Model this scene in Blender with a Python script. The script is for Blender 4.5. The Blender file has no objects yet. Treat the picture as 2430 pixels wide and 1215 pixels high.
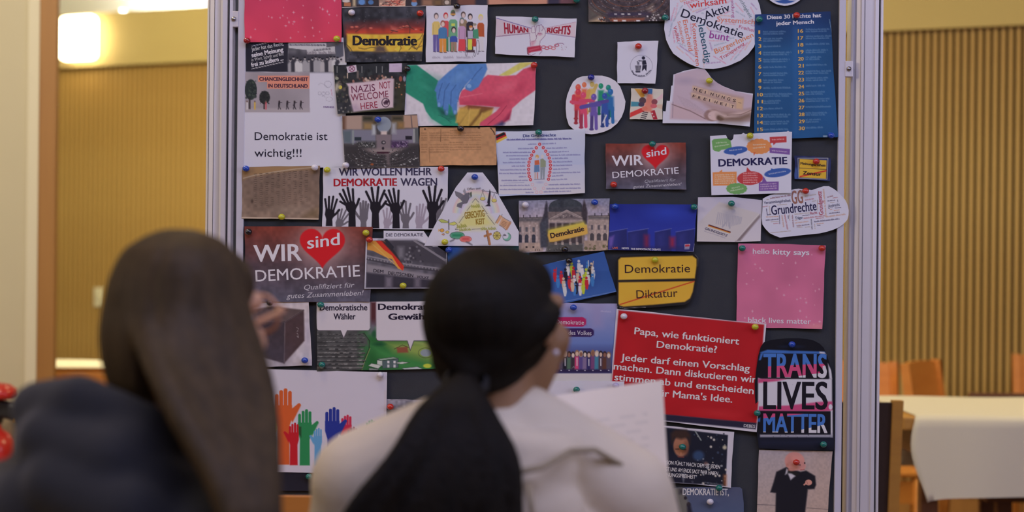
import bpy, bmesh, math, random
import numpy as np
from mathutils import Vector, Matrix

# ---------------------------------------------------------------- camera, world, lights, exposure
scn = bpy.context.scene
F = 4210.0            # focal length in pixels of the 2430 x 1215 frame
HC = 1.2              # camera height
DB = 3.5              # distance of the pin board
ROLL = 0.0105
CR, SR = math.cos(ROLL), math.sin(ROLL)

cam_data = bpy.data.cameras.new('camera')
cam_data.sensor_width = 36.0
cam_data.lens = F / 2430 * 36
cam_data.clip_start = 0.05
cam_data.dof.use_dof = True
cam_data.dof.focus_distance = DB - 0.01
cam_data.dof.aperture_fstop = 3.0
cam_data.dof.aperture_blades = 0
cam = bpy.data.objects.new('camera', cam_data)
scn.collection.objects.link(cam)
cam.matrix_world = Matrix(((CR, -SR, 0, 0), (0, 0, -1, 0), (SR, CR, 0, HC), (0, 0, 0, 1)))
scn.camera = cam

scn.view_settings.view_transform = 'Standard'
scn.view_settings.look = 'None'
scn.view_settings.gamma = 1.0
scn.view_settings.use_curve_mapping = False
scn.view_settings.exposure = 0.0

world = bpy.data.worlds.new('world')
scn.world = world
world.use_nodes = True
world.node_tree.nodes['Background'].inputs[0].default_value = (0.80, 0.84, 1.0, 1)
world.node_tree.nodes['Background'].inputs[1].default_value = 0.13


def area(name, loc, target, sx, sy, power, color):
    l = bpy.data.lights.new(name, 'AREA')
    l.shape = 'RECTANGLE'
    l.size, l.size_y = sx, sy
    l.energy = power
    l.color = color
    o = bpy.data.objects.new(name, l)
    scn.collection.objects.link(o)
    o.location = loc
    d = Vector(target) - Vector(loc)
    o.rotation_euler = d.to_track_quat('-Z', 'Y').to_euler()
    return o


# cool ceiling panels above the space in front of the board, then daylight from the right and a warm left fill
area('ceiling_panel_light', (0.4, 0.9, 3.3), (0.15, 3.5, 1.0), 3.2, 1.3, 62, (0.58, 0.60, 1.0))
area('window_daylight', (4.0, 0.6, 2.1), (-0.2, 2.2, 1.1), 2.6, 1.8, 42, (0.78, 0.74, 1.0))
area('window_daylight', (-3.6, 0.4, 2.4), (-0.2, 2.4, 1.1), 1.6, 1.4, 30, (1.0, 0.84, 0.68))  # added warm fill from the left for the jumper's shoulder
# warm ceiling lamps of the hall beyond the board, then two added warm lights
area('ceiling_lamp_light', (1.7, 5.3, 3.2), (2.0, 6.3, 0.7), 1.4, 0.8, 34, (1.0, 0.80, 0.42))
area('ceiling_lamp_light', (-1.4, 6.8, 3.1), (-2.0, 9.6, 1.0), 1.6, 0.8, 92, (1.0, 0.86, 0.50))
area('ceiling_lamp_light', (-0.7, 2.5, 3.3), (-0.35, 1.9, 1.2), 0.8, 0.5, 9, (1.0, 0.74, 0.42))  # added warm top light for the crown of the long hair
area('ceiling_lamp_light', (-1.6, 3.6, 3.1), (-1.9, 6.0, 1.1), 1.0, 0.6, 50, (1.0, 0.90, 0.72))  # added warm light aimed at the left wall to brighten it

# ---------------------------------------------------------------- helpers
COL = scn.collection


def s2l(c):
    c = np.asarray(c, dtype=np.float64) / 255.0
    return np.where(c <= 0.04045, c / 12.92, ((c + 0.055) / 1.055) ** 2.4)


def seen(c, K):
    """surface colour (linear) whose look under the light K is the display colour c"""
    return np.clip(s2l(c) / np.asarray(K), 0.006, 0.93)


KB = (0.74, 0.69, 0.83)      # light on the pin board: linear look of a perfectly white surface
S = DB / F


def pw(x, y, d):
    """the point at depth d that shows at photo position x, y"""
    dx, dy = (x - 1215.0), (y - 607.5)
    k = d / F
    return Vector(((dx * CR + dy * SR) * k, d, HC + (dx * SR - dy * CR) * k))


def tag(o, label=None, cat=None, group=None, kind=None):
    if label: o['label'] = label
    if cat: o['category'] = cat
    if group: o['group'] = group
    if kind: o['kind'] = kind
    return o


def empty(name, loc=(0, 0, 0), rz=0.0, label=None, cat=None, group=None):
    o = bpy.data.objects.new(name, None)
    o.empty_display_size = 0.1
    COL.objects.link(o)
    o.location = loc
    o.rotation_euler = (0, 0, rz)
    return tag(o, label, cat, group)


def boxes_each(name, lst, mat, parent=None, bev=0.0):
    for b in lst: boxes(name, [b], mat, parent, bev)


def link(name, me, mat=None, parent=None, smooth=False):
    if mat is not None:
        me.materials.clear()
        me.materials.append(mat)
    if smooth:
        me.polygons.foreach_set('use_smooth', [True] * len(me.polygons))
    o = bpy.data.objects.new(name, me)
    COL.objects.link(o)
    if parent is not None: o.parent = parent
    return o


def mesh_of(bm, name='m'):
    me = bpy.data.meshes.new(name)
    bm.normal_update()
    bm.to_mesh(me)
    bm.free()
    return me


def box(bm, lo, hi, bev=0.0, rot=None):
    lo, hi = Vector(lo), Vector(hi)
    c, s = (lo + hi) / 2, hi - lo
    m = Matrix.Translation(c)
    if rot is not None: m = m @ rot
    r = bmesh.ops.create_cube(bm, size=1.0, matrix=m @ Matrix.Diagonal((s.x, s.y, s.z, 1)))
    if bev > 0:
        vs = set(r['verts'])
        es = [e for e in bm.edges if e.verts[0] in vs and e.verts[1] in vs]
        bmesh.ops.bevel(bm, geom=es, offset=bev, segments=2, affect='EDGES', profile=0.5)


def boxes(name, lst, mat, parent=None, bev=0.0, smooth=False):
    bm = bmesh.new()
    for b in lst: box(bm, b[0], b[1], bev if len(b) < 3 else b[2])
    return link(name, mesh_of(bm, name), mat, parent, smooth)


def tube(bm, pts, r, seg=10, caps=True, r_fn=None):
    pts = [Vector(p) for p in pts]
    rings = []
    n = len(pts)
    prev = None
    for i, p in enumerate(pts):
        t = (pts[min(i + 1, n - 1)] - pts[max(i - 1, 0)]).normalized()
        if prev is None:
            a = Vector((0, 0, 1)) if abs(t.z) < 0.9 else Vector((1, 0, 0))
            u = t.cross(a).normalized()
        else:
            u = (prev - t * prev.dot(t)).normalized()
        prev = u
        v = t.cross(u)
        rr = r_fn(i / (n - 1)) if r_fn else r
        rings.append([bm.verts.new(p + (u * math.cos(2 * math.pi * k / seg) + v * math.sin(2 * math.pi * k / seg)) * rr) for k in range(seg)])
    for a, b in zip(rings, rings[1:]):
        for k in range(seg):
            bm.faces.new((a[k], a[(k + 1) % seg], b[(k + 1) % seg], b[k]))
    if caps:
        bm.faces.new(list(reversed(rings[0])))
        bm.faces.new(rings[-1])


def lathe(bm, prof, center=(0, 0, 0), seg=24):
    """prof: list of (r, z) bottom to top"""
    c = Vector(center)
    rings = []
    for r, z in prof:
        if r < 1e-5:
            rings.append([bm.verts.new(c + Vector((0, 0, z)))])
        else:
            rings.append([bm.verts.new(c + Vector((r * math.cos(2 * math.pi * k / seg), r * math.sin(2 * math.pi * k / seg), z))) for k in range(seg)])
    for a, b in zip(rings, rings[1:]):
        for k in range(seg):
            q = (k + 1) % seg
            if len(a) == 1 and len(b) > 1: bm.faces.new((a[0], b[q], b[k]))
            elif len(b) == 1 and len(a) > 1: bm.faces.new((a[k], a[q], b[0]))
            elif len(a) > 1: bm.faces.new((a[k], a[q], b[q], b[k]))


def copy_tree(o, parent=None):
    c = o.copy()
    COL.objects.link(c)
    if parent is not None: c.parent = parent
    for ch in [x for x in bpy.data.objects if x.parent == o]:
        copy_tree(ch, c)
    return c


# ---------------------------------------------------------------- materials
def mat(name, color, rough=0.6, metal=0.0, emit=None, estr=0.0, noise=None, bump=None, spec=None, coat=0.0, sheen=0.0, sss=0.0, trans=0.0):
    """noise=(scale xyz, amount, second colour), bump=(scale, strength)"""
    m = bpy.data.materials.new(name)
    m.use_nodes = True
    nt = m.node_tree
    b = nt.nodes['Principled BSDF']
    b.inputs['Base Color'].default_value = (*color, 1)
    b.inputs['Roughness'].default_value = rough
    b.inputs['Metallic'].default_value = metal
    if spec is not None: b.inputs['Specular IOR Level'].default_value = spec
    if coat: b.inputs['Coat Weight'].default_value = coat
    if sheen:
        b.inputs['Sheen Weight'].default_value = sheen
        b.inputs['Sheen Roughness'].default_value = 0.5
    if sss:
        b.inputs['Subsurface Weight'].default_value = sss
        b.inputs['Subsurface Radius'].default_value = (0.012, 0.005, 0.003)
        b.inputs['Subsurface Scale'].default_value = 1.0
    if trans: b.inputs['Transmission Weight'].default_value = trans
    if emit is not None:
        b.inputs['Emission Color'].default_value = (*emit, 1)
        b.inputs['Emission Strength'].default_value = estr
    tc = None
    if noise or bump:
        tc = nt.nodes.new('ShaderNodeTexCoord')
    if noise:
        mp = nt.nodes.new('ShaderNodeMapping')
        mp.inputs['Scale'].default_value = noise[0]
        nt.links.new(tc.outputs['Object'], mp.inputs['Vector'])
        n = nt.nodes.new('ShaderNodeTexNoise')
        n.inputs['Scale'].default_value = 1.0
        n.inputs['Detail'].default_value = 5.0
        n.inputs['Roughness'].default_value = 0.6
        nt.links.new(mp.outputs[0], n.inputs['Vector'])
        mr = nt.nodes.new('ShaderNodeMapRange')
        mr.inputs['From Min'].default_value = 0.3
        mr.inputs['From Max'].default_value = 0.7
        mr.inputs['To Max'].default_value = noise[1]
        nt.links.new(n.outputs['Fac'], mr.inputs['Value'])
        mx = nt.nodes.new('ShaderNodeMix')
        mx.data_type = 'RGBA'
        mx.inputs[6].default_value = (*color, 1)
        mx.inputs[7].default_value = (*noise[2], 1)
        nt.links.new(mr.outputs[0], mx.inputs[0])
        nt.links.new(mx.outputs[2], b.inputs['Base Color'])
    if bump:
        n2 = nt.nodes.new('ShaderNodeTexNoise')
        n2.inputs['Scale'].default_value = 1.0
        n2.inputs['Detail'].default_value = 3.0
        mp2 = nt.nodes.new('ShaderNodeMapping')
        sc = bump[0] if isinstance(bump[0], tuple) else (bump[0],) * 3
        mp2.inputs['Scale'].default_value = sc
        nt.links.new(tc.outputs['Object'], mp2.inputs['Vector'])
        nt.links.new(mp2.outputs[0], n2.inputs['Vector'])
        bp = nt.nodes.new('ShaderNodeBump')
        bp.inputs['Strength'].default_value = bump[1]
        bp.inputs['Distance'].default_value = bump[2] if len(bump) > 2 else 0.003
        nt.links.new(n2.outputs['Fac'], bp.inputs['Height'])
        nt.links.new(bp.outputs[0], b.inputs['Normal'])
    return m


def print_mat(name, rough, coat):
    m = bpy.data.materials.new(name)
    m.use_nodes = True
    nt = m.node_tree
    b = nt.nodes['Principled BSDF']
    a = nt.nodes.new('ShaderNodeAttribute')
    a.attribute_name = 'Col'
    nt.links.new(a.outputs['Color'], b.inputs['Base Color'])
    b.inputs['Roughness'].default_value = rough
    b.inputs['Specular IOR Level'].default_value = 0.25
    b.inputs['Coat Weight'].default_value = coat
    b.inputs['Coat Roughness'].default_value = 0.12
    tc = nt.nodes.new('ShaderNodeTexCoord')
    n = nt.nodes.new('ShaderNodeTexNoise')
    n.inputs['Scale'].default_value = 22.0
    nt.links.new(tc.outputs['Object'], n.inputs['Vector'])
    bp = nt.nodes.new('ShaderNodeBump')
    bp.inputs['Strength'].default_value = 0.25
    bp.inputs['Distance'].default_value = 0.003
    nt.links.new(n.outputs['Fac'], bp.inputs['Height'])
    nt.links.new(bp.outputs[0], b.inputs['Normal'])
    return m


PRINT = print_mat('printed_paper', 0.6, 0.0)
GLOSS = print_mat('laminated_print', 0.5, 0.10)

# ---------------------------------------------------------------- the hall
M = {}
M['plaster'] = mat('cream_plaster', (0.62, 0.55, 0.36), 0.85, noise=((1.5, 1.5, 1.5), .35, (0.55, 0.48, 0.30)), bump=(60, .15))
M['fascia'] = mat('warm_fascia', (0.56, 0.45, 0.18), 0.7, noise=((.8, .8, 2), .5, (0.50, 0.37, 0.15)))
M['white_wall'] = mat('white_plaster', (0.85, 0.85, 0.78), 0.9)
M['slat'] = mat('oak_slat', (0.60, 0.40, 0.13), 0.55, noise=((9, 9, .9), .9, (0.42, 0.24, 0.06)), bump=((60, 60, 4), .2))
M['backing'] = mat('dark_backing', (0.03, 0.015, 0.004), 0.9)
M['post_wood'] = mat('pine_frame', (0.40, 0.19, 0.045), 0.5, noise=((14, 14, .8), .8, (0.30, 0.13, 0.028)), bump=((80, 80, 4), .15))
M['chair_wood'] = mat('beech_plywood', (0.74, 0.30, 0.06), 0.42, noise=((5, 5, 30), .6, (0.60, 0.21, 0.035)), bump=((20, 20, 160), .08))
M['chair_wood2'] = mat('honey_beech', (0.66, 0.34, 0.07), 0.42, noise=((5, 5, 30), .6, (0.48, 0.23, 0.06)), bump=((20, 20, 160), .08))
M['dark_uph'] = mat('dark_upholstery', (0.035, 0.02, 0.018), 0.8, noise=((16, 16, 16), .5, (0.06, 0.035, 0.03)), bump=(220, .3))
M['brown_wood'] = mat('dark_brown_wood', (0.16, 0.06, 0.025), 0.45, noise=((5, 5, 40), .5, (0.10, 0.035, 0.015)))
M['linen'] = mat('white_linen', (0.88, 0.83, 0.66), 0.9, bump=(500, .25, .001), sheen=.2)
M['floor'] = mat('hall_floor', (0.22, 0.13, 0.07), 0.35, noise=((3, 30, 3), .7, (0.15, 0.08, 0.04)))
M['ceiling'] = mat('pale_ceiling', (0.70, 0.66, 0.56), 0.9)

WR = Vector((0.2886 * 8.0, 8.0, 0))                       # where the slatted wall meets the right edge of the view
WL = Vector((-0.2553 * 10.32, 10.32, 0))
WU = (WL - WR).normalized()                               # along the wall, right to left
WN = Vector((-WU.y, WU.x, 0))
if WN.y > 0: WN = -WN                                     # towards the hall
WANG = math.atan2(-WU.y, -WU.x)
BEAM = 2.258


def on_wall(x, y, off=0.0):
    """where the line of sight through photo position x, y meets the slatted wall (off metres in front)"""
    d = pw(x, y, 1.0) - Vector((0, 0, HC))
    p0 = WR + WN * off
    t = (p0.x * WN.x + p0.y * WN.y) / (d.x * WN.x + d.y * WN.y)
    return Vector((0, 0, HC)) + d * t


def wall_box(name, s0, s1, n0, n1, z0, z1, m, parent=None, bev=0.0):
    """box along the slatted wall: s from right to left, n out of the wall"""
    bm = bmesh.new()
    box(bm, (-s1, min(-n0, -n1), z0), (-s0, max(-n0, -n1), z1), bev)
    o = link(name, mesh_of(bm), m)
    if parent is None:
        o.location = WR; o.rotation_euler = (0, 0, WANG)
    else: o.parent = parent
    return o


wall = empty('wall_back', WR, WANG)
wall['kind'] = 'structure'
wall_box('backing', -1.6, 8.2, -.10, 0, 0, BEAM + .02, M['backing'], wall)
wall_box('skirting_board', -1.6, 8.2, 0, .03, 0, .12, M['post_wood'], wall)
slat0 = None
rs = random.Random(4)
for i in range(212):
    s = -0.55 + i * 0.034
    if slat0 is None:
        bm = bmesh.new(); box(bm, (-.0088, -.034, .12), (.0088, 0, BEAM))
        slat0 = link('slat', mesh_of(bm), M['slat'], wall); c = slat0
    else:
        c = slat0.copy(); COL.objects.link(c); c.parent = wall
    c.location = (-s, -.002 * rs.random(), 0)
fa = wall_box('trim_1', -1.6, 8.2, -.3, .075, BEAM, BEAM + .303, M['fascia']); fa['kind'] = 'structure'
up = wall_box('wall_upper', -1.6, 8.2, -.75, -.65, BEAM, 3.6, M['white_wall']); up['kind'] = 'structure'

b = boxes('floor', [((-7, -5, -.1), (8, 13, 0))], M['floor']); b['kind'] = 'structure'
b = boxes('ceiling', [((-7, -5, 3.5), (8, 13, 3.6))], M['ceiling']); b['kind'] = 'structure'
b = boxes('wall_side', [((-4.6, -5, 0), (-4.5, 6.16, 3.5))], M['plaster']); b['kind'] = 'structure'
b = boxes('wall_right', [((7.5, -5, 0), (7.6, 8, 3.5))], M['plaster']); b['kind'] = 'structure'
b = boxes('wall_rear', [((-4.6, -5.1, 0), (7.6, -5, 3.5))], M['plaster']); b['kind'] = 'structure'
# tube light lying in the cove above the fascia
t = empty('cove_light', (WR + WU * 3.95 + WN * -.38), WANG, 'white fluorescent tube light in the cove above the beam, lighting the upper wall', 'lamp')
bm = bmesh.new(); tube(bm, [(-1.35, 0, BEAM + .36), (1.9, 0, BEAM + .36)], .014, 12); link('tube', mesh_of(bm), mat('cove_tube', (1, 1, 1), emit=(1, .98, .90), estr=110), t, True)
boxes_each('holder', [((-1.40, -.03, BEAM + .303), (-1.36, .03, BEAM + .39)), ((1.91, -.03, BEAM + .303), (1.95, .03, BEAM + .39))], M['white_wall'], t)

# wall on the left with its plaster edge and the wooden door frame
XW0, XW1, XW2 = (62 - 1215) * 6 / F, (92 - 1215) * 6 / F, (133 - 1215) * 6 / F
b = boxes('wall_left', [((-4.5, 6.0, 0), (XW0 + .002, 6.16, 3.5))], M['plaster']); b['kind'] = 'structure'
M['plaster_edge'] = mat('cream_edge_paint', (0.74, 0.67, 0.47), 0.7)  # edge strip in a lighter cream than the wall
b = boxes('trim_2', [((XW0, 5.985, 0), (XW1, 6.16, 3.5))], M['plaster_edge'], bev=.006); b['kind'] = 'structure'
b = boxes('door_1', [((XW1 - .001, 5.985, 0), (XW2, 6.02, 3.5))], M['post_wood'], bev=.004); b['kind'] = 'structure'; b.name = 'trim_3'

# square wall lamp on the fascia
p = on_wall(202, 93, .075)
lamp = empty('wall_lamp', p, WANG, 'glowing square wall lamp on the cream beam at the upper left', 'lamp')
bm = bmesh.new(); box(bm, (-.118, -.10, -.127), (.118, -.015, .127), .03); link('lamp_shade', mesh_of(bm), mat('lamp_glass', (1, .95, .85), .3, emit=(1, .84, .55), estr=9), lamp, True)
bm = bmesh.new(); box(bm, (-.10, -.018, -.11), (.10, 0, .11), .004); link('mounting_plate', mesh_of(bm), M['white_wall'], lamp)
# light switch
p = on_wall(236, 705, .03)
sw = empty('light_switch', p, WANG, 'cream light switch plate on the slatted wall left of the long-haired girl', 'switch')
boxes('cover_plate', [((-.032, -.012, -.055), (.032, .004, .055))], mat('cream_plastic', (.85, .82, .60), .4), sw, bev=.004)
boxes('rocker', [((-.02, -.017, -.02), (.02, -.011, .02))], mat('cream_plastic_b', (.80, .77, .56), .3), sw, bev=.003)


# fire extinguisher on the left wall
def extinguisher():
    c = pw(-19, 1000, 5.82)
    red = mat('red_enamel', (0.50, 0.02, 0.015), .3, coat=.5)
    blk = mat('black_plastic', (0.018, 0.018, 0.02), .4)
    t = empty('fire_extinguisher', (c.x, 5.84, -.035), 0, 'red fire extinguisher with a black handle on the cream wall at the left edge', 'fire extinguisher')
    bm = bmesh.new(); lathe(bm, [(0, .12), (.07, .122), (.075, .135), (.075, .58), (.07, .61), (.05, .635), (.028, .648), (.024, .67), (0, .67)], (0, 0, 0), 36); link('cylinder', mesh_of(bm), red, t, True)
    bm = bmesh.new(); lathe(bm, [(.0755, .30), (.0758, .30), (.0758, .47), (.0755, .47)], (0, 0, 0), 36); link('label', mesh_of(bm), mat('white_sticker', (.7, .68, .62), .5), t, True)
    bm = bmesh.new(); lathe(bm, [(0, .665), (.03, .668), (.032, .70), (.02, .72), (0, .722)], (0, 0, 0), 24); link('valve', mesh_of(bm), blk, t, True)
    bm = bmesh.new(); box(bm, (-.02, -.02, .684), (.086, .02, .742), .012, Matrix.Rotation(.2, 4, 'Y')); link('handle', mesh_of(bm), blk, t)
    bm = bmesh.new()
    lathe(bm, [(0, -.012), (.055, -.010), (.062, 0), (.056, .022), (.034, .038), (0, .043)], (.018, 0, .758), 24); link('red_cap', mesh_of(bm), red, t, True)
    bm = bmesh.new(); tube(bm, [(.05, -.01, .70), (.075, -.01, .69), (.073, -.012, .672)], .006, 8); link('safety_pin', mesh_of(bm), mat('yellow_plastic', (.75, .45, .04), .4), t, True)
    bm = bmesh.new(); tube(bm, [(-.02, -.02, .69), (-.05, -.06, .66), (-.09, -.06, .56), (-.095, -.03, .40), (-.085, 0, .25)], .011, 10); link('hose', mesh_of(bm), blk, t, True)
    boxes_each('wall_bracket', [((-.03, .06, .52), (.03, .092, .60)), ((-.03, .06, .16), (.03, .092, .2))], blk, t)
extinguisher()


# ---- chairs and tables of the hall
def chair_proto(wood, back_h, panel=None, w=.42):
    """wooden stacking chair facing +Y: its backrest is on the -Y side"""
    t = empty('chair')
    h = w / 2
    bm = bmesh.new(); box(bm, (-h, -.20, .43), (h, .22, .455), .01); link('seat', mesh_of(bm), panel or wood, t)
    for sx in (-1, 1):
        bm = bmesh.new(); tube(bm, [(sx * (h - .02), .20, .43), (sx * (h - .01), .215, 0)], .017, 10); link('leg', mesh_of(bm), wood, t, True)
        bm = bmesh.new()
        n = 8
        for k in range(n):
            z0, z1 = back_h * k / n, back_h * (k + 1) / n
            f = lambda z: -.20 - .06 * max(0, (z - .45) / .4) - .03 * max(0, (.45 - z) / .45)
            q = [bm.verts.new((sx * (h - .013) + a * .0135, f(z) + b * .017, z)) for z in (z0, z1) for a, b in ((-1, -1), (1, -1), (1, 1), (-1, 1))]
            for a, b_ in ((0, 1), (1, 2), (2, 3), (3, 0)): bm.faces.new((q[a], q[b_], q[b_ + 4], q[a + 4]))
            if k == 0: bm.faces.new((q[3], q[2], q[1], q[0]))
            if k == n - 1: bm.faces.new((q[4], q[5], q[6], q[7]))
        link('rear_leg', mesh_of(bm), wood, t)
    boxes_each('rail', [((-h + .02, .185, .34), (h - .02, .205, .42)), ((-h + .02, -.215, .34), (h - .02, -.195, .42))], wood, t)
    z0 = .50 if panel else back_h - .22
    bm = bmesh.new()
    n = 10
    xs = [(-h + .026 if panel else -h) + ((w - .052) if panel else w) * k / n for k in range(n + 1)]
    rows = []
    for z in (z0, back_h - (.006 if panel else 0)):
        for o in (0, 1):
            rows.append([bm.verts.new((x, -.20 - .06 * (z - .45) / .4 + (.012 if o else -.006) - (.0 if panel else .03 * (1 - (x / h) ** 2)), z - (0 if panel else .012 * (abs(x) / h) ** 4))) for x in xs])
    a, b_, c, d = rows          # low back-face, low front, high back, high front
    for k in range(n):
        bm.faces.new((a[k], a[k + 1], c[k + 1], c[k])); bm.faces.new((b_[k + 1], b_[k], d[k], d[k + 1])); bm.faces.new((c[k], c[k + 1], d[k + 1], d[k])); bm.faces.new((b_[k], b_[k + 1], a[k + 1], a[k]))
    bm.faces.new((a[0], c[0], d[0], b_[0])); bm.faces.new((a[-1], b_[-1], d[-1], c[-1]))
    link('backrest', mesh_of(bm), panel or wood, t)
    return t


ch_dark = chair_proto(M['chair_wood2'], .836, M['dark_uph'])
ch_dark.location = (.806, 4.86, 0)
tag(ch_dark, 'chair with dark padded back and honey wooden posts, right of the board post', 'chair')
ch = chair_proto(M['chair_wood'], .815)
CH = [((-.315, 3.1, 0), 0.02, 'orange-brown wooden chair in front of the board, between the two girls'),
      ((1.25, 6.47, 0), 3.14, 'orange wooden chair behind the white-clothed table, just right of the board post'),
      ((1.78, 6.62, 0), 4.2, 'orange wooden chair behind the white-clothed table, in the middle of its far side'),
      ((2.27, 7.1, 0), 3.05, 'orange wooden chair behind the white-clothed table at the right edge'),
      ((-1.50, 6.70, 0), .1, 'wooden chair in front of the far left table, behind the dark hood'),
      ((-1.66, 8.15, 0), 2.9, 'wooden chair on the far side of the left table, beside the long hair')]
for i, (l, r, lab) in enumerate(CH):
    c = ch if i == 0 else copy_tree(ch)
    c.location = l; c.rotation_euler = (0, 0, r)
    if 'far left table' in lab: c.scale = (1, 1, .93)
    tag(c, lab, 'chair', 'wooden chairs of the hall')
for i, (l, r, lab) in enumerate([((-.40, 1.95, 0), -.12, 'wooden chair on which the long-haired girl sits'), ((-.02, 2.16, 0), -.12, 'wooden chair on which the girl with the ponytail sits')]):
    c = copy_tree(ch); c.location = l; c.rotation_euler = (0, 0, r); tag(c, lab, 'chair', 'wooden chairs of the hall')


def table(loc, L, W, label):
    t = empty('dining_table', loc, 0, label, 'table')
    bm = bmesh.new(); box(bm, (0, 0, .71), (L, W, .75), .006); link('tabletop', mesh_of(bm), M['chair_wood2'], t)
    for x in (.09, L - .09):
        for y in (.07, W - .07):
            boxes('leg', [((x - .025, y - .025, 0), (x + .025, y + .025, .71))], M['brown_wood'], t, bev=.004)
    boxes_each('apron', [((.09, .06, .62), (L - .09, .08, .71)), ((.09, W - .08, .62), (L - .09, W - .06, .71)), ((.08, .08, .62), (.10, W - .08, .71))], M['brown_wood'], t)
    return t


def cloth(loc, L, W, drop, label, seed=2):
    """cloth lying on a table and hanging over its front (and back) edge"""
    nx, ny = 90, 60
    tot = W + 2 * drop
    V, Fc = [], []
    for j in range(ny + 1):
        q = tot * j / ny
        for i in range(nx + 1):
            x = L * i / nx
            if q < drop: y, z, h = -.004, -(drop - q), (drop - q) / drop
            elif q < drop + W: y, z, h = q - drop, 0, 0
            else: y, z, h = W + .004, -(q - drop - W), (q - drop - W) / drop
            fold = math.sin(x * 9 + seed) * .6 + math.sin(x * 21 + seed * 2) * .3 + math.sin(x * 4.3 + 1) * .7
            sgn = -1 if q < drop else 1
            if h > 0: y += sgn * (.012 + .016 * fold) * h
            edge = math.exp(-x / .05)
            xx = x - .02 * math.sin(h * 4.2) * edge * (1 if h > 0 else 0) + .012 * h * edge
            z2 = z - (.012 * h * edge) + .0035 * h * math.sin(x * 4)
            V.append((xx, y, .7525 + z2 + (.0012 * math.sin(x * 13) if h == 0 else 0)))
    for j in range(ny):
        for i in range(nx):
            a = j * (nx + 1) + i
            Fc.append((a, a + 1, a + nx + 2, a + nx + 1))
    me = bpy.data.meshes.new('tablecloth'); me.from_pydata(V, [], Fc)
    o = link('tablecloth', me, M['linen'], None, True)
    o.location = loc
    m = o.modifiers.new('thick', 'SOLIDIFY'); m.thickness = .002; m.offset = 1
    tag(o, label, 'tablecloth')
    # stitched hem band along the hanging edge
    V2, F2 = [], []
    q = [(x, V[int(round(x / L * nx))]) for x in [L * k / nx for k in range(nx + 1)]]
    j0, j1 = 0, int(ny * .045 / tot) + 2
    for j in (j0, j1):
        for i in range(2, nx + 1):
            v = V[j * (nx + 1) + i]; V2.append((v[0], v[1] - .0025, v[2]))
    n = nx - 1
    for i in range(n - 1): F2.append((i, i + 1, n + i + 1, n + i))
    me = bpy.data.meshes.new('hem'); me.from_pydata(V2, [], F2)
    link('hem', me, M['linen'], o, True)
    return o


table((1.129, 5.10, 0), 1.6, .72, 'long wooden table under a white cloth at the right, behind the board post')
cloth((1.165, 5.10, 0), 1.5, .72, .232, 'white hemmed tablecloth hanging over the front of the right table')
table((-1.98, 7.0, 0), 1.2, .3, 'wooden table under a pale cloth at the far left, beyond the door frame')
cloth((-1.95, 7.0, 0), 1.1, .3, .012, 'pale tablecloth on the far left table below the slatted wall', 5)
t = empty('bench', (2.0, 6.1, 0), 0, 'low dark brown bench with a straight back rail right behind the white table', 'bench')
boxes('back_rail', [((-.42, 0, .66), (.9, .03, .745))], M['brown_wood'], t, bev=.004)
boxes('seat', [((-.42, -.22, .40), (.9, .0, .44))], M['brown_wood'], t, bev=.004)
for x in (-.38, .82):
    boxes_each('leg', [((x, 0, 0), (x + .05, .03, .66)), ((x, -.21, 0), (x + .05, -.17, .40))], M['brown_wood'], t)

# ---------------------------------------------------------------- the display board
M['felt'] = mat('charcoal_felt', tuple(seen((50, 51, 60), KB)), 0.95, noise=((30, 30, 30), .5, tuple(seen((56, 57, 64), KB))), bump=(700, .4, .001))
M['alu'] = mat('anodised_aluminium', (0.78, 0.76, 0.76), 0.45, metal=.25, noise=((60, 60, 1.2), .25, (0.70, 0.68, 0.69)))
M['white_alu'] = mat('pale_painted_frame', (0.68, 0.68, 0.74), 0.5)
M['steel'] = mat('screw_steel', (0.45, 0.45, 0.46), 0.3, metal=1.0)
M['dark_seal'] = mat('dark_groove_seal', (0.06, 0.065, 0.07), 0.6)


def bx(x):    # board x of a photo column at the middle height
    return (x - 1215) * S


board = empty('display_board', (0, DB, 0), 0, 'tall charcoal pin board in an aluminium stand, covered with printed sheets', 'display board')
X0, X1 = bx(560), bx(2001)
Z0, Z1 = .42, 1.92
boxes('panel', [((X0 + .008, .004, Z0 + .01), (X1 - .008, .024, Z1 - .01))], M['felt'], board)
for a, b_ in (((X0, -.004, Z0), (bx(577.5), .03, Z1)), ((bx(1985), -.004, Z0), (X1, .03, Z1)), ((bx(577.5), -.004, Z1 - .02), (bx(1985), .03, Z1)), ((bx(577.5), -.004, Z0), (bx(1985), .03, Z0 + .02))):
    boxes('frame_strip', [(a, b_)], M['white_alu'], board, bev=.0012)


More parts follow.
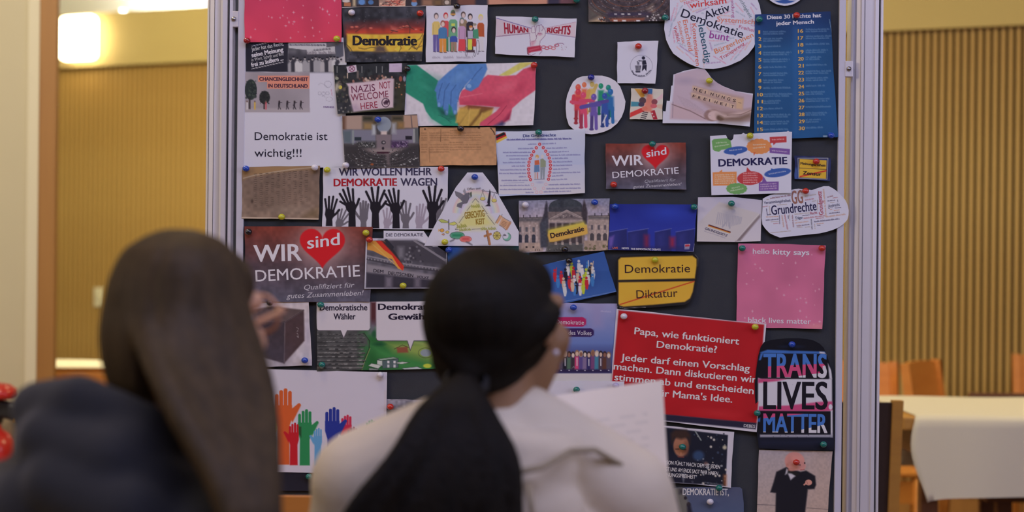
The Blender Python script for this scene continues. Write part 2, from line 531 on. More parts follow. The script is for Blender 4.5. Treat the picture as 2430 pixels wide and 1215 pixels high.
def profile_post(xl, xr, mirror):
    """extruded post: flat flange, grooves and a slanting front face"""
    w = xr - xl
    P = [(0, .012), (.07, .010), (.08, .016), (.12, .016), (.13, .002), (.28, .000), (.285, .006), (.30, .006), (.305, .000), (.52, .006), (.53, -.006), (.60, -.0085), (.76, -.0075), (.77, .010), (.835, .010), (.845, -.0075), (.95, -.006), (.96, .004), (1.0, .010), (1.0, .055), (0, .055)]
    if mirror:
        P = [(0, .010), (.05, .006), (.09, .018), (.14, .018), (.17, .008), (.27, .004), (.28, -.006), (.36, -.007), (.37, -.001), (.39, -.001), (.40, -.006), (.70, -.004), (.72, -.008), (.84, -.006), (.85, .012), (.90, .012), (.91, -.006), (.99, -.004), (1.0, .004), (1.0, .055), (0, .055)]
    bm = bmesh.new()
    zs = (0.03, 2.02)
    R = [[bm.verts.new((xl + u * w, v, z)) for u, v in P] for z in zs]
    n = len(P)
    for k in range(n): bm.faces.new((R[0][k], R[0][(k + 1) % n], R[1][(k + 1) % n], R[1][k]))
    bm.faces.new(R[1]); bm.faces.new(list(reversed(R[0])))
    bmesh.ops.recalc_face_normals(bm, faces=bm.faces[:])
    o = link('post', mesh_of(bm), M['alu'], board)
    u0, u1 = (.772, .833) if not mirror else (.852, .898)
    boxes('seal', [((xl + u0 * w, .006, .04), (xl + u1 * w, .0098, 2.0))], M['dark_seal'], o)  # dark strip lying along the groove floor
    boxes('end_cap', [((xl + .01 * w, .012, 2.0195), (xr - .01 * w, .054, 2.03))], M['dark_seal'], o, bev=.002)
    boxes('base_foot', [((xl - .005, -.30, 0), (xr + .005, .34, .035))], M['alu'], o, bev=.006)
    return o


profile_post(bx(484), bx(551), False)
boxes('side_rail', [((bx(549.5), .016, .05), (bx(557), .05, 2.0))], mat('grey_green_rail', (.13, .14, .125), .5, metal=.3), board)
profile_post(bx(2017), bx(2090), True)
for x, y, in ((557.5, 46), (2014, 164)):
    p = pw(x, y, DB)
    for k, dz in enumerate((0, -.95)):
        o = boxes('bracket', [((p.x - .008, -.006, p.z - .0155 + dz), (p.x + .0075, .012, p.z + .0155 + dz))], M['alu'], board, bev=.001)
        bm = bmesh.new()
        bmesh.ops.create_cone(bm, cap_ends=True, segments=16, radius1=.0046, radius2=.0042, depth=.004, matrix=Matrix.Translation((p.x - .001, -.008, p.z + dz)) @ Matrix.Rotation(math.pi / 2, 4, 'X'))
        sc_ = link('screw', mesh_of(bm), M['steel'], o, True)

# ---------------------------------------------------------------- helpers for the printed sheets on the board
class Pic:
    """the print of one sheet, as colours at the vertices of its mesh"""
    def __init__(s, X, Y, bg):
        s.X, s.Y = X, Y
        s.C = np.empty(X.shape + (3,))
        s.C[:] = np.array(bg, float)
        s.o = (0.0, 0.0, 1.0)
        s.rng = np.random.default_rng(5)

    def frame(s, ox, oy, k):
        s.o = (ox, oy, k)
        return s

    def t(s, pts):
        a = np.array(pts, float).reshape(-1, 2)
        return a / s.o[2] + np.array(s.o[:2])

    def win(s, x0, y0, x1, y1):
        m = (s.X >= x0) & (s.X <= x1) & (s.Y >= y0) & (s.Y <= y1)
        if not m.any(): return None
        r = np.where(m.any(1))[0]; c = np.where(m.any(0))[0]
        return slice(r[0], r[-1] + 1), slice(c[0], c[-1] + 1)

    def put(s, w, mask, c, a=1.0):
        mask = (np.clip(mask, 0, 1) * a)[..., None]
        s.C[w] = s.C[w] * (1 - mask) + np.array(c, float) * mask

    def poly(s, pts, c, soft=1.1, a=1.0):
        P = s.t(pts)
        w = s.win(P[:, 0].min() - 2 - soft, P[:, 1].min() - 2 - soft, P[:, 0].max() + 2 + soft, P[:, 1].max() + 2 + soft)
        if w is None: return
        X, Y = s.X[w], s.Y[w]
        ins = np.zeros(X.shape, bool); D = np.full(X.shape, 1e9)
        n = len(P)
        for i in range(n):
            (ax, ay), (bx, by) = P[i], P[(i + 1) % n]
            if ay != by:
                cnd = ((ay > Y) != (by > Y)) & (X < (bx - ax) * (Y - ay) / (by - ay) + ax)
                ins ^= cnd
            ex, ey = bx - ax, by - ay
            L = ex * ex + ey * ey + 1e-9
            q = np.clip(((X - ax) * ex + (Y - ay) * ey) / L, 0, 1)
            D = np.minimum(D, np.hypot(X - ax - q * ex, Y - ay - q * ey))
        sd = np.where(ins, -D, D)
        s.put(w, 0.5 - sd / soft, c, a)

    def rect(s, x0, y0, x1, y1, c, soft=1.0, a=1.0):
        s.poly([(x0, y0), (x1, y0), (x1, y1), (x0, y1)], c, soft, a)

    def ell(s, cx, cy, rx, ry, c, soft=0.0, rot=0.0, a=1.0):
        (cx, cy), = s.t([(cx, cy)]); rx /= s.o[2]; ry /= s.o[2]
        R = max(rx, ry) + 2
        w = s.win(cx - R, cy - R, cx + R, cy + R)
        if w is None: return
        dx, dy = s.X[w] - cx, s.Y[w] - cy
        cr, sr = math.cos(rot), math.sin(rot)
        u, v = (dx * cr + dy * sr) / rx, (-dx * sr + dy * cr) / ry
        r = np.hypot(u, v)
        aa = max(soft, 1.0 / max(min(rx, ry), 0.5))
        s.put(w, (1 - r) / aa + 0.5 * (soft == 0), c, a)

    def line(s, pts, wd, c, a=1.0, close=False):
        P = s.t(pts); wd = wd / s.o[2]
        if close: P = np.vstack([P, P[:1]])
        w = s.win(P[:, 0].min() - wd - 2, P[:, 1].min() - wd - 2, P[:, 0].max() + wd + 2, P[:, 1].max() + wd + 2)
        if w is None: return
        X, Y = s.X[w], s.Y[w]
        D = np.full(X.shape, 1e9)
        for (ax, ay), (bx, by) in zip(P, P[1:]):
            ex, ey = bx - ax, by - ay
            L = ex * ex + ey * ey + 1e-9
            q = np.clip(((X - ax) * ex + (Y - ay) * ey) / L, 0, 1)
            D = np.minimum(D, np.hypot(X - ax - q * ex, Y - ay - q * ey))
        s.put(w, (wd / 2 - D) + 0.5, c, a)

    def ring(s, cx, cy, rx, ry, wd, c, a0=0, a1=2 * math.pi, n=28):
        s.line([(cx + rx * math.cos(a0 + (a1 - a0) * i / n), cy + ry * math.sin(a0 + (a1 - a0) * i / n)) for i in range(n + 1)], wd, c)

    def vgrad(s, y0, c0, y1, c1, x0=None, x1=None):
        (_, Y0), (_, Y1) = s.t([(0, y0), (0, y1)])
        q = np.clip((s.Y - Y0) / (Y1 - Y0), 0, 1)[..., None]
        g = np.array(c0, float) * (1 - q) + np.array(c1, float) * q
        if x0 is None:
            s.C[:] = g
        else:
            (A, _), (B, _) = s.t([(x0, 0), (x1, 0)])
            m = (s.X >= A) & (s.X <= B) & (s.Y >= Y0) & (s.Y <= Y1)
            s.C[m] = g[m]

    def noise(s, amp, scale, seed=1, box=None, tint=None):
        """print mottle: brightness (or a tint) varied by value noise, scale in photo pixels"""
        g = np.random.default_rng(seed)
        x, y = (s.X - s.X.min()) / scale, (s.Y - s.Y.min()) / scale
        nx, ny = int(x.max()) + 3, int(y.max()) + 3
        G = g.random((ny, nx)) * 2 - 1
        xi, yi = x.astype(int), y.astype(int)
        fx, fy = x - xi, y - yi
        fx, fy = fx * fx * (3 - 2 * fx), fy * fy * (3 - 2 * fy)
        n = (G[yi, xi] * (1 - fx) + G[yi, xi + 1] * fx) * (1 - fy) + (G[yi + 1, xi] * (1 - fx) + G[yi + 1, xi + 1] * fx) * fy
        if box is not None:
            P = s.t([(box[0], box[1]), (box[2], box[3])])
            n = n * ((s.X > P[0, 0]) & (s.X < P[1, 0]) & (s.Y > P[0, 1]) & (s.Y < P[1, 1]))
        if tint is not None:
            m = np.clip(n * amp, 0, 1)[..., None]
            s.C[:] = s.C * (1 - m) + np.array(tint, float) * m
        else:
            s.C *= (1 + amp * n)[..., None]

    def specks(s, n, x0, y0, x1, y1, cols, r0, r1, seed=1, asp=1.0, soft=0.6, a=1.0):
        g = np.random.default_rng(seed)
        for i in range(n):
            r = r0 + (r1 - r0) * g.random()
            s.ell(x0 + (x1 - x0) * g.random(), y0 + (y1 - y0) * g.random(), r, r * asp, cols[int(g.integers(len(cols)))], soft, 0, a)

    def words(s, x0, y0, x1, y1, h, c, seed=1, a=0.75):
        """a line of type too small to read: word-shaped strokes along a baseline"""
        g = np.random.default_rng(seed)
        (X0, Y0), (X1, Y1) = s.t([(x0, y0), (x1, y1)])
        L = math.hypot(X1 - X0, Y1 - Y0)
        H = h / s.o[2]
        ux, uy = (X1 - X0) / L, (Y1 - Y0) / L
        so = s.o; s.o = (0, 0, 1)
        q = 0.0
        while q < L:
            wl = min(L - q, H * (1.6 + 3.2 * g.random()))
            z = q
            while z < q + wl - 0.3:
                st = 0.55 * H
                up = H * (0.55 + 0.5 * g.random())
                ax, ay = X0 + ux * z, Y0 + uy * z
                s.line([(ax, ay), (ax + uy * up, ay - ux * up), (ax + ux * st * .8, ay + uy * st * .8)], max(0.25 * H, 0.55), c, a)
                z += st
            q += wl + H * 0.55
        s.o = so

    def stars(s, n, x0, y0, x1, y1, c, r, seed):
        r = r * 1.25
        g = np.random.default_rng(seed)
        for i in range(n):
            x, y, k = x0 + (x1 - x0) * g.random(), y0 + (y1 - y0) * g.random(), r * (0.35 + 0.65 * g.random())
            s.ell(x, y, k, k, c, 1.0, 0, 0.8)
            s.line([(x - k * 1.3, y), (x + k * 1.3, y)], 0.3, c, 0.5)
            s.line([(x, y - k * 1.3), (x, y + k * 1.3)], 0.3, c, 0.5)


_fc = bpy.data.curves.new('type', 'FONT')
_fo = bpy.data.objects.new('type', _fc)
COL.objects.link(_fo)
_glyph = {}
_layers = {}


def glyphs(text, bold=0.0, res=3):
    key = (text, bold, res)
    if key not in _glyph:
        _fc.body = text
        _fc.size = 1.0
        _fc.offset = 0.0
        _fc.resolution_u = res
        bpy.context.view_layer.update()
        dg = bpy.context.evaluated_depsgraph_get()
        me = _fo.evaluated_get(dg).to_mesh()
        V = np.empty(len(me.vertices) * 3); me.vertices.foreach_get('co', V)
        V = V.reshape(-1, 3)[:, :2].copy()
        Fc = [tuple(p.vertices) for p in me.polygons]
        _fo.evaluated_get(dg).to_mesh_clear()
        if bold > 0.004:      # heavier weights: the strokes widened by shifted copies of the outline
            n = len(V); VV, FF = [V], list(Fc)
            for i, (a, b) in enumerate(((1, .35), (-1, .35), (1, -.35), (-1, -.35))):
                VV.append(V + np.array([a, b]) * bold)
                FF += [tuple(q + n * (i + 1) for q in f) for f in Fc]
            V, Fc = np.concatenate(VV), FF
            _layers[key] = n
        _glyph[key] = (V, Fc)
    return _glyph[key]


_v, _ = glyphs('H')
CAPH = float(_v[:, 1].max() - _v[:, 1].min())


def T(text, x0, y0, x1, y1, cap, c, b=0.0, sh=0.0, cap1=None, cuts=None, res=3, wob=0.0):
    """one printed line: baseline from (x0, y0) to (x1, y1), capital height cap"""
    return dict(text=text, p0=(x0, y0), p1=(x1, y1), cap=cap, cap1=cap1 or cap, c=c, b=b, sh=sh, cuts=cuts, res=res, wob=wob)


def Tf(ox, oy, k, *lines):
    """the same, with the positions given in an enlarged crop of the board"""
    out = []
    for l in lines:
        l = dict(l)
        l['p0'] = (l['p0'][0] / k + ox, l['p0'][1] / k + oy)
        l['p1'] = (l['p1'][0] / k + ox, l['p1'][1] / k + oy)
        l['cap'] /= k; l['cap1'] /= k
        if l['cuts']: l['cuts'] = [((p[0] / k + ox, p[1] / k + oy), n) for p, n in l['cuts']]
        if callable(l['c']):
            f = l['c']
            l['c'] = (lambda f: lambda x, y: f((x - ox) * k, (y - oy) * k))(f)
        out.append(l)
    return out


def px_world(X, Y, z):
    """photo pixels on the board plane, z metres in front of it"""
    dx, dy = X - 1215.0, Y - 607.5
    return np.stack([(dx * CR + dy * SR) * S, np.full_like(dx, DB) - z, HC + (dx * SR - dy * CR) * S], -1)


def board_color(me, C, domain):
    a = me.color_attributes.new('Col', 'FLOAT_COLOR', domain)
    L = seen(np.clip(C, 0, 255), KB)
    L = np.concatenate([L, np.ones((len(L), 1))], 1)
    a.data.foreach_set('color', L.astype(np.float32).ravel())


SHEETS = {}


def sheet(name, label, outline, level=1, bg=(206, 202, 224), paint=None, texts=(), gloss=False, lift=(0, 0, 0, 0), res=1.6, k=(0, 0, 1), cat='poster', wave=0.5, seed=0, poly=False):
    P = np.array(outline, float) / k[2] + np.array(k[:2])
    rnd = np.random.default_rng(seed + int(abs(P[0, 0]) * 7 + abs(P[0, 1])))
    quad = len(P) == 4 and not poly
    if quad:
        TL, TR, BR, BL = P
        w = max(np.linalg.norm(TR - TL), np.linalg.norm(BR - BL)); h = max(np.linalg.norm(BL - TL), np.linalg.norm(BR - TR))
    else:
        lo, hi = P.min(0), P.max(0)
        TL, TR, BR, BL = lo, np.array([hi[0], lo[1]]), hi, np.array([lo[0], hi[1]])
        w, h = hi - lo
    nx, ny = int(w / res) + 2, int(h / res) + 2
    u, v = np.meshgrid(np.linspace(0, 1, nx), np.linspace(0, 1, ny))
    if quad:
        # gently irregular scissor-cut edges
        def jig(t, ph): return (np.sin(t * 7 + ph) * 0.5 + np.sin(t * 17 + ph * 2) * 0.25)
        q = ((1 - u) * (1 - v))[..., None] * TL + (u * (1 - v))[..., None] * TR + (u * v)[..., None] * BR + ((1 - u) * v)[..., None] * BL
        ph = rnd.random(4) * 6
        q[..., 0] += 1.0 * (jig(v, ph[0]) * (1 - u) + jig(v, ph[1]) * u)
        q[..., 1] += 1.0 * (jig(u, ph[2]) * (1 - v) + jig(u, ph[3]) * v)
        X, Y = q[..., 0], q[..., 1]
        keep = np.ones((ny - 1, nx - 1), bool)
    else:
        X = TL[0] + u * w; Y = TL[1] + v * h
        ins = np.zeros(X.shape, bool); D = np.full(X.shape, 1e9); NX = X.copy(); NY = Y.copy()
        n = len(P)
        for i in range(n):
            (ax, ay), (bx, by) = P[i], P[(i + 1) % n]
            if ay != by:
                ins ^= ((ay > Y) != (by > Y)) & (X < (bx - ax) * (Y - ay) / (by - ay) + ax)
            ex, ey = bx - ax, by - ay
            L = ex * ex + ey * ey + 1e-9
            t = np.clip(((X - ax) * ex + (Y - ay) * ey) / L, 0, 1)
            cx, cy = ax + t * ex, ay + t * ey
            d = np.hypot(X - cx, Y - cy)
            m = d < D
            D = np.where(m, d, D); NX = np.where(m, cx, NX); NY = np.where(m, cy, NY)
        keep = ins[:-1, :-1] | ins[1:, :-1] | ins[:-1, 1:] | ins[1:, 1:]
        X = np.where(ins, X, NX); Y = np.where(ins, Y, NY)
    pic = Pic(X, Y, bg)
    if paint: paint(pic)
    # how the sheet bulges and curls off the board
    ph = rnd.random(6) * 6.28
    def zf(x, y):
        uu = np.clip((x - TL[0]) / max(w, 1), 0, 1); vv = np.clip((y - TL[1]) / max(h, 1), 0, 1)
        z = 0.0012 + level * 0.0016 + wave * 0.0005 * (1 + np.sin(uu * 5 + ph[0]) * np.cos(vv * 4 + ph[1]))
        z = z + lift[0] * .001 * ((1 - uu) * (1 - vv)) ** 3 + lift[1] * .001 * (uu * (1 - vv)) ** 3
        return z + lift[2] * .001 * (uu * vv) ** 3 + lift[3] * .001 * ((1 - uu) * vv) ** 3
    V = px_world(X, Y, zf(X, Y))
    org = V.reshape(-1, 3).mean(0)
    idx = np.arange(nx * ny).reshape(ny, nx)
    q = np.stack([idx[:-1, :-1], idx[1:, :-1], idx[1:, 1:], idx[:-1, 1:]], -1)[keep]
    used = np.zeros(nx * ny, bool); used[q.ravel()] = True
    rm = np.cumsum(used) - 1
    q = rm[q]
    me = bpy.data.meshes.new(name)
    me.from_pydata((V.reshape(-1, 3)[used] - org).tolist(), [], q.tolist())
    board_color(me, pic.C.reshape(-1, 3)[used], 'POINT')
    me.update()
    o = link(name, me, GLOSS if gloss else PRINT, None, True)
    o.location = org
    tag(o, label, cat)
    if texts: lettering(o, texts, zf, org, gloss)
    SHEETS[label] = (o, zf)
    return o


def lettering(parent, texts, zf, org, gloss=False):
    AV, AF, AC, AZ = [], [], [], []
    base = 0
    ts = []
    for t in texts:
        if t['cuts'] and t['b'] > 0:
            ts += [dict(t, shift=(a * t['b'], c * t['b']), zi=k) for k, (a, c) in enumerate(((0, 0), (1, .35), (-1, .35), (1, -.35), (-1, -.35)))]
        else: ts.append(t)
    for t in ts:
        V, Fc = glyphs(t['text'], 0.0 if t['cuts'] else t['b'], t['res'])
        if not len(V): continue
        if t.get('shift'): V = V + np.array(t['shift'])
        if t['cuts']:
            bm = bmesh.new()
            vs = [bm.verts.new((a, b, 0)) for a, b in V]
            for f in Fc:
                try: bm.faces.new([vs[i] for i in f])
                except ValueError: pass
            V0 = V
        x0, x1 = V[:, 0].min(), V[:, 0].max()
        if t.get('shift'): x0, x1 = x0 - t['shift'][0] - t['b'], x1 - t['shift'][0] + t['b']
        p0, p1 = np.array(t['p0']), np.array(t['p1'])
        L = np.linalg.norm(p1 - p0)
        d = (p1 - p0) / L
        up = np.array([d[1], -d[0]])
        def place(V):
            s = (V[:, 0] - x0) / (x1 - x0)
            cap = t['cap'] + (t['cap1'] - t['cap']) * s
            yy = V[:, 1] / CAPH * cap
            if t['wob']: yy = yy + t['wob'] * np.sin(s * 40)
            xx = s * L + t['sh'] * yy
            return p0 + xx[:, None] * d + yy[:, None] * up
        if t['cuts']:
            for v, p in zip(bm.verts, place(V)): v.co = (p[0], p[1], 0)
            for pt, nrm in t['cuts']:
                bmesh.ops.bisect_plane(bm, geom=bm.verts[:] + bm.edges[:] + bm.faces[:], plane_co=(pt[0], pt[1], 0), plane_no=(nrm[0], nrm[1], 0), dist=1e-5)
            bm.verts.index_update()
            Q = np.array([v.co[:2] for v in bm.verts]); Fc = [tuple(v.index for v in f.verts) for f in bm.faces]
            bm.free()
        else:
            Q = place(V)
        n1 = _layers.get((t['text'], t['b'], t['res']))
        AZ.append(np.full(len(Q), -.00004 * t.get('zi', 0)) if n1 is None or t['cuts'] else (np.arange(len(Q)) // n1) * -.00004)
        AV.append(Q)
        for f in Fc:
            AF.append(tuple(i + base for i in f))
            c = t['c']
            if callable(c):
                m = Q[list(f)].mean(0); c = c(m[0], m[1])
            AC += [c] * len(f)
        base += len(Q)
    Q = np.concatenate(AV)
    W = px_world(Q[:, 0], Q[:, 1], zf(Q[:, 0], Q[:, 1]) + 0.0004 + np.concatenate(AZ)) - org
    me = bpy.data.meshes.new('lettering')
    me.from_pydata(W.tolist(), [], AF)
    board_color(me, np.array(AC, float), 'CORNER')
    me.update()
    return link('lettering', me, GLOSS if gloss else PRINT, parent)

# crops of the board in which the prints were measured: x, y of the corner and enlargement
K1 = (560, 0, 6.073); K2 = (800, 0, 6.395); K3 = (1150, 0, 5.4); K4 = (1560, 0, 6.75); K5 = (1780, 0, 3.575)
K6 = (560, 90, 3.918); K7 = (780, 140, 4.5); K8 = (1330, 90, 5.062)
D1 = (570, 380, 3.574); D3 = (1430, 310, 4.418); D4 = (1430, 430, 4.05); D5 = (860, 540, 4.86)
D6 = (1260, 580, 5.523); D7 = (1720, 570, 5.282); D8 = (580, 690, 5.0625)
E1 = (600, 860, 3.422); E2 = (1320, 700, 3.375); E3 = (1570, 980, 5.17); E4 = (1770, 780, 4.05)
F1 = (1000, 400, 6.075); F2 = (1220, 460, 8.1); F3 = (810, 265, 8.68); F4 = (790, 145, 9.344)
F5 = (1170, 300, 7.148); F6 = (1800, 430, 8.677); F7 = (1330, 710, 6.393)
PAPER = (206, 202, 224)
INK = (28, 24, 44)


# ---- pink poster, top left
def p(s):
    s.vgrad(-60, (196, 62, 104), 100, (212, 66, 96))
    s.noise(.05, 40, 3)
    s.stars(60, 585, -55, 806, 96, (246, 200, 220), 2.6, 8)
sheet('poster', 'bright pink poster with white sparkles in the top left corner of the board', [(581, -60), (811, -60), (811, 100.5), (582, 102)], 3, paint=p, lift=(0, 0, 0, 2))


# ---- white A4 sheet: leaflet photo, equal chances picture, "Demokratie ist wichtig!!!"
def p(s):
    s.frame(*K6)
    s.rect(92, 40, 486, 317, (38, 38, 52))
    s.rect(486, 40, 1005, 317, (96, 94, 106)); s.noise(.25, 12, 4, (486, 40, 1005, 317))
    s.rect(486, 150, 900, 317, (66, 64, 76), 10)
    s.poly([(490, 45), (840, 48), (842, 118), (640, 112), (490, 95)], (196, 192, 204))
    s.poly([(660, 112), (922, 80), (924, 150), (664, 156)], (188, 184, 196))
    s.rect(930, 60, 1005, 250, (92, 92, 108)); s.rect(1000, 20, 1022, 262, (206, 200, 214)); s.poly([(955, 190), (1002, 170), (1002, 250), (955, 245)], (186, 180, 192))
    s.words(500, 72, 830, 74, 14, (70, 66, 80), 3, .8); s.words(726, 122, 880, 108, 14, (80, 76, 90), 4, .8); s.words(664, 152, 912, 150, 28, (120, 112, 126), 6, .7)
    g = s.rng
    for i in range(15):
        x = 500 + i * 34 + g.random() * 10; y = 185 + g.random() * 30
        c = [(200, 196, 206), (160, 156, 168), (60, 58, 70), (178, 172, 182)][int(g.integers(4))]
        s.poly([(x - 22, 318), (x - 24, y + 38), (x - 10, y + 16), (x + 10, y + 16), (x + 24, y + 38), (x + 22, 318)], c, 3)
        s.ell(x, y, 11, 14, (176, 168, 176)); s.ell(x, y - 8, 11, 9, (40, 38, 48))
    s.line([(150, 78), (300, 44)], 5, (220, 214, 226)); s.line([(146, 290), (440, 226)], 5, (220, 214, 226))
    s.rect(85, 320, 686, 690, (158, 148, 162)); s.noise(.06, 30, 9, (85, 320, 686, 690)); s.rect(85, 655, 686, 690, (170, 160, 172), 6)
    s.rect(208, 352, 684, 410, (228, 140, 124)); s.rect(292, 410, 684, 474, (228, 140, 124))
    s.ell(140, 482, 56, 96, (44, 52, 54)); s.specks(60, 90, 400, 190, 570, [(52, 62, 60), (36, 42, 46), (70, 80, 74)], 5, 12, 4); s.rect(122, 560, 136, 662, (52, 44, 46))
    s.ell(268, 555, 50, 62, (42, 44, 48)); s.specks(40, 226, 500, 310, 610, [(52, 54, 54), (34, 36, 40)], 5, 11, 5); s.rect(256, 600, 268, 664, (44, 38, 42))
    for x, c in ((105, (206, 200, 210)), (178, (206, 170, 80)), (280, (190, 96, 110))):
        s.line([(x, 600), (x, 662)], 14, c); s.ell(x, 592, 7, 8, (120, 96, 90))
    for x in (405, 480, 546, 606):
        s.line([(x, 600), (x - 4, 630)], 16, (44, 38, 48)); s.line([(x - 4, 630), (x - 10, 664)], 7, (44, 38, 48)); s.line([(x - 4, 630), (x + 12, 664)], 7, (44, 38, 48)); s.ell(x, 592, 8, 9, (56, 44, 50)); s.line([(x, 604), (x + 22, 602)], 6, (44, 38, 48))
    s.ring(856, 432, 32, 30, 3, (150, 146, 170)); s.ring(780, 516, 15, 15, 3, (150, 146, 170)); s.ring(816, 520, 16, 16, 3, (150, 146, 170)); s.ring(852, 516, 15, 15, 3, (150, 146, 170))
    s.line([(768, 440), (790, 420), (830, 440), (860, 470)], 3, (160, 156, 176)); s.line([(800, 540), (832, 550), (832, 560)], 3, (150, 146, 170)); s.ring(868, 570, 30, 20, 3, (165, 160, 178)); s.line([(886, 480), (896, 540)], 4, (190, 120, 150))
sheet('poster', 'white A4 sheet reading Demokratie ist wichtig, with the small protest and tree pictures', [(581, 90), (823, 90), (820, 397), (577.5, 398.5)], 1, paint=p, lift=(0, 0, 0, 0), texts=[
    T('Jeder hat das Recht,', 598, 122, 674, 108, 9, (210, 206, 220), 0.005), T('seine Meinung', 598, 136.5, 673.5, 122, 10, (226, 222, 234), .035),
    T('in Wort, Schrift und Bild', 598, 146.5, 673.5, 131.5, 7.5, (196, 192, 206)), T('frei zu äußern ...', 597.5, 159.5, 673.5, 143, 10, (226, 222, 234), .035),
    T('CHANCENGLEICHHEIT', 616, 191.8, 731.5, 192.5, 8.3, (52, 30, 62), .03), T('IN DEUTSCHLAND', 637, 207.8, 730.5, 208.6, 8.3, (52, 30, 62), .03),
    T('FAIRNESS', 768, 256, 793, 256.5, 4, (120, 90, 150), .02),
    T('Demokratie ist', 605, 332.5, 777.5, 332.5, 18.5, INK, .004), T('wichtig!!!', 604.5, 372, 716, 372, 18.5, INK, .004)])


# ---- masked crowd photo at the top edge
def p(s):
    s.frame(*K2)
    s.rect(0, -300, 1735, 200, (60, 52, 56))
    s.rect(0, -20, 1735, 101, (58, 50, 56)); s.rect(1600, -40, 1733, 84, (120, 100, 92))
    g = s.rng
    for i in range(14):
        s.ell(80 + i * 118, -120 + 40 * g.random(), 60, 70, [(150, 104, 84), (120, 84, 70), (176, 130, 104)][i % 3], .3)
    s.rect(110, 40, 210, 100, (176, 112, 84)); s.ell(140, 20, 60, 22, (206, 196, 200)); s.ell(378, 36, 46, 44, (98, 140, 208)); s.rect(325, 10, 425, 60, (98, 140, 208), 8)
    s.ell(515, 40, 42, 34, (78, 116, 176)); s.rect(240, -10, 285, 100, (196, 176, 150), 6)
    s.rect(640, -10, 1040, 100, (218, 176, 160))
    for i in range(26):
        s.line([(650 + 380 * g.random(), -5 + 100 * g.random()), (650 + 380 * g.random(), -5 + 100 * g.random())], 8, [(46, 38, 46), (190, 90, 80)][i % 2])
    s.ell(1172, 60, 46, 40, (112, 148, 204)); s.ell(1172, 22, 38, 20, (156, 96, 78)); s.rect(1290, -10, 1460, 100, (150, 110, 92), 10); s.rect(1460, -10, 1600, 100, (120, 92, 66), 12)
    s.ell(1665, 38, 50, 44, (88, 74, 66)); s.ell(1668, 42, 36, 32, (196, 178, 172))
    s.line([(0, 124), (1735, 92)], 9, (216, 208, 220))
sheet('poster', 'photo strip of a crowd in blue face masks at the top edge of the board', [(811, -60), (1072, -60), (1071, 13.5), (811, 19.5)], 2, bg=(58, 50, 56), paint=p)


# ---- close-up face photo at the top edge
def p(s):
    s.rect(1070, -70, 1110, 14, (50, 40, 44), 6); s.rect(1086, -70, 1128, 14, (120, 76, 66), 8); s.rect(1130, -70, 1158, 14, (52, 50, 66), 6)
    s.rect(1158, -70, 1302, 14, (196, 140, 122), 8); s.ell(1225, -10, 60, 18, (170, 110, 100), .6); s.ell(1225, -14, 36, 10, (140, 70, 76), .6)
    s.rect(1300, -70, 1330, 14, (58, 52, 74), 8); s.rect(1328, -70, 1368, 14, (110, 74, 84), 8)
sheet('poster', 'blurred close-up photo of a chin and mouth at the top edge of the board', [(1072, -60), (1369, -60), (1368, 8), (1071, 13)], 1, bg=(60, 50, 60), paint=p)


# ---- cracked flag
def p(s):
    s.frame(*K2)
    s.noise(.3, 10, 3); s.noise(.2, 40, 6)
    s.poly([(150, 400), (600, 372), (1325, 352), (1325, 515), (600, 525), (150, 520)], (150, 52, 48), 30)
    s.poly([(150, 470), (700, 460), (1322, 440), (1320, 512), (700, 525), (150, 520)], (196, 70, 48), 12)
    s.poly([(150, 515), (700, 525), (1320, 510), (1295, 785), (800, 790), (200, 780), (150, 700)], (222, 176, 66), 4)
    s.noise(.10, 9, 13, (150, 360, 1325, 790))
    s.specks(26, 160, 540, 1290, 770, [(202, 150, 48), (236, 196, 84)], 10, 40, 8, .5)
    s.specks(10, 200, 380, 1290, 460, [(120, 44, 44), (206, 110, 96)], 16, 40, 9, .5)
    dk = (58, 46, 42)
    for L in ([(280, 490), (360, 430), (420, 395)], [(820, 500), (900, 440), (1060, 410), (1110, 420), (1170, 450)], [(1060, 330), (1110, 410), (1100, 510)], [(150, 680), (200, 730), (230, 780)],
              [(640, 700), (700, 770), (740, 800)], [(1090, 760), (1150, 690), (1210, 760), (1290, 620), (1310, 540)], [(940, 790), (975, 730), (960, 700)], [(1210, 620), (1260, 590), (1300, 520)], [(330, 730), (420, 750), (520, 720), (600, 730)], [(1130, 700), (1180, 745), (1290, 700)]):
        s.line(L, 10, dk, .8)
    s.poly([(600, 690), (720, 700), (760, 780), (700, 800), (560, 800)], (96, 78, 74), 10); s.poly([(820, 400), (930, 440), (900, 485), (820, 460)], (186, 96, 88), 8); s.line([(820, 462), (920, 486)], 10, (40, 34, 38))
    s.specks(60, 150, 150, 1290, 350, [(84, 84, 94), (46, 46, 54)], 4, 14, 5); s.specks(70, 160, 800, 1290, 930, [(92, 88, 92), (56, 54, 60)], 5, 20, 6)
sheet('poster', 'dark poster of a cracked black red gold flag lettered Demokratie', [(811, 18.5), (1012, 16), (1001, 146), (820, 148.5)], 1, bg=(56, 56, 66), paint=p, gloss=True, lift=(0, 0, 4, 3), texts=[
    T('Demokratie', 837, 107.5, 990, 107.8, 22, (34, 28, 32), .05)])


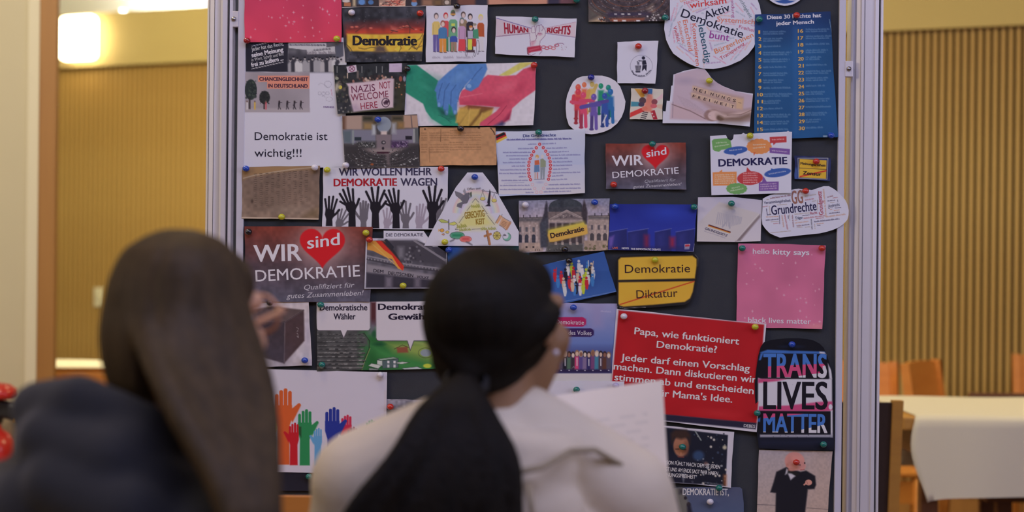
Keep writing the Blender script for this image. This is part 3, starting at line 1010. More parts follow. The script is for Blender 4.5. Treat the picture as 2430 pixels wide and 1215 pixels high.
# ---- cartoon group
def person(s, x, y, w, top, mid, low, hair, skin, shirt, leg, arms=None, skirt=False):
    """head at (x, top); shoulders at y, waist mid, feet low"""
    line = (70, 60, 76)
    if skirt: s.poly([(x - w * .8, mid - 8), (x + w * .8, mid - 8), (x + w, low - 10), (x - w, low - 10)], leg)
    else:
        s.poly([(x - w * .8, mid - 10), (x, mid), (x - w * .08, low), (x - w * .75, low)], leg); s.poly([(x + w * .8, mid - 10), (x, mid), (x + w * .1, low), (x + w * .8, low)], leg)
    s.line([(x - w * .7, low), (x - w * .1, low + 3)], 9, line); s.line([(x + w * .3, low), (x + w * .9, low + 3)], 9, line)
    s.poly([(x - w * .55, y), (x + w * .55, y), (x + w, y + 30), (x + w * 1.05, mid + 10), (x + w * .75, mid), (x - w * .75, mid), (x - w * 1.05, mid + 10), (x - w, y + 30)], shirt)
    s.line([(x - w * .7, y + 50), (x - w * .72, mid)], 3, line, .6); s.line([(x + w * .7, y + 50), (x + w * .72, mid)], 3, line, .6)
    s.ell(x, top + 12, 36, 48, hair); s.ell(x + 2, top + 24, 26, 36, skin)
def p(s):
    s.frame(*K2)
    sk = (214, 190, 190)
    A = [(1505, 330, 60, 235, 530, 790, (96, 84, 92), sk, (212, 184, 112), (104, 92, 160)), (1650, 320, 52, 230, 560, 780, (190, 48, 56), sk, (204, 80, 88), (70, 130, 100)),
         (1760, 300, 66, 190, 560, 780, (92, 116, 96), (110, 84, 80), (110, 164, 132), (62, 140, 100)), (1915, 300, 60, 215, 560, 770, (92, 74, 70), sk, (150, 126, 104), (120, 90, 90)),
         (2020, 335, 58, 245, 560, 770, (40, 34, 44), sk, (52, 46, 58), (50, 44, 56))]
    for a in A: person(s, a[0], a[1], a[2], a[3], a[4], a[5], a[6], a[7], a[8], a[9])
    s.rect(1722, 210, 1798, 232, (204, 150, 80)); s.rect(1735, 360, 1790, 400, (196, 204, 96))
    person(s, 2180, 350, 52, 255, 560, 780, (214, 200, 120), sk, (178, 86, 52), (206, 200, 214))
    person(s, 1895, 400, 58, 305, 600, 790, (108, 122, 124), sk, (186, 146, 186), (212, 72, 84), skirt=True)
    person(s, 1605, 420, 66, 350, 590, 800, (150, 90, 80), sk, (74, 120, 174), (218, 142, 70))
    person(s, 1770, 550, 56, 445, 640, 790, (58, 40, 48), sk, (66, 86, 168), (160, 126, 114))
    s.poly([(1980, 470), (2060, 470), (2060, 590), (1985, 590)], (176, 168, 196)); s.poly([(2060, 460), (2140, 440), (2150, 590), (2070, 590)], (76, 144, 116)); s.ell(2030, 430, 26, 34, sk); s.ell(2030, 408, 26, 18, (190, 120, 60)); s.ell(2088, 400, 26, 34, sk); s.ell(2088, 376, 28, 20, (150, 140, 130))
    s.rect(1985, 600, 2050, 760, (206, 210, 84)); s.rect(2050, 590, 2110, 710, (178, 62, 54)); s.rect(1960, 765, 2090, 800, (80, 60, 72))
    s.ring(2135, 720, 22, 110, 6, (80, 76, 92)); s.ring(1960, 790, 14, 70, 6, (80, 76, 92)); s.ring(2088, 830, 12, 30, 6, (80, 76, 92))
    for x0, x1, i in ((1450, 1570, 3), (1620, 1755, 4), (1820, 1900, 5), (1920, 2060, 6)): s.words(x0, 890, x1, 886, 34, (150, 142, 164), i, .6)
sheet('poster', 'white poster with a coloured cartoon group of people and a wheelchair user', [(1012, 14.5), (1158, 13), (1154, 147), (1011, 147.5)], 2, paint=p, res=1.1)


# ---- human rights fist drawing
def p(s):
    s.frame(*K3)
    ln = (110, 52, 96); rd = (176, 50, 76)
    s.poly([(150, 240), (600, 365), (600, 425), (150, 470)], (202, 178, 198)); s.poly([(780, 365), (1170, 285), (1160, 480), (780, 425)], (206, 186, 202))
    s.poly([(200, 290), (570, 380), (570, 410), (200, 440)], (204, 190, 206), 30)
    s.line([(155, 238), (600, 368)], 7, (88, 72, 150)); s.line([(150, 472), (600, 428)], 6, ln); s.line([(780, 362), (1168, 286)], 4, (170, 120, 150)); s.line([(780, 430), (1160, 482)], 6, (110, 70, 130))
    s.poly([(580, 430), (590, 590), (700, 590), (720, 520), (780, 450), (760, 350), (700, 320), (640, 330), (600, 360)], (210, 200, 214), 3)
    for L in ([(575, 430), (590, 590)], [(700, 590), (712, 530), (775, 460), (778, 400), (750, 340)], [(600, 420), (604, 350), (640, 335), (650, 420), (606, 426)], [(650, 420), (664, 340), (700, 325), (700, 410)], [(690, 330), (730, 320), (752, 370), (730, 400)], [(650, 430), (668, 480), (650, 525), (600, 540)], [(690, 430), (660, 470)], [(680, 430), (740, 440)]):
        s.line(L, 4, ln)
    s.ell(705, 440, 40, 30, (190, 90, 120), .9, a=.5); s.poly([(590, 540), (650, 530), (620, 590), (592, 590)], (198, 120, 146), 8, .7)
    s.poly([(550, 608), (715, 585), (735, 650), (600, 672), (560, 690)], rd, 3); s.line([(548, 620), (552, 690), (560, 700)], 12, (120, 40, 60)); s.poly([(570, 640), (700, 610), (702, 622), (575, 655)], (200, 96, 116), 3)
    for i in range(5): s.ring(755 + i * 42, 612 + (10 if i % 2 else -4) - (24 if i == 4 else 0), 26, 16, 9, rd if i != 3 else (200, 100, 110))
    s.line([(900, 600), (930, 560), (1000, 560), (1014, 575)], 5, ln); s.specks(12, 960, 590, 1050, 660, [(120, 90, 110), rd], 3, 7, 3)
    s.line([(565, 700), (600, 712), (650, 690)], 4, ln); s.line([(700, 700), (735, 660)], 4, ln)
sheet('poster', 'small white drawing of a fist breaking a chain lettered Human Rights', [(1177, 39.5), (1368, 45), (1363, 137), (1175, 129)], 2, paint=p, res=1.2, lift=(2, 0, 2, 0), texts=[
    T('HUMAN', 1197, 80.5, 1254, 77.2, 26, (160, 34, 58), .04, cap1=9), T('RIGHTS', 1297.5, 77.5, 1353, 83, 10, (160, 34, 58), .04, cap1=22)])


# ---- parliament seating photo at the top
def p(s):
    s.frame(*K3)
    s.noise(.3, 8, 3)
    s.poly([(1320, 290), (1560, 160), (1320, 60)], (96, 88, 84), 20); s.poly([(1335, 288), (1480, 215), (1560, 290)], (196, 168, 140), 12); s.poly([(2080, 120), (2180, 180), (2150, 60)], (170, 150, 140), 12)
    for i, ry in enumerate(range(20, 280, 30)):
        c = [(96, 72, 70), (70, 58, 66), (120, 76, 62), (62, 54, 62)][i % 4]
        s.line([(1840 + (180 + ry * 1.5) * math.cos(a), -60 + (60 + ry) * math.sin(a) * 1.05) for a in np.linspace(.25, 2.9, 30)], 9, c)
    g = s.rng
    for i in range(260):
        a = .15 + 2.8 * g.random(); k = int(g.integers(10)) * 28 + 5
        s.ell(1840 + (190 + k * 1.6) * math.cos(a), -60 + (64 + k) * math.sin(a) * 1.05, 9, 5, [(206, 200, 208), (150, 140, 150), (110, 88, 100), (54, 46, 56)][int(g.integers(4))], .6)
    s.poly([(1560, 165), (2130, 165), (2090, 200), (1600, 215)], (60, 52, 78), 8); s.poly([(1600, 240), (2050, 235), (2030, 262), (1640, 282)], (158, 88, 66), 6)
    for x in (1650, 1760, 1940): s.rect(x, 258, x + 50, 276, (222, 216, 220))
    for x in (1660, 1750, 1830, 1970): s.rect(x, 178, x + 36, 190, (222, 216, 220))
    s.specks(40, 2080, 180, 2340, 270, [(206, 198, 204), (88, 76, 80), (54, 46, 54)], 8, 20, 7); s.specks(20, 1450, 225, 1620, 280, [(212, 204, 208), (60, 46, 50), (170, 90, 60)], 8, 20, 8)
sheet('poster', 'dark photo of a round parliament chamber beside the round word cloud at the top', [(1397, -60), (1589, -60), (1588, 51), (1396, 53)], 1, bg=(70, 60, 66), paint=p, texts=())


# ---- round word cloud
def p(s):
    s.frame(*K4)
    cs = [(214, 150, 170), (150, 160, 180), (206, 130, 160), (216, 160, 150), (160, 120, 170)]
    L = [(280, 330, 330, 60), (260, 350, 400, 100), (220, 340, 280, 130), (560, 200, 720, 140), (620, 215, 820, 130), (1240, 60, 1370, 210), (1250, 190, 1400, 280), (1070, 230, 1160, 190), (990, 255, 1160, 270), (1490, 60, 1580, 160), (1480, 120, 1540, 240), (190, 590, 240, 370), (240, 500, 265, 700), (300, 760, 410, 860), (350, 740, 590, 910), (440, 860, 580, 1000), (300, 690, 440, 750), (690, 650, 740, 860), (720, 870, 735, 1080), (830, 690, 870, 830), (820, 660, 1050, 670), (910, 740, 1100, 690), (890, 910, 1090, 1030), (1000, 870, 1140, 830), (780, 1030, 1000, 1005), (1170, 970, 1300, 810), (1230, 960, 1310, 870), (1310, 860, 1440, 690), (1400, 810, 1510, 630), (840, 500, 1030, 530), (1070, 390, 1240, 400), (1140, 630, 1240, 615), (520, 370, 535, 570), (780, 440, 830, 500), (1490, 420, 1560, 430), (1100, 60, 1180, 20), (700, 220, 740, 230), (470, 80, 540, 180)]
    for i, (a, b, c, d) in enumerate(L): s.words(a, b, c, d, 20, cs[i % 5], i, .75)
sheet('poster', 'round white word cloud with Demokratie, Aktiv, lebendig and bunt, near the top right', [(1589, -60), (1589, 49), (1577, 50), (1575.5, 70), (1580, 95), (1588, 113), (1597, 128), (1615, 141), (1632, 151), (1650, 159), (1668, 163.5), (1692, 164.5), (1712, 161), (1730, 156), (1757, 144), (1775, 129), (1788, 112), (1796, 90), (1804, 60), (1806, 36), (1802, 14), (1793, -10), (1775, -40), (1760, -60)], 2, paint=p, poly=True, res=1.3, lift=(0, 0, 3, 5), texts=[
    T('Demokratie', 1614, 39.7, 1760, 91.5, 19.5, (26, 24, 50), .006), T('Aktiv', 1673.5, 47.5, 1733, 26, 19, (26, 24, 50), .006), T('wirksam', 1637, 20.5, 1723.5, 8.5, 15, (206, 64, 66), .01),
    T('Systemische', 1700, 51.5, 1801, 59.5, 12, (226, 132, 120), .01), T('bunt', 1682, 90.5, 1729, 98.5, 17, (150, 62, 150), .008), T('BürgerInnen', 1697, 128.5, 1788, 87.5, 11.5, (222, 130, 88), .006),
    T('Transparenz', 1711, 143.5, 1767, 107, 8.5, (196, 66, 84)), T('Freiheit', 1752, 67.5, 1793, 78.5, 8.5, (190, 96, 132)), T('lebendig', 1656, 61, 1673, 151, 15, (44, 84, 108), .006),
    T('Konsensieren', 1641.5, 57, 1651, 157, 10, (214, 104, 84), .006), T('Entscheid', 1619.5, 49, 1634, 122.5, 11, (222, 124, 104), .006), T('Solidarität', 1607, 52, 1619, 105.5, 7, (222, 130, 110)),
    T('Vielfalt', 1596.5, 64, 1607, 100, 8, (196, 76, 90)), T('Gerechtigkeit', 1742, -20, 1778.5, 44, 8, (120, 134, 146)), T('Entscheidung', 1731, -40, 1737, 43, 7, (176, 96, 150)), T('Nachhaltig', 1624.5, 12.5, 1668, -3, 8, (220, 110, 130)), T('Glück', 1614.5, 7, 1636, -2, 8, (220, 150, 120))])


# ---- globe
def p(s):
    s.ell(1862, -42, 55, 55, (206, 204, 226)); s.ell(1862, -42, 50, 51, (52, 84, 158))
    for a in ((1840, -6, 22, 8), (1880, -4, 16, 6), (1895, -20, 12, 10), (1850, -30, 24, 12), (1826, -16, 8, 8)): s.ell(*a, (206, 208, 226))
sheet('poster', 'round blue and white globe picture at the top edge right of the word cloud', [(1862 + 56 * math.cos(a), -42 + 56 * math.sin(a)) for a in np.linspace(0, 6.283, 40)[:-1]], 1, paint=p, poly=True, res=1.3)


# ---- 30 rights
def p(s):
    s.frame(*K5)
    s.vgrad(100, (28, 52, 104), 420, (34, 80, 132)); s.noise(.10, 60, 4)
    s.rect(370, 240, 395, 1130, (52, 100, 166), 14, .5)
    s.line([(665, 170), (690, 300), (725, 560)], 4, (150, 176, 200), .8); s.ell(675, 1132, 22, 10, (70, 130, 210), .6); s.rect(615, 1150, 650, 1166, (190, 205, 225), a=.7)
    for i in range(15):
        for x, w, sd in ((108, 245, 1), (468, 220, 40)):
            y = (282 if x < 200 else 262) + i * (58.6 if x < 200 else 58.9) - (0 if x < 200 else 0)
            two = (i * 7 + sd) % 3 != 0
            g = np.random.default_rng(i + sd); ww = w * (.55 + .45 * g.random())
            if two: s.words(x, y - 4, x + ww, y - 7, 13, (140, 166, 200), i + sd, .45); s.words(x, y + 14, x + ww * .9, y + 11, 13, (140, 166, 200), i + sd + 9, .45)
            else: s.words(x, y + 4, x + ww, y, 14, (140, 166, 200), i + sd, .45)
ts = [T('Diese 30 Rechte hat', 1819, 46.8, 1947, 42, 9, (214, 218, 236), .03), T('jeder Mensch', 1840.5, 61, 1930, 57, 9, (214, 218, 236), .03)]
for i in range(15):
    n = str(i + 1); y = (290 + i * 58.9) / 3.575
    ts.append(T(n, (66 if i < 9 else 58) / 3.575 + 1780, y, (82 if i == 0 else 92 if i < 9 else 105) / 3.575 + 1780, y, 8, (214, 168, 92), .03))
    y = (281 + i * 58.9) / 3.575
    ts.append(T(str(i + 16), (400 + i * .6) / 3.575 + 1780, y, (446 + i) / 3.575 + 1780, y, 8.2, (214, 168, 92), .03))
sheet('poster', 'tall glossy blue poster listing thirty rights, Diese 30 Rechte hat jeder Mensch', [(1791, 36), (1968, 29), (1987, 326), (1789, 331)], 3, bg=(34, 86, 142), paint=p, texts=ts, gloss=True, lift=(0, 5, 0, 0), res=1.3)


# ---- nazis not welcome photo
def p(s):
    s.frame(*F4)
    s.noise(.4, 9, 3)
    s.rect(0, 60, 1700, 330, (44, 46, 52), 20); s.specks(26, 0, 60, 1640, 320, [(34, 36, 40), (58, 62, 66)], 30, 90, 2)
    for x in (100, 650, 970, 1100): s.rect(x - 8, 120, x + 8, 270, (136, 136, 140))
    s.rect(1390, 480, 1620, 1100, (58, 56, 40), 30); s.poly([(380, 1130), (1500, 1010), (1500, 1200), (300, 1200)], (62, 60, 40), 12)
    s.specks(44, 380, 330, 1350, 470, [(150, 104, 96), (176, 130, 118), (90, 66, 62), (52, 44, 46), (196, 170, 160)], 22, 42, 4, 1.2)
    s.specks(70, 0, 350, 320, 900, [(36, 40, 40), (58, 62, 58), (100, 90, 84), (48, 44, 50)], 25, 60, 5); s.specks(30, 20, 850, 430, 1170, [(120, 116, 116), (60, 60, 56), (40, 42, 44)], 14, 32, 6)
    s.ell(170, 585, 42, 42, (206, 188, 70)); s.poly([(60, 520), (110, 480), (160, 560), (100, 690), (30, 650)], (170, 160, 150), 8); s.ell(95, 390, 40, 34, (150, 150, 136)); s.ell(1505, 400, 36, 60, (150, 80, 66)); s.ell(1590, 400, 30, 60, (130, 136, 160)); s.specks(8, 1380, 430, 1610, 780, [(150, 140, 130), (170, 110, 80)], 14, 30, 8)
    s.poly([(300, 500), (700, 470), (1310, 385), (1360, 405), (1345, 1035), (470, 1130), (360, 760), (350, 580)], (206, 182, 198), 4)
    s.poly([(470, 1110), (600, 1080), (520, 980), (440, 1000)], (180, 156, 182), 14); s.noise(.05, 30, 8, (300, 400, 1360, 1130))
    s.poly([(305, 130), (520, 92), (545, 235), (335, 272)], (204, 190, 210)); s.rect(316, 270, 342, 390, (190, 170, 160)); s.rect(545, 230, 570, 380, (150, 130, 126), 6)
    s.ring(425, 178, 62, 62, 13, (120, 40, 84)); s.line([(385, 140), (465, 216)], 14, (120, 40, 84)); s.line([(465, 140), (385, 216)], 14, (120, 40, 84))
    s.poly([(1252, 62), (1536, 55), (1532, 248), (1250, 252)], (196, 176, 208)); s.words(1330, 120, 1460, 118, 26, (176, 150, 190), 3, .5)
    s.ring(1176, 928, 84, 96, 18, (66, 40, 60))
    for x in (0, 46): s.poly([(1120 + x, 930), (1190 + x, 860), (1205 + x, 900), (1150 + x, 975)], (66, 40, 60), 3); s.line([(1205 + x, 870), (1165 + x, 980)], 10, (66, 40, 60))
rv = (150, 46, 74)
sheet('poster', 'dark photo of a night protest with a banner reading Nazis not welcome here', [(792, 155), (967, 150), (960, 262), (802, 271)], 3, bg=(44, 44, 48), paint=p, res=1.0, lift=(0, 0, 3, 6), gloss=True, texts=Tf(*F4,
    T('NAZIS', 425, 712, 945, 664, 150, (112, 52, 84), .0), T('NOT', 1045, 622, 1285, 606, 150, rv, .0), T('WELCOME', 415, 890, 1240, 805, 145, (126, 50, 78), .0), T('HERE', 630, 1078, 1000, 1038, 140, rv, .0)))


# ---- stacked coloured hands
def p(s):
    s.frame(*K7)
    s.poly([(1820, 178), (2050, 38), (2190, 38), (1920, 182)], (206, 196, 112), 3)
    gr = (44, 138, 116)
    s.poly([(828, 70), (940, 65), (1170, 235), (1150, 330), (1240, 420), (1400, 610), (1390, 725), (1240, 725), (1100, 640), (1040, 560), (1010, 480), (820, 360)], gr, 3)
    s.poly([(1050, 200), (1170, 235), (1150, 400), (1200, 560), (1130, 560)], (34, 110, 96), 40, .7); s.poly([(1090, 560), (1240, 640), (1390, 640), (1380, 725), (1240, 725), (1100, 640)], (60, 160, 132), 24, .6)
    for i in range(3): s.line([(1170 + i * 40, 600 + i * 16), (1310, 650 + i * 20)], 5, (30, 96, 86), .8)
    s.ell(1040, 300, 120, 40, (66, 158, 136), .9, .6, .5)
    ye = (196, 158, 82)
    s.poly([(1350, 600), (1480, 490), (1760, 520), (1700, 640), (1520, 725), (1390, 725)], (120, 84, 44), 3)
    for a in ([(1360, 610), (1400, 520), (1480, 505), (1500, 560), (1400, 690), (1360, 680)], [(1380, 725), (1510, 530), (1620, 530), (1600, 590), (1490, 725)], [(1520, 725), (1640, 580), (1760, 530), (1740, 600), (1600, 725)]):
        s.poly(a, ye, 6); s.line([a[1], a[-1]], 14, (220, 184, 110), .35)
    pk = (208, 82, 110)
    s.poly([(2215, 70), (2215, 330), (2060, 440), (1960, 530), (1930, 640), (1840, 700), (1700, 725), (1610, 715), (1620, 680), (1790, 560), (1830, 515), (1640, 500), (1400, 492), (1388, 430), (1420, 340), (1600, 240), (1700, 172), (1860, 185), (2000, 175), (2080, 110)], pk, 3)
    s.poly([(1400, 490), (1640, 500), (1830, 515), (1900, 450), (1640, 440), (1420, 470)], (170, 50, 80), 24, .7); s.ell(1900, 300, 180, 80, (226, 108, 132), .9, -.4, .6); s.ell(2050, 300, 60, 130, (180, 60, 88), .9, .6, .6); s.line([(1420, 410), (1560, 385), (1640, 370)], 10, (226, 120, 140), .6)
    s.line([(1700, 700), (1830, 590), (1900, 500)], 8, (160, 44, 74), .8)
    s.poly([(1840, 700), (1930, 650), (1945, 560), (1880, 640)], (150, 46, 80), 8); s.poly([(1760, 722), (1850, 668), (1880, 690), (1860, 718)], (70, 66, 110), 8)
    bl = (86, 128, 196)
    s.poly([(1395, 50), (1680, 50), (1695, 110), (1650, 210), (1600, 300), (1520, 348), (1465, 330), (1455, 290), (1520, 220), (1400, 360), (1375, 460), (1370, 590), (1335, 600), (1315, 520), (1285, 480), (1275, 600), (1240, 600), (1215, 500), (1205, 520), (1165, 515), (1150, 400), (1150, 360), (1130, 340), (1170, 240), (1280, 140)], bl, 3)
    s.ell(1400, 190, 150, 60, (108, 150, 212), .9, -.6, .7)
    for a in ([(1215, 260), (1190, 330), (1170, 430)], [(1290, 260), (1240, 340), (1222, 520)], [(1360, 280), (1310, 350), (1300, 560)], [(1440, 300), (1395, 370), (1380, 460)], [(1530, 220), (1580, 150), (1640, 90)]): s.line(a, 9, (56, 88, 150), .7)
    s.ell(1500, 292, 24, 22, (128, 164, 216)); s.ell(1180, 490, 14, 24, (120, 158, 214)); s.ell(1258, 578, 14, 24, (120, 158, 214)); s.ell(1350, 572, 14, 24, (120, 158, 214))
    s.poly([(1180, 535), (1240, 560), (1260, 610), (1210, 590)], (26, 70, 74), 12, .9); s.poly([(1280, 600), (1360, 600), (1350, 640), (1290, 640)], (30, 84, 80), 12, .7)
    s.noise(.03, 6, 4)
sheet('poster', 'large photo of green, blue, pink and yellow painted hands stacked together', [(963, 155), (1273, 148.5), (1266, 298), (959.5, 300)], 2, bg=(210, 202, 218), paint=p, lift=(0, 0, 4, 0), res=1.5)


# ---- plenary hall photo
def p(s):
    s.frame(*F3)
    s.rect(20, 80, 460, 380, (172, 146, 138), 6); s.rect(20, 100, 90, 380, (96, 64, 50), 10); s.rect(440, 90, 720, 370, (104, 92, 80), 8); s.rect(470, 240, 640, 370, (150, 122, 84), 8); s.rect(460, 110, 640, 180, (52, 52, 42), 8)
    s.rect(1030, 80, 1300, 370, (112, 96, 76), 8); s.rect(1290, 80, 1590, 340, (176, 142, 126), 4); s.line([(1440, 90), (1470, 400), (1500, 660)], 22, (110, 92, 96)); s.rect(1060, 110, 1260, 180, (58, 54, 42), 8); s.rect(1180, 230, 1290, 340, (146, 112, 74), 8)
    s.poly([(40, 380), (700, 380), (720, 660), (50, 660)], (124, 122, 144), 4); s.poly([(40, 400), (220, 390), (210, 660), (60, 640)], (92, 104, 116), 8); s.rect(228, 390, 268, 690, (138, 144, 152)); s.poly([(1040, 380), (1600, 350), (1620, 660), (1040, 640)], (128, 120, 142), 4); s.poly([(1500, 350), (1610, 340), (1620, 640), (1530, 640)], (92, 94, 98), 6); s.rect(1480, 360, 1520, 650, (150, 150, 156))
    s.rect(280, 530, 420, 600, (44, 52, 62)); s.rect(1325, 505, 1462, 580, (36, 32, 44))
    s.rect(720, 90, 1035, 480, (78, 72, 76), 6); s.ell(880, 270, 150, 160, (140, 148, 166)); s.poly([(740, 220), (1010, 220), (960, 400), (800, 400)], (140, 148, 166), 10); s.rect(690, 290, 735, 380, (50, 46, 56), 6)
    s.rect(640, 270, 716, 480, (176, 178, 190), 6); s.rect(1040, 240, 1130, 460, (160, 160, 172), 8); s.rect(820, 405, 945, 490, (210, 190, 190), 4)
    s.rect(720, 480, 1030, 780, (126, 112, 122), 4); s.ell(875, 640, 48, 40, (64, 58, 66)); s.ell(880, 638, 22, 16, (170, 160, 168))
    s.rect(320, 620, 720, 750, (60, 60, 62), 8); s.rect(1035, 610, 1370, 750, (72, 52, 88), 8); s.specks(70, 330, 625, 700, 740, [(120, 120, 124), (40, 42, 44), (96, 92, 96), (180, 178, 186)], 8, 18, 3); s.specks(60, 1045, 620, 1380, 740, [(120, 84, 136), (52, 40, 66), (170, 150, 184)], 8, 18, 4)
    s.poly([(420, 780), (720, 770), (1350, 765), (1000, 900), (700, 900)], (146, 130, 134), 8)
    s.poly([(50, 690), (330, 690), (640, 860), (1000, 900), (1420, 700), (1640, 650), (1640, 1160), (60, 1160)], (58, 54, 58), 12)
    g = s.rng
    for i in range(330):
        a = .1 + 2.95 * g.random(); k = 130 + 50 * int(g.integers(9)); x, y = 850 + (k * 1.75) * math.cos(a), 760 + k * .82 * math.sin(a)
        s.ell(x, y, 14, 12, [(40, 38, 46), (66, 62, 70), (110, 104, 110), (84, 66, 72), (46, 46, 42), (150, 146, 154)][int(g.integers(6))], .7)
    for k in (230, 300, 370, 440): s.line([(850 + k * 1.75 * math.cos(a), 775 + k * .82 * math.sin(a)) for a in np.linspace(.5, 2.8, 20)], 7, (128, 126, 132), .5)
    s.rect(740, 830, 985, 868, (66, 36, 50)); s.ell(865, 760, 24, 30, (40, 30, 40)); s.poly([(930, 880), (985, 880), (1000, 1100), (960, 1100)], (120, 106, 112), 8); s.ell(640, 1090, 44, 28, (156, 84, 50), .5)
    for x, y in ((320, 975), (620, 985), (1140, 895), (1070, 980), (1540, 965), (1500, 990), (1420, 1035), (1300, 1085), (1240, 1100), (910, 1140), (360, 1100), (430, 1110)): s.ell(x, y, 20, 9, (200, 198, 204))
sheet('poster', 'photo of a large parliament assembly hall left of the old parchment print', [(813, 275.5), (991, 272.5), (997, 396), (819, 400)], 4, bg=(90, 84, 90), paint=p, res=1.1, lift=(0, 0, 2, 0))


# ---- parchment
def p(s):
    s.noise(.06, 40, 2); s.noise(.05, 6, 3)
    for i in range(10):
        y = 311 + i * 5.6
        for x0, x1 in ((1000, 1014), (1020, 1066), (1068, 1098), (1100, 1142 - (i == 9) * 60)):
            if x1 > x0 and (i * 3 + x0) % 5: s.words(x0, y + .5, x1, y, 2.0, (118, 82, 56), i * 7 + x0, .5)
    s.line([(1046, 307), (1046, 336)], 1.2, (96, 66, 46), .8); s.rect(1134, 303, 1139, 306, (60, 40, 34)); s.ell(1009, 307, 2, 2, (60, 40, 34)); s.line([(1178, 303), (1164, 304), (1172, 314), (1174, 320)], 2.2, (66, 46, 40)); s.line([(1019, 350), (1020, 385)], 1.5, (110, 76, 52), .6)
    s.rect(1015, 303, 1130, 306, (140, 100, 70), 3, .5)
sheet('poster', 'brown print of an old parchment document with faded handwriting', [(996.5, 303), (1176, 303), (1178.5, 392), (996, 394)], 3, bg=(190, 142, 106), paint=p, lift=(0, 3, 4, 0))


# ---- Die Grundrechte
def p(s):
    s.frame(*F5)
    s.vgrad(60, (198, 200, 226), 700, (182, 188, 222)); s.vgrad(650, (190, 192, 222), 1150, (206, 200, 214), 0, 1600)
    s.poly([(50, 150), (180, 98), (222, 160), (232, 190), (60, 280)], (206, 170, 74)); s.poly([(50, 150), (205, 100), (228, 165), (58, 245)], (176, 34, 40)); s.poly([(50, 175), (182, 98), (212, 140), (54, 205)], (30, 28, 34)); s.poly([(50, 245), (225, 165), (240, 195), (62, 290)], (220, 180, 78))
    c = (84, 80, 146)
    rows = [(595, 735, 300, 835, 1060), (425, 680, 375, 905, 1255), (170, 635, 440, 945, 1280), (225, 605, 495, 975, 1480), (280, 580, 552, 1005, 1270), (170, 560, 612, 1020, 1335), (320, 550, 672, 1020, 1335), (125, 550, 735, 1020, 1280), (105, 560, 796, 1010, 1480), (440, 565, 852, 1000, 1190), (145, 585, 915, 990, 1255), (120, 615, 1000, 945, 1470), (120, 650, 1068, 905, 1490), (555, 690, 1120, 860, 1325)]
    for i, (a, b, y, c0, d) in enumerate(rows):
        s.words(a, y + 12, b, y + 8, 19, c, i, .62); s.words(c0, y + 6 - i * .6, d, y - 2 - i, 19, c, i + 30, .62)
    s.words(235, 240, 1330, 220, 26, (64, 60, 132), 3, .9)
    R = (190, 48, 62); V = [(790, 305), (733, 365), (688, 430), (655, 490), (630, 548), (611, 608), (604, 668), (602, 730), (605, 793), (615, 850), (635, 905), (852, 363), (893, 423), (928, 480), (952, 538), (969, 600), (974, 660), (972, 718), (964, 778), (952, 838), (940, 898)]
    for i, (x, y) in enumerate(V): s.ell(x, y, 30, 30, (224, 170, 186)); s.ell(x, y, 25, 25, R); s.ell(x, y, 9, 11, (226, 200, 214))
    for x, y in ((668, 988), (705, 1055), (740, 1118), (897, 983), (857, 1050), (812, 1115)): s.ring(x, y, 22, 22, 6, (224, 150, 160))
    s.ell(790, 950, 90, 30, (160, 160, 200), .9, 0, .6)
    s.poly([(705, 580), (780, 570), (790, 650), (705, 660)], (196, 100, 70)); s.poly([(700, 660), (785, 655), (790, 770), (695, 780)], (96, 126, 172)); s.rect(704, 780, 724, 890, (196, 160, 150)); s.rect(740, 780, 765, 890, (196, 140, 140)); s.ell(747, 515, 30, 34, (206, 160, 96)); s.ell(742, 535, 16, 20, (220, 190, 180))
    s.poly([(800, 560), (840, 545), (895, 590), (895, 690), (800, 700)], (142, 148, 128)); s.poly([(800, 700), (885, 690), (872, 890), (848, 890), (842, 740), (830, 890), (805, 890)], (140, 146, 160)); s.ell(836, 510, 24, 34, (206, 196, 204)); s.line([(700, 900), (870, 895)], 8, (90, 90, 120))
    s.words(190, 965, 530, 955, 4, (150, 150, 190), 5, .5)
sheet('poster', 'pale blue sheet Die Grundrechte with red numbered circles around a couple', [(1176, 313), (1388, 308), (1387, 459), (1184, 466)], 2, bg=(184, 188, 220), paint=p, res=1.0, lift=(0, 4, 2, 3), texts=Tf(*F5,
    T('Die Grundrechte', 508, 187, 1066, 170, 48, (44, 52, 128), .02)))


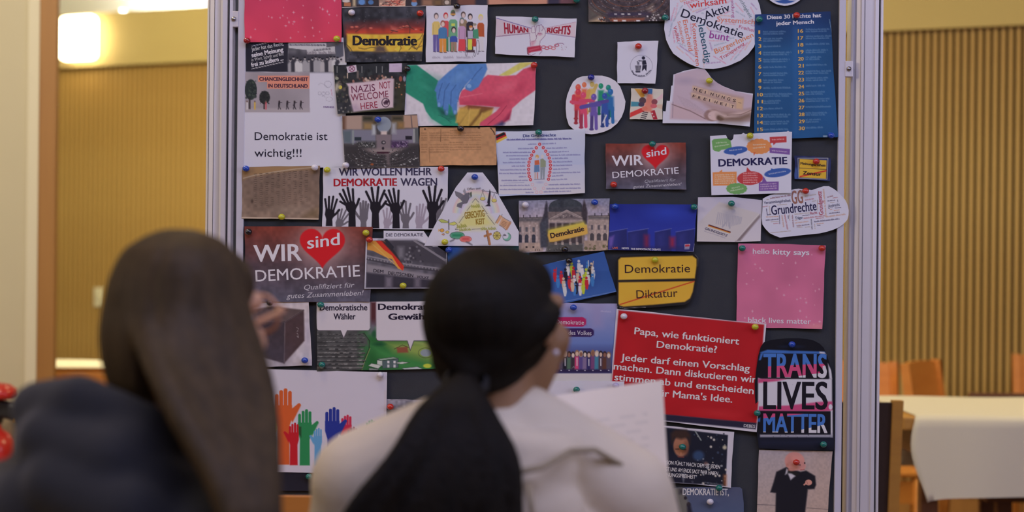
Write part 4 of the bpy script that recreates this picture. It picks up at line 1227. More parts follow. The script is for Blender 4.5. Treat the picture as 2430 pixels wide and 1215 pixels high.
# ---- ring of coloured figures
def fig(s, x, y, c, k=1.0, dark=.75):
    d = tuple(v * dark for v in c); h = tuple(min(255, v * 1.25 + 15) for v in c)
    s.line([(x - 22 * k, y + 200 * k), (x - 28 * k, y + 385 * k)], 40 * k, d); s.line([(x + 24 * k, y + 200 * k), (x + 30 * k, y + 385 * k)], 40 * k, c)
    s.poly([(x - 40 * k, y + 60 * k), (x + 40 * k, y + 60 * k), (x + 44 * k, y + 230 * k), (x - 44 * k, y + 230 * k)], c, 6)
    s.ell(x, y, 34 * k, 40 * k, c); s.ell(x - 8 * k, y - 12 * k, 13 * k, 14 * k, h, .9)
    s.ell(x - 28 * k, y + 395 * k, 28 * k, 16 * k, d)
def p(s):
    s.frame(*K8)
    s.ell(640, 1000, 60, 24, (150, 146, 170), .9, 0, .6)
    fig(s, 380, 560, (206, 176, 104), .82); fig(s, 485, 580, (40, 140, 110), .85); fig(s, 285, 565, (222, 116, 84), .8); fig(s, 575, 600, (40, 132, 124), .88)
    s.line([(340, 640), (300, 800), (315, 900)], 46, (206, 160, 92)); s.line([(430, 570), (400, 640)], 40, (206, 176, 104))
    fig(s, 212, 595, (214, 92, 78), .95); fig(s, 600, 650, (46, 104, 170), .95); fig(s, 212, 650, (206, 66, 82), .95)
    s.line([(160, 700), (150, 780)], 44, (206, 66, 82))
    fig(s, 275, 690, (210, 76, 112), .98); s.line([(130, 770), (250, 790)], 40, (206, 78, 110)); s.line([(240, 755), (390, 755)], 44, (206, 74, 110))
    fig(s, 530, 700, (56, 82, 166), .92); s.line([(420, 790), (560, 760)], 44, (84, 72, 150))
    fig(s, 400, 712, (110, 88, 170), .98); s.line([(250, 835), (360, 810), (470, 800)], 48, (92, 80, 160)); s.line([(550, 930), (510, 1020)], 16, (206, 202, 220)); s.ell(590, 1005, 14, 28, (206, 202, 220))
sheet('poster', 'round cut-out of a rainbow ring of embracing clay figures', [(x / 5.062 + 1330, y / 5.062 + 90) for x, y in [(265, 462), (380, 453), (500, 455), (590, 480), (660, 520), (715, 585), (745, 660), (780, 765), (768, 860), (735, 950), (680, 1030), (600, 1095), (520, 1130), (440, 1150), (370, 1159), (290, 1150), (220, 1130), (150, 1095), (100, 1050), (72, 960), (62, 850), (66, 760), (80, 690), (115, 600), (150, 530), (200, 485)]], 1, bg=(210, 204, 222), paint=p, poly=True, res=1.2, lift=(0, 3, 4, 2))


# ---- keep-clean pictogram
def p(s):
    s.frame(*K8)
    k = (38, 36, 56)
    s.ring(970, 340, 133, 132, 4, (130, 126, 150)); s.words(870, 440, 930, 464, 16, k, 1, .8); s.words(940, 466, 1010, 462, 16, k, 2, .8); s.words(1030, 448, 1085, 395, 16, k, 3, .8); s.words(852, 400, 876, 436, 16, k, 4, .8)
    s.ell(995, 243, 20, 20, k); s.poly([(990, 270), (1022, 270), (1034, 320), (984, 328), (978, 300)], k); s.poly([(984, 330), (1036, 326), (1030, 405), (1008, 370), (976, 405)], k); s.line([(990, 280), (940, 276)], 10, k)
    s.poly([(894, 335), (968, 335), (956, 400), (905, 400)], k); s.poly([(900, 402), (958, 402), (955, 416), (905, 416)], k, 2)
    for x in range(905, 965, 15): s.line([(x, 338), (x + 1, 398)], 3.4, (196, 190, 206))
    for y in range(348, 400, 15): s.line([(896, y), (964, y)], 3.4, (196, 190, 206))
    s.line([(918, 290), (944, 316)], 7, k); s.line([(944, 290), (920, 318)], 7, k); s.line([(918, 290), (930, 282)], 6, k); s.line([(944, 316), (930, 326)], 6, k)
sheet('poster', 'small white card with a round black pictogram of a man at a wire litter bin', [(1464.5, 99.5), (1562, 97), (1555, 199), (1464.5, 197)], 1, paint=p, res=.8, lift=(0, 2, 5, 0))


# ---- fists meeting
def p(s):
    s.frame(*K8)
    s.poly([(885, 610), (975, 615), (1010, 700), (975, 730)], (206, 150, 70)); s.poly([(1045, 610), (1105, 612), (1100, 680), (1046, 676)], (60, 108, 166)); s.poly([(1140, 740), (1228, 665), (1228, 720), (1160, 770)], (214, 180, 190)); s.poly([(1140, 800), (1222, 800), (1222, 862), (1150, 835)], (206, 176, 160))
    s.poly([(848, 766), (945, 770), (950, 822), (846, 826)], (72, 136, 160)); s.poly([(836, 900), (985, 835), (1010, 880), (832, 958)], (206, 62, 62)); s.poly([(1076, 880), (1130, 868), (1165, 978), (1115, 984)], (170, 44, 60))
    for i in range(5): s.line([(990 - i * 8, 890 + i * 22), (1046 - i * 8, 900 + i * 22)], 11, (44, 36, 50))
    s.poly([(1046, 676), (1100, 680), (1120, 800), (1090, 890), (1020, 890), (1005, 800)], (216, 132, 116), 6); s.ell(985, 755, 42, 40, (90, 66, 76)); s.ell(970, 800, 36, 28, (76, 62, 84)); s.ell(1128, 770, 36, 34, (140, 74, 84)); s.ell(1118, 820, 40, 26, (206, 100, 110)); s.ell(1010, 850, 36, 28, (214, 120, 104)); s.ell(1100, 910, 10, 10, (230, 200, 200)); s.ell(1120, 945, 8, 8, (230, 200, 200))
sheet('poster', 'small square card with drawn arms meeting in the middle like a star', [(1498, 209.5), (1573, 211.5), (1571.5, 284.5), (1494, 283)], 1, bg=(206, 196, 190), paint=p, res=.9)


# ---- newspaper and letter tiles
def p(s):
    s.frame(*K8)
    s.poly([(1370, 440), (1640, 370), (1730, 375), (1810, 480), (1950, 580), (2100, 640), (2305, 690), (2290, 1010), (1900, 1000), (1320, 970), (1360, 600)], (190, 168, 186), 4); s.ell(1500, 520, 180, 70, (160, 144, 170), .9, 0, .6)
    s.poly([(1330, 790), (1700, 880), (1760, 1000), (1320, 970)], (196, 168, 180), 10); s.line([(1340, 800), (1560, 880), (1740, 975)], 12, (128, 100, 104), .8)
    s.poly([(1560, 670), (1800, 790), (2100, 860), (2300, 850), (2290, 900), (2000, 960), (1800, 860)], (176, 146, 150), 10)
    s.ell(1820, 930, 110, 80, (150, 118, 116), .2); s.ell(1850, 935, 90, 64, (208, 178, 180), .2); s.ell(1920, 960, 60, 44, (96, 74, 68), .4); s.poly([(1900, 930), (2140, 940), (2280, 890), (2290, 960), (2160, 1010), (1920, 1000)], (110, 84, 66), 24)
    s.poly([(1780, 860), (2000, 930), (2140, 890), (2300, 860), (2290, 890), (2100, 945), (1960, 960), (1860, 900)], (200, 172, 172), 8)
    s.line([(2000, 930), (2160, 925), (2290, 870)], 8, (120, 92, 84), .8); s.line([(1350, 770), (1345, 960)], 8, (120, 104, 130), .6)
    for i in range(9): s.words(1400 + i * 14, 700 + i * 22, 1560 + i * 30, 760 + i * 22, 8, (160, 136, 150), i, .3)
    s.poly([(1600, 580), (2195, 715), (2180, 860), (2080, 850), (1570, 730), (1580, 650)], (178, 144, 134), 8, .8)
    for i in range(8):
        x, y = 1612 + i * 68, 606 + i * 19; s.poly([(x - 30, y - 28), (x + 28, y - 16), (x + 28, y + 34), (x - 28, y + 22)], (204, 172, 154), 3)
    for i in range(8):
        x, y = 1600 + i * 66, 685 + i * 19; s.poly([(x - 30, y - 28), (x + 28, y - 16), (x + 28, y + 34), (x - 28, y + 22)], (204, 172, 154), 3)
    s.poly([(2110, 720), (2195, 735), (2180, 862), (2105, 850)], (204, 168, 140), 6)
lt = []
for i, ch in enumerate('MEINUNGS-'):
    x, y = 1595 + i * 67, 632 + i * 19; lt.append(T(ch, x, y, x + (36 if ch != 'I' else 10), y + (9 if ch != 'I' else 2), 34 if ch != '-' else 20, (66, 44, 56), .01))
for i, ch in enumerate('FREIHEIT'):
    x, y = 1582 + i * 66, 712 + i * 18; lt.append(T(ch, x, y, x + (32 if ch != 'I' else 9), y + (9 if ch != 'I' else 2), 32, (66, 44, 56), .01))
sheet('poster', 'cut-out photo of a rolled newspaper and letter tiles spelling Meinungsfreiheit', [(x / 5.062 + 1330, y / 5.062 + 90) for x, y in [(1355, 442), (1490, 395), (1640, 366), (1730, 375), (1775, 430), (1810, 480), (1880, 540), (1950, 580), (2100, 640), (2310, 672), (2268, 1068), (1900, 1030), (1225, 1025), (1232, 880), (1262, 885), (1275, 755), (1312, 760), (1330, 575), (1345, 580)]], 1, paint=p, poly=True, res=1.2, texts=Tf(*K8, *lt), lift=(0, 3, 5, 0))


# ---- WIR sind DEMOKRATIE, twice
def wir(s, k, X0, Y0, X1, Y1, hx, hy, hr, big):
    s.frame(*k)
    w, h = X1 - X0, Y1 - Y0
    s.vgrad(Y0, (128, 58, 48), Y0 + h * .5, (84, 66, 76)); s.vgrad(Y0 + h * .5, (84, 66, 76), Y1, (92, 90, 112), X0 - 20, X1 + 20); s.noise(.12, 26 if big else 16, 3); s.noise(.08, 7, 5)
    s.ell(hx, hy, hr * 2.0, hr * 1.85, (190, 150, 158), 1.0, 0, .7); s.ell(hx, hy, hr * 1.3, hr * 1.25, (214, 180, 188), .7, 0, .5)
    a = np.linspace(0, 6.283, 50)
    s.poly([(hx + hr * 1.02 * math.sin(q) ** 3, hy + .05 * hr - hr * .98 * (13 * math.cos(q) - 5 * math.cos(2 * q) - 2 * math.cos(3 * q) - math.cos(4 * q)) / 15.5) for q in a], (204, 30, 40), 3)
def p(s):
    wir(s, D1, 42, 560, 1125, 1200, 700, 715, 188, True)
ch = (222, 216, 230)
sheet('poster', 'large dark red WIR sind DEMOKRATIE poster with a red heart, left of the flag photo', [(582, 537), (885, 538), (879, 716.5), (583, 716)], 3, bg=(90, 80, 96), paint=p, lift=(0, 0, 2, 2), texts=Tf(*D1,
    T('WIR', 118, 862, 528, 852, 140, ch, .02, wob=.006), T('sind', 572, 752, 848, 716, 100, ch, .015, .1), T('DEMOKRATIE', 136, 1030, 1020, 985, 96, ch, .005, wob=.004),
    T('Qualifiziert für', 540, 1100, 965, 1078, 42, (196, 190, 208), -.006, .3), T('gutes Zusammenleben!', 398, 1172, 1040, 1145, 42, (196, 190, 208), -.006, .3)))
def p(s):
    wir(s, D3, 30, 140, 870, 618, 552, 250, 142, False)
sheet('poster', 'small dark red WIR sind DEMOKRATIE poster with a red heart, above the town sign', [(1437, 341.5), (1627, 339), (1628, 450), (1438, 447.5)], 1, bg=(90, 80, 96), paint=p, lift=(0, 3, 2, 0), texts=Tf(*D3,
    T('WIR', 98, 372, 424, 360, 106, ch, .02, wob=.006), T('sind', 458, 282, 668, 248, 74, ch, .015, .1), T('DEMOKRATIE', 104, 500, 798, 450, 66, ch, .005, wob=.004),
    T('Qualifiziert für', 436, 548, 760, 530, 30, (176, 172, 190), -.006, .3), T('gutes Zusammenleben!', 318, 605, 818, 575, 30, (196, 190, 208), -.006, .3)))


# ---- DEMOKRATIE with speech bubbles
def p(s):
    s.frame(*D3)
    gr, bl, og, rd, vi = (110, 160, 96), (58, 90, 168), (226, 138, 84), (186, 62, 68), (122, 84, 158)
    def cloud(x, y, rx, ry, c):
        for i in range(14): s.ell(x + rx * .8 * math.cos(i * .449), y + ry * .8 * math.sin(i * .449), rx * .26, ry * .3, c)
        s.ell(x, y, rx * .85, ry * .85, c)
    s.poly([(1140, 110), (1160, 92), (1310, 80), (1335, 100), (1350, 185), (1240, 205), (1215, 225), (1170, 215), (1150, 200)], gr); s.ell(1390, 210, 125, 40, bl, 0, -.12); s.poly([(1350, 240), (1420, 240), (1385, 265)], bl)
    cloud(1635, 168, 125, 75, og); s.poly([(1575, 230), (1600, 230), (1580, 268)], (206, 96, 60)); s.poly([(1745, 70), (1920, 62), (1922, 125), (1810, 132), (1785, 155), (1780, 132), (1748, 135)], rd); s.poly([(1745, 180), (1958, 195), (1955, 255), (1850, 245), (1745, 235)], vi)
    s.poly([(1148, 440), (1215, 435), (1250, 408), (1248, 434), (1400, 432), (1398, 575), (1152, 580)], og); s.ell(1540, 500, 135, 72, rd, 0, -.05); s.poly([(1500, 440), (1508, 385), (1560, 440)], rd); s.ell(1828, 443, 140, 45, bl, 0, -.15); s.poly([(1755, 430), (1760, 398), (1820, 415)], bl)
    cloud(1400, 610, 105, 55, gr); s.poly([(1632, 545), (1665, 540), (1680, 480), (1715, 538), (1840, 535), (1838, 630), (1632, 635)], vi)
    w = (236, 222, 226)
    for i, (a, b, c, d) in enumerate([(1185, 135, 1295, 128), (1170, 175, 1320, 150), (1325, 215, 1455, 200), (1570, 155, 1700, 150), (1570, 190, 1700, 178), (1770, 102, 1895, 95), (1770, 215, 1930, 230), (1735, 462, 1915, 430), (1350, 610, 1430, 592), (1335, 638, 1470, 612)] + [(1170, 470 + 22 * j, 1380, 466 + 22 * j) for j in range(5)] + [(1470, 455 + 24 * j, 1620, 450 + 24 * j) for j in range(5)] + [(1650, 570 + 24 * j, 1820, 560 + 24 * j) for j in range(3)]): s.words(a, b, c, d, 11, w, i, .6)
sheet('poster', 'white sheet DEMOKRATIE surrounded by coloured speech bubbles, with a torn top edge', [(x / 4.418 + 1430, y / 4.418 + 310) for x, y in [(1122, 58), (1288, 50), (1308, 90), (1340, 108), (1362, 90), (1370, 44), (1450, 40), (1470, 26), (1490, 38), (1925, 14), (1935, 4), (1948, 14), (1978, 16), (1970, 655), (1550, 668), (1135, 679)]], 4, paint=p, poly=True, res=1.1, lift=(0, 2, 2, 2), texts=Tf(*D3,
    T('DEMOKRATIE', 1210, 378, 1930, 352, 74, (34, 30, 78), .03)))


# ---- Meinungsfreiheit / Zensur
def p(s):
    s.frame(*D3)
    s.noise(.2, 12, 2); s.rect(2010, 400, 2040, 525, (70, 100, 170), 12)
    s.line([(2045, 290), (2360, 290), (2350, 510), (2055, 500)], 8, (150, 150, 160), 1, True)
    s.poly([(2062, 298), (2345, 312), (2340, 505), (2058, 490)], (222, 172, 56)); s.line([(2062, 392), (2342, 408)], 5, (60, 44, 50)); s.line([(2070, 482), (2338, 422)], 14, (196, 48, 44))
sheet('poster', 'small laminated yellow and blue card, Meinungsfreiheit over crossed-out Zensur', [(1885, 369), (1971, 374.5), (1969, 429), (1885, 424.5)], 1, bg=(44, 50, 96), paint=p, gloss=True, res=.9, texts=Tf(*D3, T('Meinungsfreiheit', 2070, 355, 2335, 380, 26, (60, 40, 40), .03), T('Zensur', 2095, 460, 2290, 475, 36, (50, 34, 36), .03)))


# ---- clay tablet
def p(s):
    s.frame(*D1)
    s.vgrad(50, (128, 106, 96), 500, (140, 118, 108)); s.noise(.12, 30, 2); s.noise(.12, 8, 3)
    s.poly([(18, 55), (680, 45), (680, 75), (500, 85), (280, 110), (130, 135), (25, 170)], (164, 128, 92), 8); s.line([(30, 155), (120, 130), (300, 100), (480, 75), (660, 60)], 10, (196, 176, 160), .8)
    s.poly([(60, 150), (640, 80), (670, 300), (420, 420), (100, 420), (40, 300)], (112, 92, 84), 60, .5); s.ell(420, 420, 220, 60, (158, 138, 128), .9, 0, .4)
    g = s.rng
    for c in range(10):
        for r in range(20):
            x = 130 + c * 48; y = 120 + r * 16 - c * 3
            if y < 400 - c * 4 and g.random() > .12: s.line([(x - 12 * g.random(), y), (x + 8 + 8 * g.random(), y - 2)], 4.5, (66, 52, 48), .9 * (1 - r / 28)); s.ell(x, y + 6, 10, 3, (170, 150, 138), .8, 0, .4)
    s.poly([(520, 490), (600, 430), (670, 400), (670, 500)], (110, 90, 66), 16, .7); s.line([(18, 488), (668, 500)], 12, (196, 174, 162)); s.ell(104, 350, 16, 24, (80, 64, 58), .8)
sheet('poster', 'brown photo of an inscribed clay tablet on the left edge of the board', [(575.5, 397), (760, 393), (757, 521), (575, 518.5)], 2, bg=(130, 110, 100), paint=p, res=1.2)


# ---- WIR WOLLEN MEHR DEMOKRATIE WAGEN
def hand(s, x, y, k, c, ang=0.0, fl=False, wid=1.0, low=600, spread=1.0):
    """raised hand, palm centre x, y; size k; forearm down to low"""
    m = -1 if fl else 1
    def q(a, b): return (x + m * (a * math.cos(ang) - b * math.sin(ang)) * k, y + (a * math.sin(ang) + b * math.cos(ang)) * k)
    for dx, l, t in ((-26, 92, -.34), (-9, 112, -.12), (9, 116, .08), (27, 98, .3)):
        t *= spread; b = q(dx, -10); e = q(dx + l * math.sin(t), -10 - l * math.cos(t)); s.line([b, e], 17 * k * wid, c)
    s.line([q(20, 40), q(52, 8), q(74, -24)], 18 * k * wid, c)
    s.poly([q(-36, -22), q(36, -22), q(40, 22), q(24, 62), q(-22, 62), q(-38, 24)], c)
    w = 24 * k
    bx, by = q(0, 50); s.poly([(bx - w, by), (bx + w, by), (bx + w * 1.15, low), (bx - w * 1.15, low)], c)
def p(s):
    s.frame(*D1)
    gy, lg, bk = (108, 102, 116), (160, 148, 170), (30, 26, 36)
    hand(s, 848, 520, .85, gy, .35, low=575); hand(s, 1050, 470, .95, gy, -.05, True, spread=.3, low=575, wid=1.2); hand(s, 1250, 515, .85, lg, .15, low=580); hand(s, 1400, 480, 1.0, gy, -.1, low=580); hand(s, 1525, 500, 1.0, lg, .12, spread=.4, low=580); hand(s, 1700, 440, .95, gy, .25, low=580)
    hand(s, 762, 440, 1.05, bk, .1, low=560, spread=.7); hand(s, 935, 380, 1.15, bk, -.28, low=566, spread=.8); hand(s, 1148, 380, 1.2, bk, 0, low=580, spread=1.3); hand(s, 1312, 390, 1.15, bk, -.2, low=580, spread=.8); hand(s, 1632, 380, 1.25, bk, 0, low=580, spread=1.2)
    s.line([(905, 385), (850, 352)], 18, bk); s.line([(1300, 400), (1232, 368)], 18, bk)
    s.rect(690, 580, 1800, 640, (206, 202, 224))
sheet('poster', 'white poster WIR WOLLEN MEHR DEMOKRATIE WAGEN over black raised hands', [(768, 397), (1063, 396), (1062, 546), (765.5, 541)], 2, paint=p, res=1.1, lift=(0, 2, 0, 0), texts=Tf(*D1,
    T('WIR WOLLEN MEHR', 838, 132, 1626, 128, 62, (60, 54, 84), .025), T('DEMOKRATIE', 794, 222, 1332, 218, 62, (168, 28, 42), .035), T('WAGEN', 1362, 218, 1672, 216, 62, (60, 54, 84), .025)))


# ---- Die Demokratie, flag at the gable
def p(s):
    s.frame(*D1)
    s.poly([(1078, 682), (1500, 682), (1640, 735), (1745, 760), (1745, 1080), (1070, 1080)], (96, 92, 106)); s.noise(.18, 9, 3, (1078, 682, 1745, 1080))
    s.poly([(1180, 682), (1500, 682), (1740, 830), (1740, 900), (1400, 860), (1230, 780)], (72, 68, 80), 12); s.specks(30, 1330, 730, 1560, 870, [(110, 106, 120), (60, 56, 68), (130, 126, 138)], 8, 20, 4)
    s.line([(1480, 684), (1740, 850)], 18, (132, 126, 140)); s.line([(1240, 684), (1290, 740)], 30, (46, 46, 58)); s.line([(1080, 812), (1400, 880), (1745, 925)], 12, (140, 134, 148)); s.line([(1080, 840), (1400, 910), (1745, 945)], 14, (70, 66, 78))
    for i in range(24): s.ell(1090 + i * 27, 835 + i * 4.4, 6, 7, (140, 134, 146))
    s.poly([(1075, 880), (1745, 990), (1745, 1040), (1075, 950)], (140, 132, 146), 6); s.poly([(1075, 955), (1745, 1030), (1745, 1082), (1070, 1082)], (58, 54, 68), 6); s.rect(1235, 990, 1290, 1080, (118, 110, 128), 10); s.rect(1480, 1000, 1530, 1080, (110, 102, 120), 10)
    s.poly([(1620, 735), (1690, 735), (1750, 770), (1750, 840), (1660, 790)], (66, 62, 76)); s.rect(1340, 735, 1390, 830, (120, 116, 130), 10)
    s.poly([(1085, 684), (1180, 684), (1230, 690), (1300, 770), (1390, 900), (1385, 935), (1340, 920), (1290, 840), (1230, 820), (1130, 770), (1080, 760)], (226, 150, 70)); s.poly([(1150, 684), (1210, 684), (1300, 770), (1392, 905), (1380, 938), (1345, 900), (1290, 810), (1220, 760)], (206, 52, 40)); s.poly([(1200, 684), (1250, 700), (1310, 770), (1385, 890), (1290, 780)], (50, 46, 54), 3)
    s.line([(1110, 700), (1200, 780), (1330, 900)], 8, (236, 180, 100), .7)
sheet('poster', 'photo of a German flag at a stone gable titled Die Demokratie', [(869, 565), (911, 566), (911, 547.5), (1006, 548.5), (1022, 572), (1046, 590), (1061, 600), (1061, 684), (866, 685)], 4, paint=p, poly=True, res=1.1, lift=(0, 0, 0, 3), texts=Tf(*D1,
    T('DIE DEMOKRATIE', 1238, 648, 1552, 646, 26, (52, 44, 72), .0), T('DEM', 1132, 948, 1216, 958, 26, (40, 34, 46), .01), T('DEUTSCHEN', 1256, 968, 1468, 992, 26, (40, 34, 46), .01), T('VOLKE', 1498, 998, 1600, 1010, 22, (56, 48, 60), .01)))


# ---- justice triangle
def p(s):
    s.frame(*F1)
    for i, c in enumerate([(222, 160, 150), (226, 190, 140), (214, 210, 150), (176, 196, 190), (170, 176, 214), (190, 160, 200)]):
        s.line([(790 + (330 - i * 22) * math.cos(a), 660 + (330 - i * 24) * math.sin(a) * 1.05) for a in np.linspace(-3.05, -.1, 26)], 26, c, .34)
    dk = (44, 38, 50); gy = (118, 114, 128)
    s.poly([(485, 325), (560, 350), (640, 400), (640, 460), (560, 440), (500, 390)], gy); s.poly([(640, 400), (600, 330), (625, 285), (660, 380)], (150, 144, 160)); s.poly([(560, 440), (640, 360), (690, 345), (700, 420), (660, 500), (600, 510), (580, 575), (510, 550), (520, 510), (590, 480)], (108, 104, 120)); s.ell(680, 372, 22, 24, (112, 108, 124)); s.ell(684, 366, 4, 4, dk); s.poly([(700, 350), (725, 335), (730, 400), (710, 430)], (84, 92, 84))
    s.line([(485, 325), (500, 390), (560, 440)], 3, dk); s.line([(690, 420), (660, 500), (600, 510)], 3, dk)
    s.line([(885, 325), (990, 335), (1085, 355)], 6, dk); s.poly([(985, 300), (1000, 345), (988, 520), (1000, 545), (915, 545), (960, 515), (950, 490)], dk); s.ring(890, 318, 14, 12, 5, dk); s.ring(1085, 352, 12, 12, 5, dk)
    for x, y in ((885, 430), (1050, 455)): s.line([(x, y - 95), (x - 32, y)], 3, dk); s.line([(x, y - 95), (x + 32, y)], 3, dk); s.ell(x, y + 8, 36, 24, (206, 190, 110)); s.ring(x, y + 8, 36, 24, 4, dk, 0, 3.14)
    ye = (214, 206, 132)
    s.poly([(780, 435), (1065, 815), (860, 870), (540, 870), (520, 800)], ye, 20, .9)
    for L in ([(735, 490), (780, 435), (830, 490)], [(710, 540), (658, 608)], [(610, 690), (545, 782)], [(870, 540), (940, 640)], [(955, 680), (1055, 808)], [(490, 880), (535, 880)], [(490, 880), (512, 852)], [(728, 878), (855, 870)], [(925, 655), (955, 652)]): s.line(L, 5, (60, 54, 66))
    for i, (x0, y0, x1, y1, h) in enumerate(((725, 560, 850, 560, 46), (525, 860, 660, 840, 50), (555, 905, 700, 890, 40), (865, 885, 1075, 880, 42))): s.words(x0, y0, x1, y1, h, (150, 150, 70), i, .85)
    s.poly([(250, 745), (290, 728), (385, 762), (385, 785), (290, 780)], (180, 186, 104)); s.poly([(405, 790), (480, 768), (515, 795), (470, 820), (405, 812)], (206, 204, 110)); s.line([(396, 740), (398, 880)], 14, (96, 92, 104)); s.line([(250, 745), (290, 728), (385, 762), (385, 785), (290, 780), (250, 745)], 3, dk); s.line([(405, 790), (480, 768), (515, 795), (470, 820), (405, 812)], 3, dk)
    for x, y, r, c in ((300, 892, 30, (216, 160, 76)), (378, 918, 24, (214, 190, 110)), (320, 950, 16, (216, 150, 120))): s.ell(x, y, r, r * .8, c); s.poly([(x - r, y), (x - r * 1.7, y - r * .7), (x - r * 1.7, y + r * .7)], c); s.ring(x, y, r, r * .8, 3, dk)
    s.ell(518, 965, 104, 52, (116, 170, 150)); s.ring(518, 965, 104, 52, 5, dk); s.rect(445, 940, 590, 985, (40, 130, 96), 8); s.poly([(420, 1050), (480, 1015), (460, 1035)], dk, 6)
    s.ell(640, 1018, 86, 44, (220, 140, 136)); s.ring(640, 1018, 86, 44, 4, (150, 60, 66)); s.rect(585, 995, 690, 1035, (204, 76, 80), 8); s.poly([(650, 1060), (730, 1102), (690, 1070)], dk, 6)
    br = (176, 120, 84)
    s.line([(950, 905), (985, 1090)], 36, br); s.line([(915, 975), (1000, 945)], 34, br); s.line([(935, 900), (970, 1100)], 4, dk)
    s.ell(1090, 968, 52, 56, (206, 190, 110)); s.ring(1090, 968, 54, 58, 5, (90, 80, 60))
    for i in range(8): s.line([(1090, 968), (1090 + 60 * math.cos(i * .785), 968 + 64 * math.sin(i * .785))], 6, (110, 96, 60))
    s.ell(1232, 985, 58, 60, (120, 176, 160)); s.ell(1212, 968, 44, 46, PAPER); s.ring(1232, 985, 58, 60, 4, dk, -1.2, 3.6); s.words(1185, 968, 1215, 968, 24, dk, 2, .8)
    sc = (206, 160, 128)
    s.poly([(1130, 670), (1170, 690), (1100, 800), (1065, 780)], sc); s.poly([(1165, 700), (1260, 760), (1290, 770), (1230, 880), (1190, 860), (1120, 810)], sc, 4); s.poly([(1270, 770), (1300, 780), (1235, 890), (1210, 880)], (186, 134, 104)); s.line([(1130, 670), (1065, 790)], 4, dk); s.line([(1165, 660), (1155, 690)], 4, dk); s.line([(1170, 700), (1215, 730), (1290, 768)], 4, dk); s.line([(1120, 815), (1180, 850), (1215, 890)], 4, dk)
    for i in range(4): s.words(1170 - i * 10, 760 + i * 18, 1240 - i * 10, 790 + i * 18, 6, (140, 96, 76), i, .6)
sheet('poster', 'white triangular cut-out with dove, scales, rainbow and hand-lettered Gerechtigkeit', [(x / 6.075 + 1000, y / 6.075 + 400) for x, y in [(665, 60), (885, 60), (1045, 270), (1240, 610), (1405, 910), (1400, 1117), (42, 1115), (200, 810), (500, 270)]], 5, paint=p, poly=True, res=1.0, lift=(0, 0, 3, 0), texts=Tf(*F1,
    T('GERECHTIG', 630, 725, 915, 690, 92, (150, 118, 40), .03), T('KEIT', 788, 806, 916, 800, 80, (150, 118, 40), .03), T('Offen sein', 660, 316, 860, 300, 34, (110, 96, 100), -.01)))


# ---- hidden blue-green poster behind the ponytail girl's head
def p(s):
    s.vgrad(580, (52, 84, 160), 760, (40, 120, 130)); s.rect(1100, 580, 1190, 700, (96, 70, 60), 30); s.rect(1200, 580, 1256, 700, (40, 96, 110), 10)
sheet('poster', 'dark blue-green poster mostly hidden behind the head of the girl with the ponytail', [(1063, 583), (1256, 584), (1254, 700), (1064, 700)], 2, bg=(40, 90, 140), paint=p)


